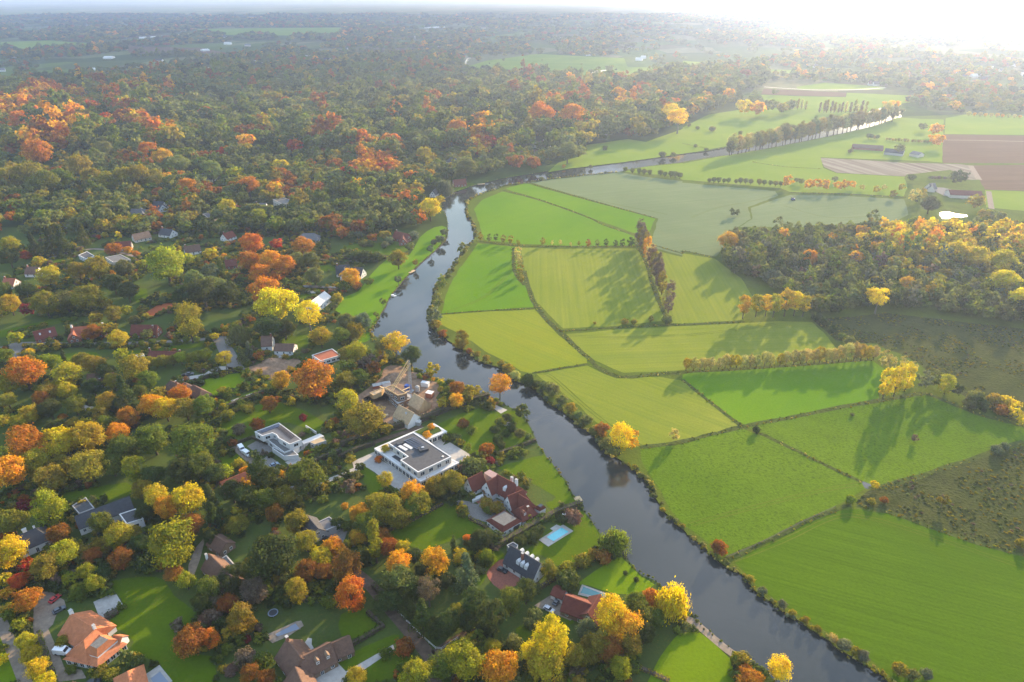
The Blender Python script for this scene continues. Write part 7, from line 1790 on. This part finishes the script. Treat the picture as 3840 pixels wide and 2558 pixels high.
def vnoise(X, Y, scale, seed):
    """smooth value noise"""
    r = np.random.default_rng(seed)
    g = r.uniform(0, 1, (257, 257))
    x, y = X / scale + 128, Y / scale + 11
    xi, yi = np.floor(x).astype(int) % 256, np.floor(y).astype(int) % 256
    fx, fy = x - np.floor(x), y - np.floor(y)
    fx, fy = fx * fx * (3 - 2 * fx), fy * fy * (3 - 2 * fy)
    return (g[yi, xi] * (1 - fx) + g[yi, xi + 1] * fx) * (1 - fy) + (g[yi + 1, xi] * (1 - fx) + g[yi + 1, xi + 1] * fx) * fy

EXCL_POLY = [RIV2] + [[(p.x, p.y) for p in f] for f in FIELDS.values()]
def free(X, Y, polys, circles=None):
    ok = np.ones(len(X), bool)
    for pl in polys:
        a = np.array([(p[0], p[1]) for p in pl])
        lo, hi = a.min(0), a.max(0)
        bb = ok & (X > lo[0]) & (X < hi[0]) & (Y > lo[1]) & (Y < hi[1])
        idx = np.nonzero(bb)[0]
        if len(idx):
            ok[idx[in_poly_np(X[idx], Y[idx], pl)]] = False
    if circles is not None and len(circles):
        C = np.array(circles)
        for s in range(0, len(X), 4000):
            d = np.hypot(X[s:s + 4000, None] - C[None, :, 0], Y[s:s + 4000, None] - C[None, :, 1])
            ok[s:s + 4000] &= (d > C[None, :, 2]).all(1)
    return ok

def jgrid(x0, x1, y0, y1, sp):
    gx, gy = np.meshgrid(np.arange(x0, x1, sp), np.arange(y0, y1, sp))
    X, Y = gx.ravel() + rng.uniform(-0.45, 0.45, gx.size) * sp, gy.ravel() + rng.uniform(-0.45, 0.45, gx.size) * sp
    return X, Y

def pick_cols(codes_w, n, jitter=0.18):
    codes, w = zip(*codes_w)
    w = np.array(w, float); w /= w.sum()
    base = np.array([LEAFC[c] for c in codes])[rng.choice(len(codes), n, p=w)]
    return base * rng.uniform(1 - jitter, 1 + jitter, (n, 1)) * rng.uniform(0.92, 1.08, (n, 3))

tree_circ = [(x, y, W * 0.45) for x, y, W, *_ in TREES]
# --- wood on the near side of the river, from the gardens to the far villages
W1 = (ZL(0, (-900, 560), (400, 575), (1000, 545), (1700, 505), (2353, 470)) + ZL(1, (400, 430), (800, 455), (850, 520), (1280, 515), (1640, 572), (2000, 566), (2354, 495)) + ZL(2, (0, 495), (300, 470), (570, 485), (560, 600), (330, 680), (180, 790), (0, 850))
      + ZL(1, (2354, 850), (2100, 965), (1690, 995), (1640, 1075), (1480, 1115), (1380, 1180), (1100, 1225), (900, 1275), (760, 1322), (690, 1380), (640, 1567)) + ZL(4, (330, 40), (0, 100)) + ZL(3, (2300, 60), (-500, 60)))
LAWN_POLYS = [[(p.x, p.y) for p in l] for l in LAWNS.values()] + HARD
X, Y = jgrid(-1500, 1300, 420, 900, 10.5)
X2, Y2 = jgrid(-1800, 1300, 900, 2900, 17.5)
X, Y = np.concatenate([X, X2]), np.concatenate([Y, Y2])
keep = in_poly_np(X, Y, [(p.x, p.y) for p in W1])
X, Y = X[keep], Y[keep]
rbx = np.array([(p.x, p.y) for p in LBs[::2]])
dr = np.full(len(X), 1e9)
for q_ in rbx: dr = np.minimum(dr, np.hypot(X - q_[0], Y - q_[1]))
kp_ = (dr > 9) & ((dr > 24) | (Y < 560))
X, Y = X[kp_], Y[kp_]
glade = vnoise(X, Y, 75, 5) * 0.65 + vnoise(X, Y, 28, 6) * 0.35
keep = free(X, Y, EXCL_POLY + LAWN_POLYS, tree_circ + HOUSE_CIRC) & ((glade > 0.27) | (rng.uniform(0, 1, len(X)) < 0.3))
X, Y = X[keep], Y[keep]
n = len(X)
hue = vnoise(X, Y, 60, 8)
rr = rng.uniform(0, 1, n)
sp_ = vnoise(X, Y, 34, 51) * 0.7 + rng.uniform(0, 1, n) * 0.3
order = np.array([LEAFC[c] for c in 'dgkdkgkvkgvb'])
green = order[np.clip((np.clip((sp_ - 0.2) / 0.62, 0, 0.999) * len(order)).astype(int), 0, len(order) - 1)] * rng.uniform(0.82, 1.2, (n, 1))
sw_ = vnoise(X, Y, 30, 52) * 0.65 + rng.uniform(0, 1, n) * 0.35
worder = np.array([LEAFC[c] for c in 'vboObooObOy'])
warm = worder[np.clip((np.clip((sw_ - 0.2) / 0.62, 0, 0.999) * len(worder)).astype(int), 0, len(worder) - 1)] * rng.uniform(0.8, 1.15, (n, 1))
# beech stands turn together: warm patches
wz = np.zeros(n)
for k, x, y, rx, st in [(0, 480, 720, 430, 1.05), (0, 1000, 700, 200, 0.8), (0, 150, 850, 260, 0.9), (0, 950, 860, 260, 0.85), (0, 300, 1050, 160, 0.5), (0, 1050, 1080, 150, 0.8), (0, 1750, 1040, 260, 0.6), (1, 250, 1150, 230, 0.9), (1, 900, 950, 250, 0.9), (1, 1450, 810, 230, 0.8), (1, 1900, 760, 130, 0.6), (0, 1900, 560, 300, 0.25), (1, 300, 540, 200, 0.2), (3, 1800, 200, 180, 0.5)]:
    c = Z(k, x, y)
    R_ = (rx / 1.839) / px_per_m(c)
    d2 = ((X - c.x) / R_) ** 2 + ((Y - c.y) / (R_ * 2.6)) ** 2
    wz = np.maximum(wz, st * np.exp(-d2 * 1.2))
stand = vnoise(X, Y, 42, 9)
f = ((stand + 0.12 * (rr - 0.5) > 1.0 - wz * 0.80) | (rr < 0.012))[:, None]
cols = np.where(f, warm, green)
W = rng.uniform(8.5, 15.0, n) * (1 + 0.25 * (wz > 0.4)) * np.where(Y > 900, 1.95, 1.1) * (0.75 + 0.55 * vnoise(X, Y, 55, 53))
kinds = rng.choice(6, n, p=[0.31, 0.28, 0.27, 0.08, 0.03, 0.03])
scatter_object("woodland", np.stack([X, Y, np.zeros(n)], 1), W, kinds, cols, rng.uniform(0.8, 1.12, n), "mixed autumn woodland stretching back from the villa gardens", "woodland")
# --- the wood on the meadow side
W2 = ZL(5, (225, 200), (370, 90), (800, 45), (1200, 35), (2900, 25), (2900, 800), (2354, 690), (1750, 600), (1400, 580), (900, 620), (600, 420), (330, 320))
X, Y = jgrid(60, 700, 250, 620, 7.2)
keep = in_poly_np(X, Y, [(p.x, p.y) for p in W2]) & free(X, Y, [], tree_circ)
X, Y = X[keep], Y[keep]
n = len(X)
gold = np.zeros(n)
for k, x, y, rx, st in [(5, 1650, 70, 420, 1.15), (5, 2250, 90, 330, 1.0), (5, 1250, 60, 120, 0.9)]:
    c = Z(k, x, y, 8)
    R_ = (rx / 1.839) / px_per_m(c)
    gold = np.maximum(gold, st * np.exp(-(((X - c.x) / R_) ** 2 + ((Y - c.y) / (R_ * 0.9)) ** 2)))
cols = np.where((rng.uniform(0, 1, n) < gold)[:, None], pick_cols([('O', 1.2), ('Y', 4), ('y', 2)], n), pick_cols([('k', 4), ('p', 0.4), ('s', 0.9), ('g', 3), ('v', 1.3), ('d', 3)], n))
W = rng.uniform(7.0, 11.5, n) * (1 + 0.2 * (gold > 0.5))
scatter_object("woodland", np.stack([X, Y, np.zeros(n)], 1), W, rng.choice(5, n), cols, rng.uniform(0.9, 1.3, n), "dense grey green wet wood with golden crowns beyond the marsh", "woodland")
# --- far country: copses, hedges and villages' trees
X, Y = jgrid(-4200, 4600, 900, 6800, 19.0)
nz = vnoise(X, Y * 0.5, 330, 21) * 0.5 + vnoise(X, Y * 0.5, 110, 22) * 0.5
hedge_ = (np.abs(vnoise(X, Y * 0.6, 150, 25) - 0.5) < 0.028)
keep = ((nz > 0.53) | (hedge_ & (rng.uniform(0, 1, len(X)) < 0.75))) & (np.abs(X) < Y * 0.95 + 100) & ~in_poly_np(X, Y, [(p.x, p.y) for p in W1]) & free(X, Y, EXCL_POLY, tree_circ)
X, Y, nz = X[keep], Y[keep], nz[keep]
# inside the meadow plain of the near 1.3 km only the hedges stand
keep = (Y > 1350) | (X < -300)
keep |= in_poly_np(X, Y, [(p.x, p.y) for p in ZL(2, (1560, 560), (2600, 500), (2600, 790), (1950, 780), (1800, 810), (1640, 800), (1500, 780), (1600, 690))])
X, Y = X[keep], Y[keep]
n = len(X)
cols = pick_cols([('k', 5), ('d', 3), ('g', 3), ('v', 2), ('b', 1), ('O', 0.5)], n)
W = rng.uniform(12, 24, n) * np.clip(Y / 2500, 0.8, 1.3)
scatter_object("woodland", np.stack([X, Y, np.zeros(n)], 1), W, rng.choice(4, n), cols, rng.uniform(0.6, 0.95, n) / np.clip(Y / 2500, 0.9, 1.3), "far copses and hedgerows fading into the haze", "woodland")
print("woods", n)
# --- gardens: undergrowth and shrubs between the trees on the villa side
GARD = (ZL(3, (-300, 0), (2354, 0)) + ZL(4, (330, 30), (120, 300), (0, 500), (200, 720), (520, 985), (950, 1150), (1260, 1300), (1380, 1567)) + ZL(7, (1600, 300), (1780, 560), (2060, 840), (2300, 1100)) + ZL(8, (330, 1400), (500, 1567), (600, 1700), (-400, 1800)) + ZL(6, (-500, 1800), (-500, 0)))
sheet("garden_ground", GARD, G_LAWN_DULL, z=0.018)
X, Y = jgrid(-420, 260, 60, 620, 3.1)
keep = in_poly_np(X, Y, [(p.x, p.y) for p in GARD])
X, Y = X[keep], Y[keep]
nz = vnoise(X, Y, 16, 31)
house = [(x, y, r + 1.0) for x, y, r in HOUSE_CIRC]
keep = free(X, Y, [RIV2] + LAWN_POLYS, house) & (nz > 0.44)
X, Y = X[keep], Y[keep]
n = len(X)
cols = pick_cols([('d', 4), ('g', 4), ('k', 2), ('v', 2.5), ('b', 0.6), ('y', 0.35), ('p', 0.7), ('O', 0.06)], n)
W = rng.uniform(2.2, 5.6, n)
scatter_object("undergrowth", np.stack([X, Y, np.zeros(n)], 1), W, np.where(rng.uniform(0, 1, n) < 0.7, 6, rng.choice(4, n)), cols, rng.uniform(0.6, 1.05, n), "shrubs and undergrowth filling the gaps between garden trees", "undergrowth")
print("undergrowth", n)
n = len(VERGE[0])
scatter_object("verge_grass", VERGE[0], VERGE[1], np.full(n, 6), VERGE[2], rng.uniform(0.7, 1.2, n), "tall grass, reeds and brambles along ditches and river banks", "verge")
X, Y = jgrid(40, 560, 120, 420, 2.0)
keep = (in_poly_np(X, Y, [(p.x, p.y) for p in MARSH1]) | in_poly_np(X, Y, [(p.x, p.y) for p in MARSH2]))
X, Y = X[keep], Y[keep]
keep = vnoise(X, Y, 9, 41) > 0.45
X, Y = X[keep], Y[keep]
n = len(X)
scatter_object("marsh_herbs", np.stack([X, Y, np.zeros(n)], 1), rng.uniform(0.6, 1.7, n), np.full(n, 6), pick_cols([('v', 4), ('p', 0.6), ('k', 4), ('d', 2.5)], n), rng.uniform(0.4, 0.8, n), "tall brown and olive herbs covering the marsh", "herbs")
# ------------------------------------------------------------------ stand the individual trees
def nearest_mark(x, y):
    best = min(MARKS, key=lambda m: math.hypot(x - m[0], y - m[1]))
    return best[2], math.hypot(x - best[0], y - best[1])
ORD = ["first", "second", "third", "fourth", "fifth", "sixth", "seventh", "eighth", "ninth", "tenth", "eleventh", "twelfth", "thirteenth", "fourteenth", "fifteenth"]
MARKS += [(*Z(4, 1400, 700).xy, "the mown meadow by the river"), (*Z(4, 2180, 300).xy, "the brown poplar row"), (*Z(5, 1480, 1060).xy, "the golden poplar clump"), (*Z(5, 650, 560).xy, "the yellow tree row at the wood"), (*Z(5, 1700, 250).xy, "the wet wood beyond the marsh"), (*Z(8, 1200, 300).xy, "the ditch crossing below the marsh"), (*Z(8, 1000, 1250).xy, "the big bright meadow's river edge"), (*Z(4, 1500, 1150).xy, "the shrubby meadow bank"),
          (*Z(2, 800, 1300).xy, "the pale field's ditch"), (*Z(2, 600, 900).xy, "the far tree lined river reach"), (*Z(1, 900, 1000).xy, "the orange beech stand above the bend"), (*Z(0, 700, 800).xy, "the red beech wood"), (*Z(0, 250, 1200).xy, "the olive green parkland belt"), (*Z(1, 1500, 850).xy, "the far lane houses"), (*Z(1, 1600, 480).xy, "the far bright water meadow"), (*Z(0, 1500, 1100).xy, "the crimson trees in the wood"), (*Z(4, 640, 550).xy, "the willow bank opposite the river lawns"), (*Z(4, 450, 250).xy, "the river lawns with pollards"), (*Z(6, 200, 900).xy, "the red trees by the gravel lane"), (*Z(6, 1700, 950).xy, "the shady garden thicket"), (*Z(7, 700, 1100).xy, "the dark conifer plot"), (*Z(7, 1500, 1350).xy, "the golden trees above the lower lane"), (*Z(7, 2200, 1100).xy, "the gold willow on the bank"), (*Z(7, 500, 300).xy, "the russet belt below the modern villa"), (*Z(3, 1900, 400).xy, "the orange belt above the gold tree"), (*Z(3, 500, 480).xy, "the olive wood belt"), (*Z(3, 400, 1450).xy, "the golden belt of the old garden"), (*Z(3, 500, 1100).xy, "the mixed garden wood"), (*Z(3, 350, 120).xy, "the dark conifer group")]
# only the 300 that show largest of a kind stand as things of their own; the rest join one mass
KSUB = {}
def kind_name(kd, place):
    if place and "willow hedgerow" in place: return "willow_tree"
    if place: return "hedgerow_tree"
    return KNAME[kd][0]
size = {}
for i, (x, y, W, kd, c, place) in enumerate(TREES):
    size.setdefault(kind_name(kd, place), []).append((W * px_per_m((x, y, 4)), i))
KEEP = set()
for nm, L in size.items():
    KEEP |= {i for _, i in sorted(L, reverse=True)[:290]}
REST = [TREES[i] for i in range(len(TREES)) if i not in KEEP]
TREES = [TREES[i] for i in sorted(KEEP)]
if REST:
    kmap = dict(round=0, broad=2, egg=3, tall=4, cone=5, shrub=6, airy=1, pollard=3, column=4, high=4, lofty=1, spire=5, willow=2)
    n = len(REST)
    scatter_object("distant_trees", np.array([(r[0], r[1], 0) for r in REST]), np.array([r[2] for r in REST]), np.array([kmap[r[3]] for r in REST]), np.array([np.array(LEAFC[r[4]]) * random.uniform(0.85, 1.15) for r in REST]), np.full(n, 1.0), "smaller scattered trees in gardens and far meadows", "trees")
print("rest", len(REST))
byl = {}
items = []
for (x, y, W, kd, c, place) in TREES:
    nm, kn, cat = KNAME[kd]
    nm = kind_name(kd, place)
    if place:
        lab, d = "%s %s %s" % (COLNAME[c], kn, place), None
        key = ("row", lab)
    else:
        mk, d = nearest_mark(x, y)
        key = (COLNAME[c], kn, mk)
    items.append((x, y, W, kd, c, nm, cat, key, d))
    byl.setdefault(key, []).append(len(items) - 1)
labels, groups = {}, {}
for key, ids in byl.items():
    if key[0] == "row":
        for i in ids:
            labels[i] = key[1]; groups[i] = "trees " + key[1].split(" in the ")[-1] if " in the " in key[1] else "trees along the garden lane"
        continue
    ids = sorted(ids, key=lambda i: items[i][8])
    cn, kn, mk = key
    for n_, i in enumerate(ids):
        if len(ids) == 1:
            labels[i] = "%s %s by %s" % (cn, kn, mk)
        else:
            labels[i] = "%s %s %s from %s" % (ORD[min(n_, 14)], cn, kn, mk)
        groups[i] = "%s trees by %s" % (cn, mk)
for i, (x, y, W, kd, c, nm, cat, key, d) in enumerate(items):
    cr, tk = PROTO[kd][i % 3]
    root = empty(nm, (x, y, 0), random.uniform(0, 6.28))
    hs = random.uniform(0.9, 1.12)
    root.scale = (W, W, W * hs)
    base = np.array(LEAFC[c]) * random.uniform(0.85, 1.18)
    base = base * np.array([random.uniform(0.9, 1.1) for _ in range(3)])
    co = link("crown", cr, parent=root)
    co.color = (*[float(min(0.8, q)) for q in base], 1)
    link("trunk", tk, parent=root)
    tag(root, labels[i], cat, groups.get(i))
print("trees", len(items))
# ------------------------------------------------------------------ autumn haze: one even body of air round everything
t = NT("haze_air")
v = t.n("ShaderNodeVolumePrincipled")
v.inputs["Color"].default_value = (0.52, 0.66, 1.0, 1)
v.inputs["Density"].default_value = 0.92e-4
v.inputs["Anisotropy"].default_value = 0.48
t.l(v.outputs[0], t.out.inputs["Volume"])
x0, x1, y0, y1, z0, z1 = BX0 - 50, BX1 + 50, BY0 - 50, BY1 + 50, -4.0, CAM_H + 8
hv = [(x, y, z) for z in (z0, z1) for y in (y0, y1) for x in (x0, x1)]
hf = [(0, 2, 3, 1), (4, 5, 7, 6), (0, 1, 5, 4), (2, 6, 7, 3), (0, 4, 6, 2), (1, 3, 7, 5)]
haze = link("haze", mesh_from("haze", hv, hf), t.m)
tag(haze, "pale autumn haze lying over the whole valley", "haze", kind="stuff")

# ------------------------------------------------------------------ cloud bank toward the sun, high above the haze, shading the far plain
t = NT("cloud_vapour")
t.bsdf((0.85, 0.85, 0.86), 1.0, 0.0)
M_CLOUD = t.m
CZ = 1350.0
off = Vector((math.sin(SUN_AZ), math.cos(SUN_AZ), 0)) * (CZ / math.tan(SUN_EL))
cr = random.Random(3)
for i in range(90):
    sx, sy = cr.uniform(-5600, 900), cr.uniform(1950, 7000)
    sx *= 0.55 + 0.45 * sy / 6600
    rx, ry = cr.uniform(420, 900), cr.uniform(260, 520)
    bm = bmesh.new()
    bmesh.ops.create_icosphere(bm, subdivisions=4, radius=1.0)
    ph = [cr.uniform(0, 6.28) for _ in range(6)]
    for v in bm.verts:
        c = v.co
        k = 1 + 0.16 * math.sin(4 * c.x + ph[0]) * math.cos(3 * c.y + ph[1]) + 0.11 * math.sin(7 * c.y + ph[2] + 3 * c.x) + 0.07 * math.sin(13 * c.x + ph[3]) * math.sin(11 * c.y + ph[4])
        v.co = Vector((c.x * rx * k, c.y * ry * k, (c.z if c.z > 0 else c.z * 0.25) * 170 * k))
    me = bpy.data.meshes.new("cloud"); bm.to_mesh(me); bm.free()
    for p_ in me.polygons: p_.use_smooth = True
    tag(link("cloud", me, M_CLOUD, loc=(sx + off.x, sy + off.y, CZ)), kind="structure")
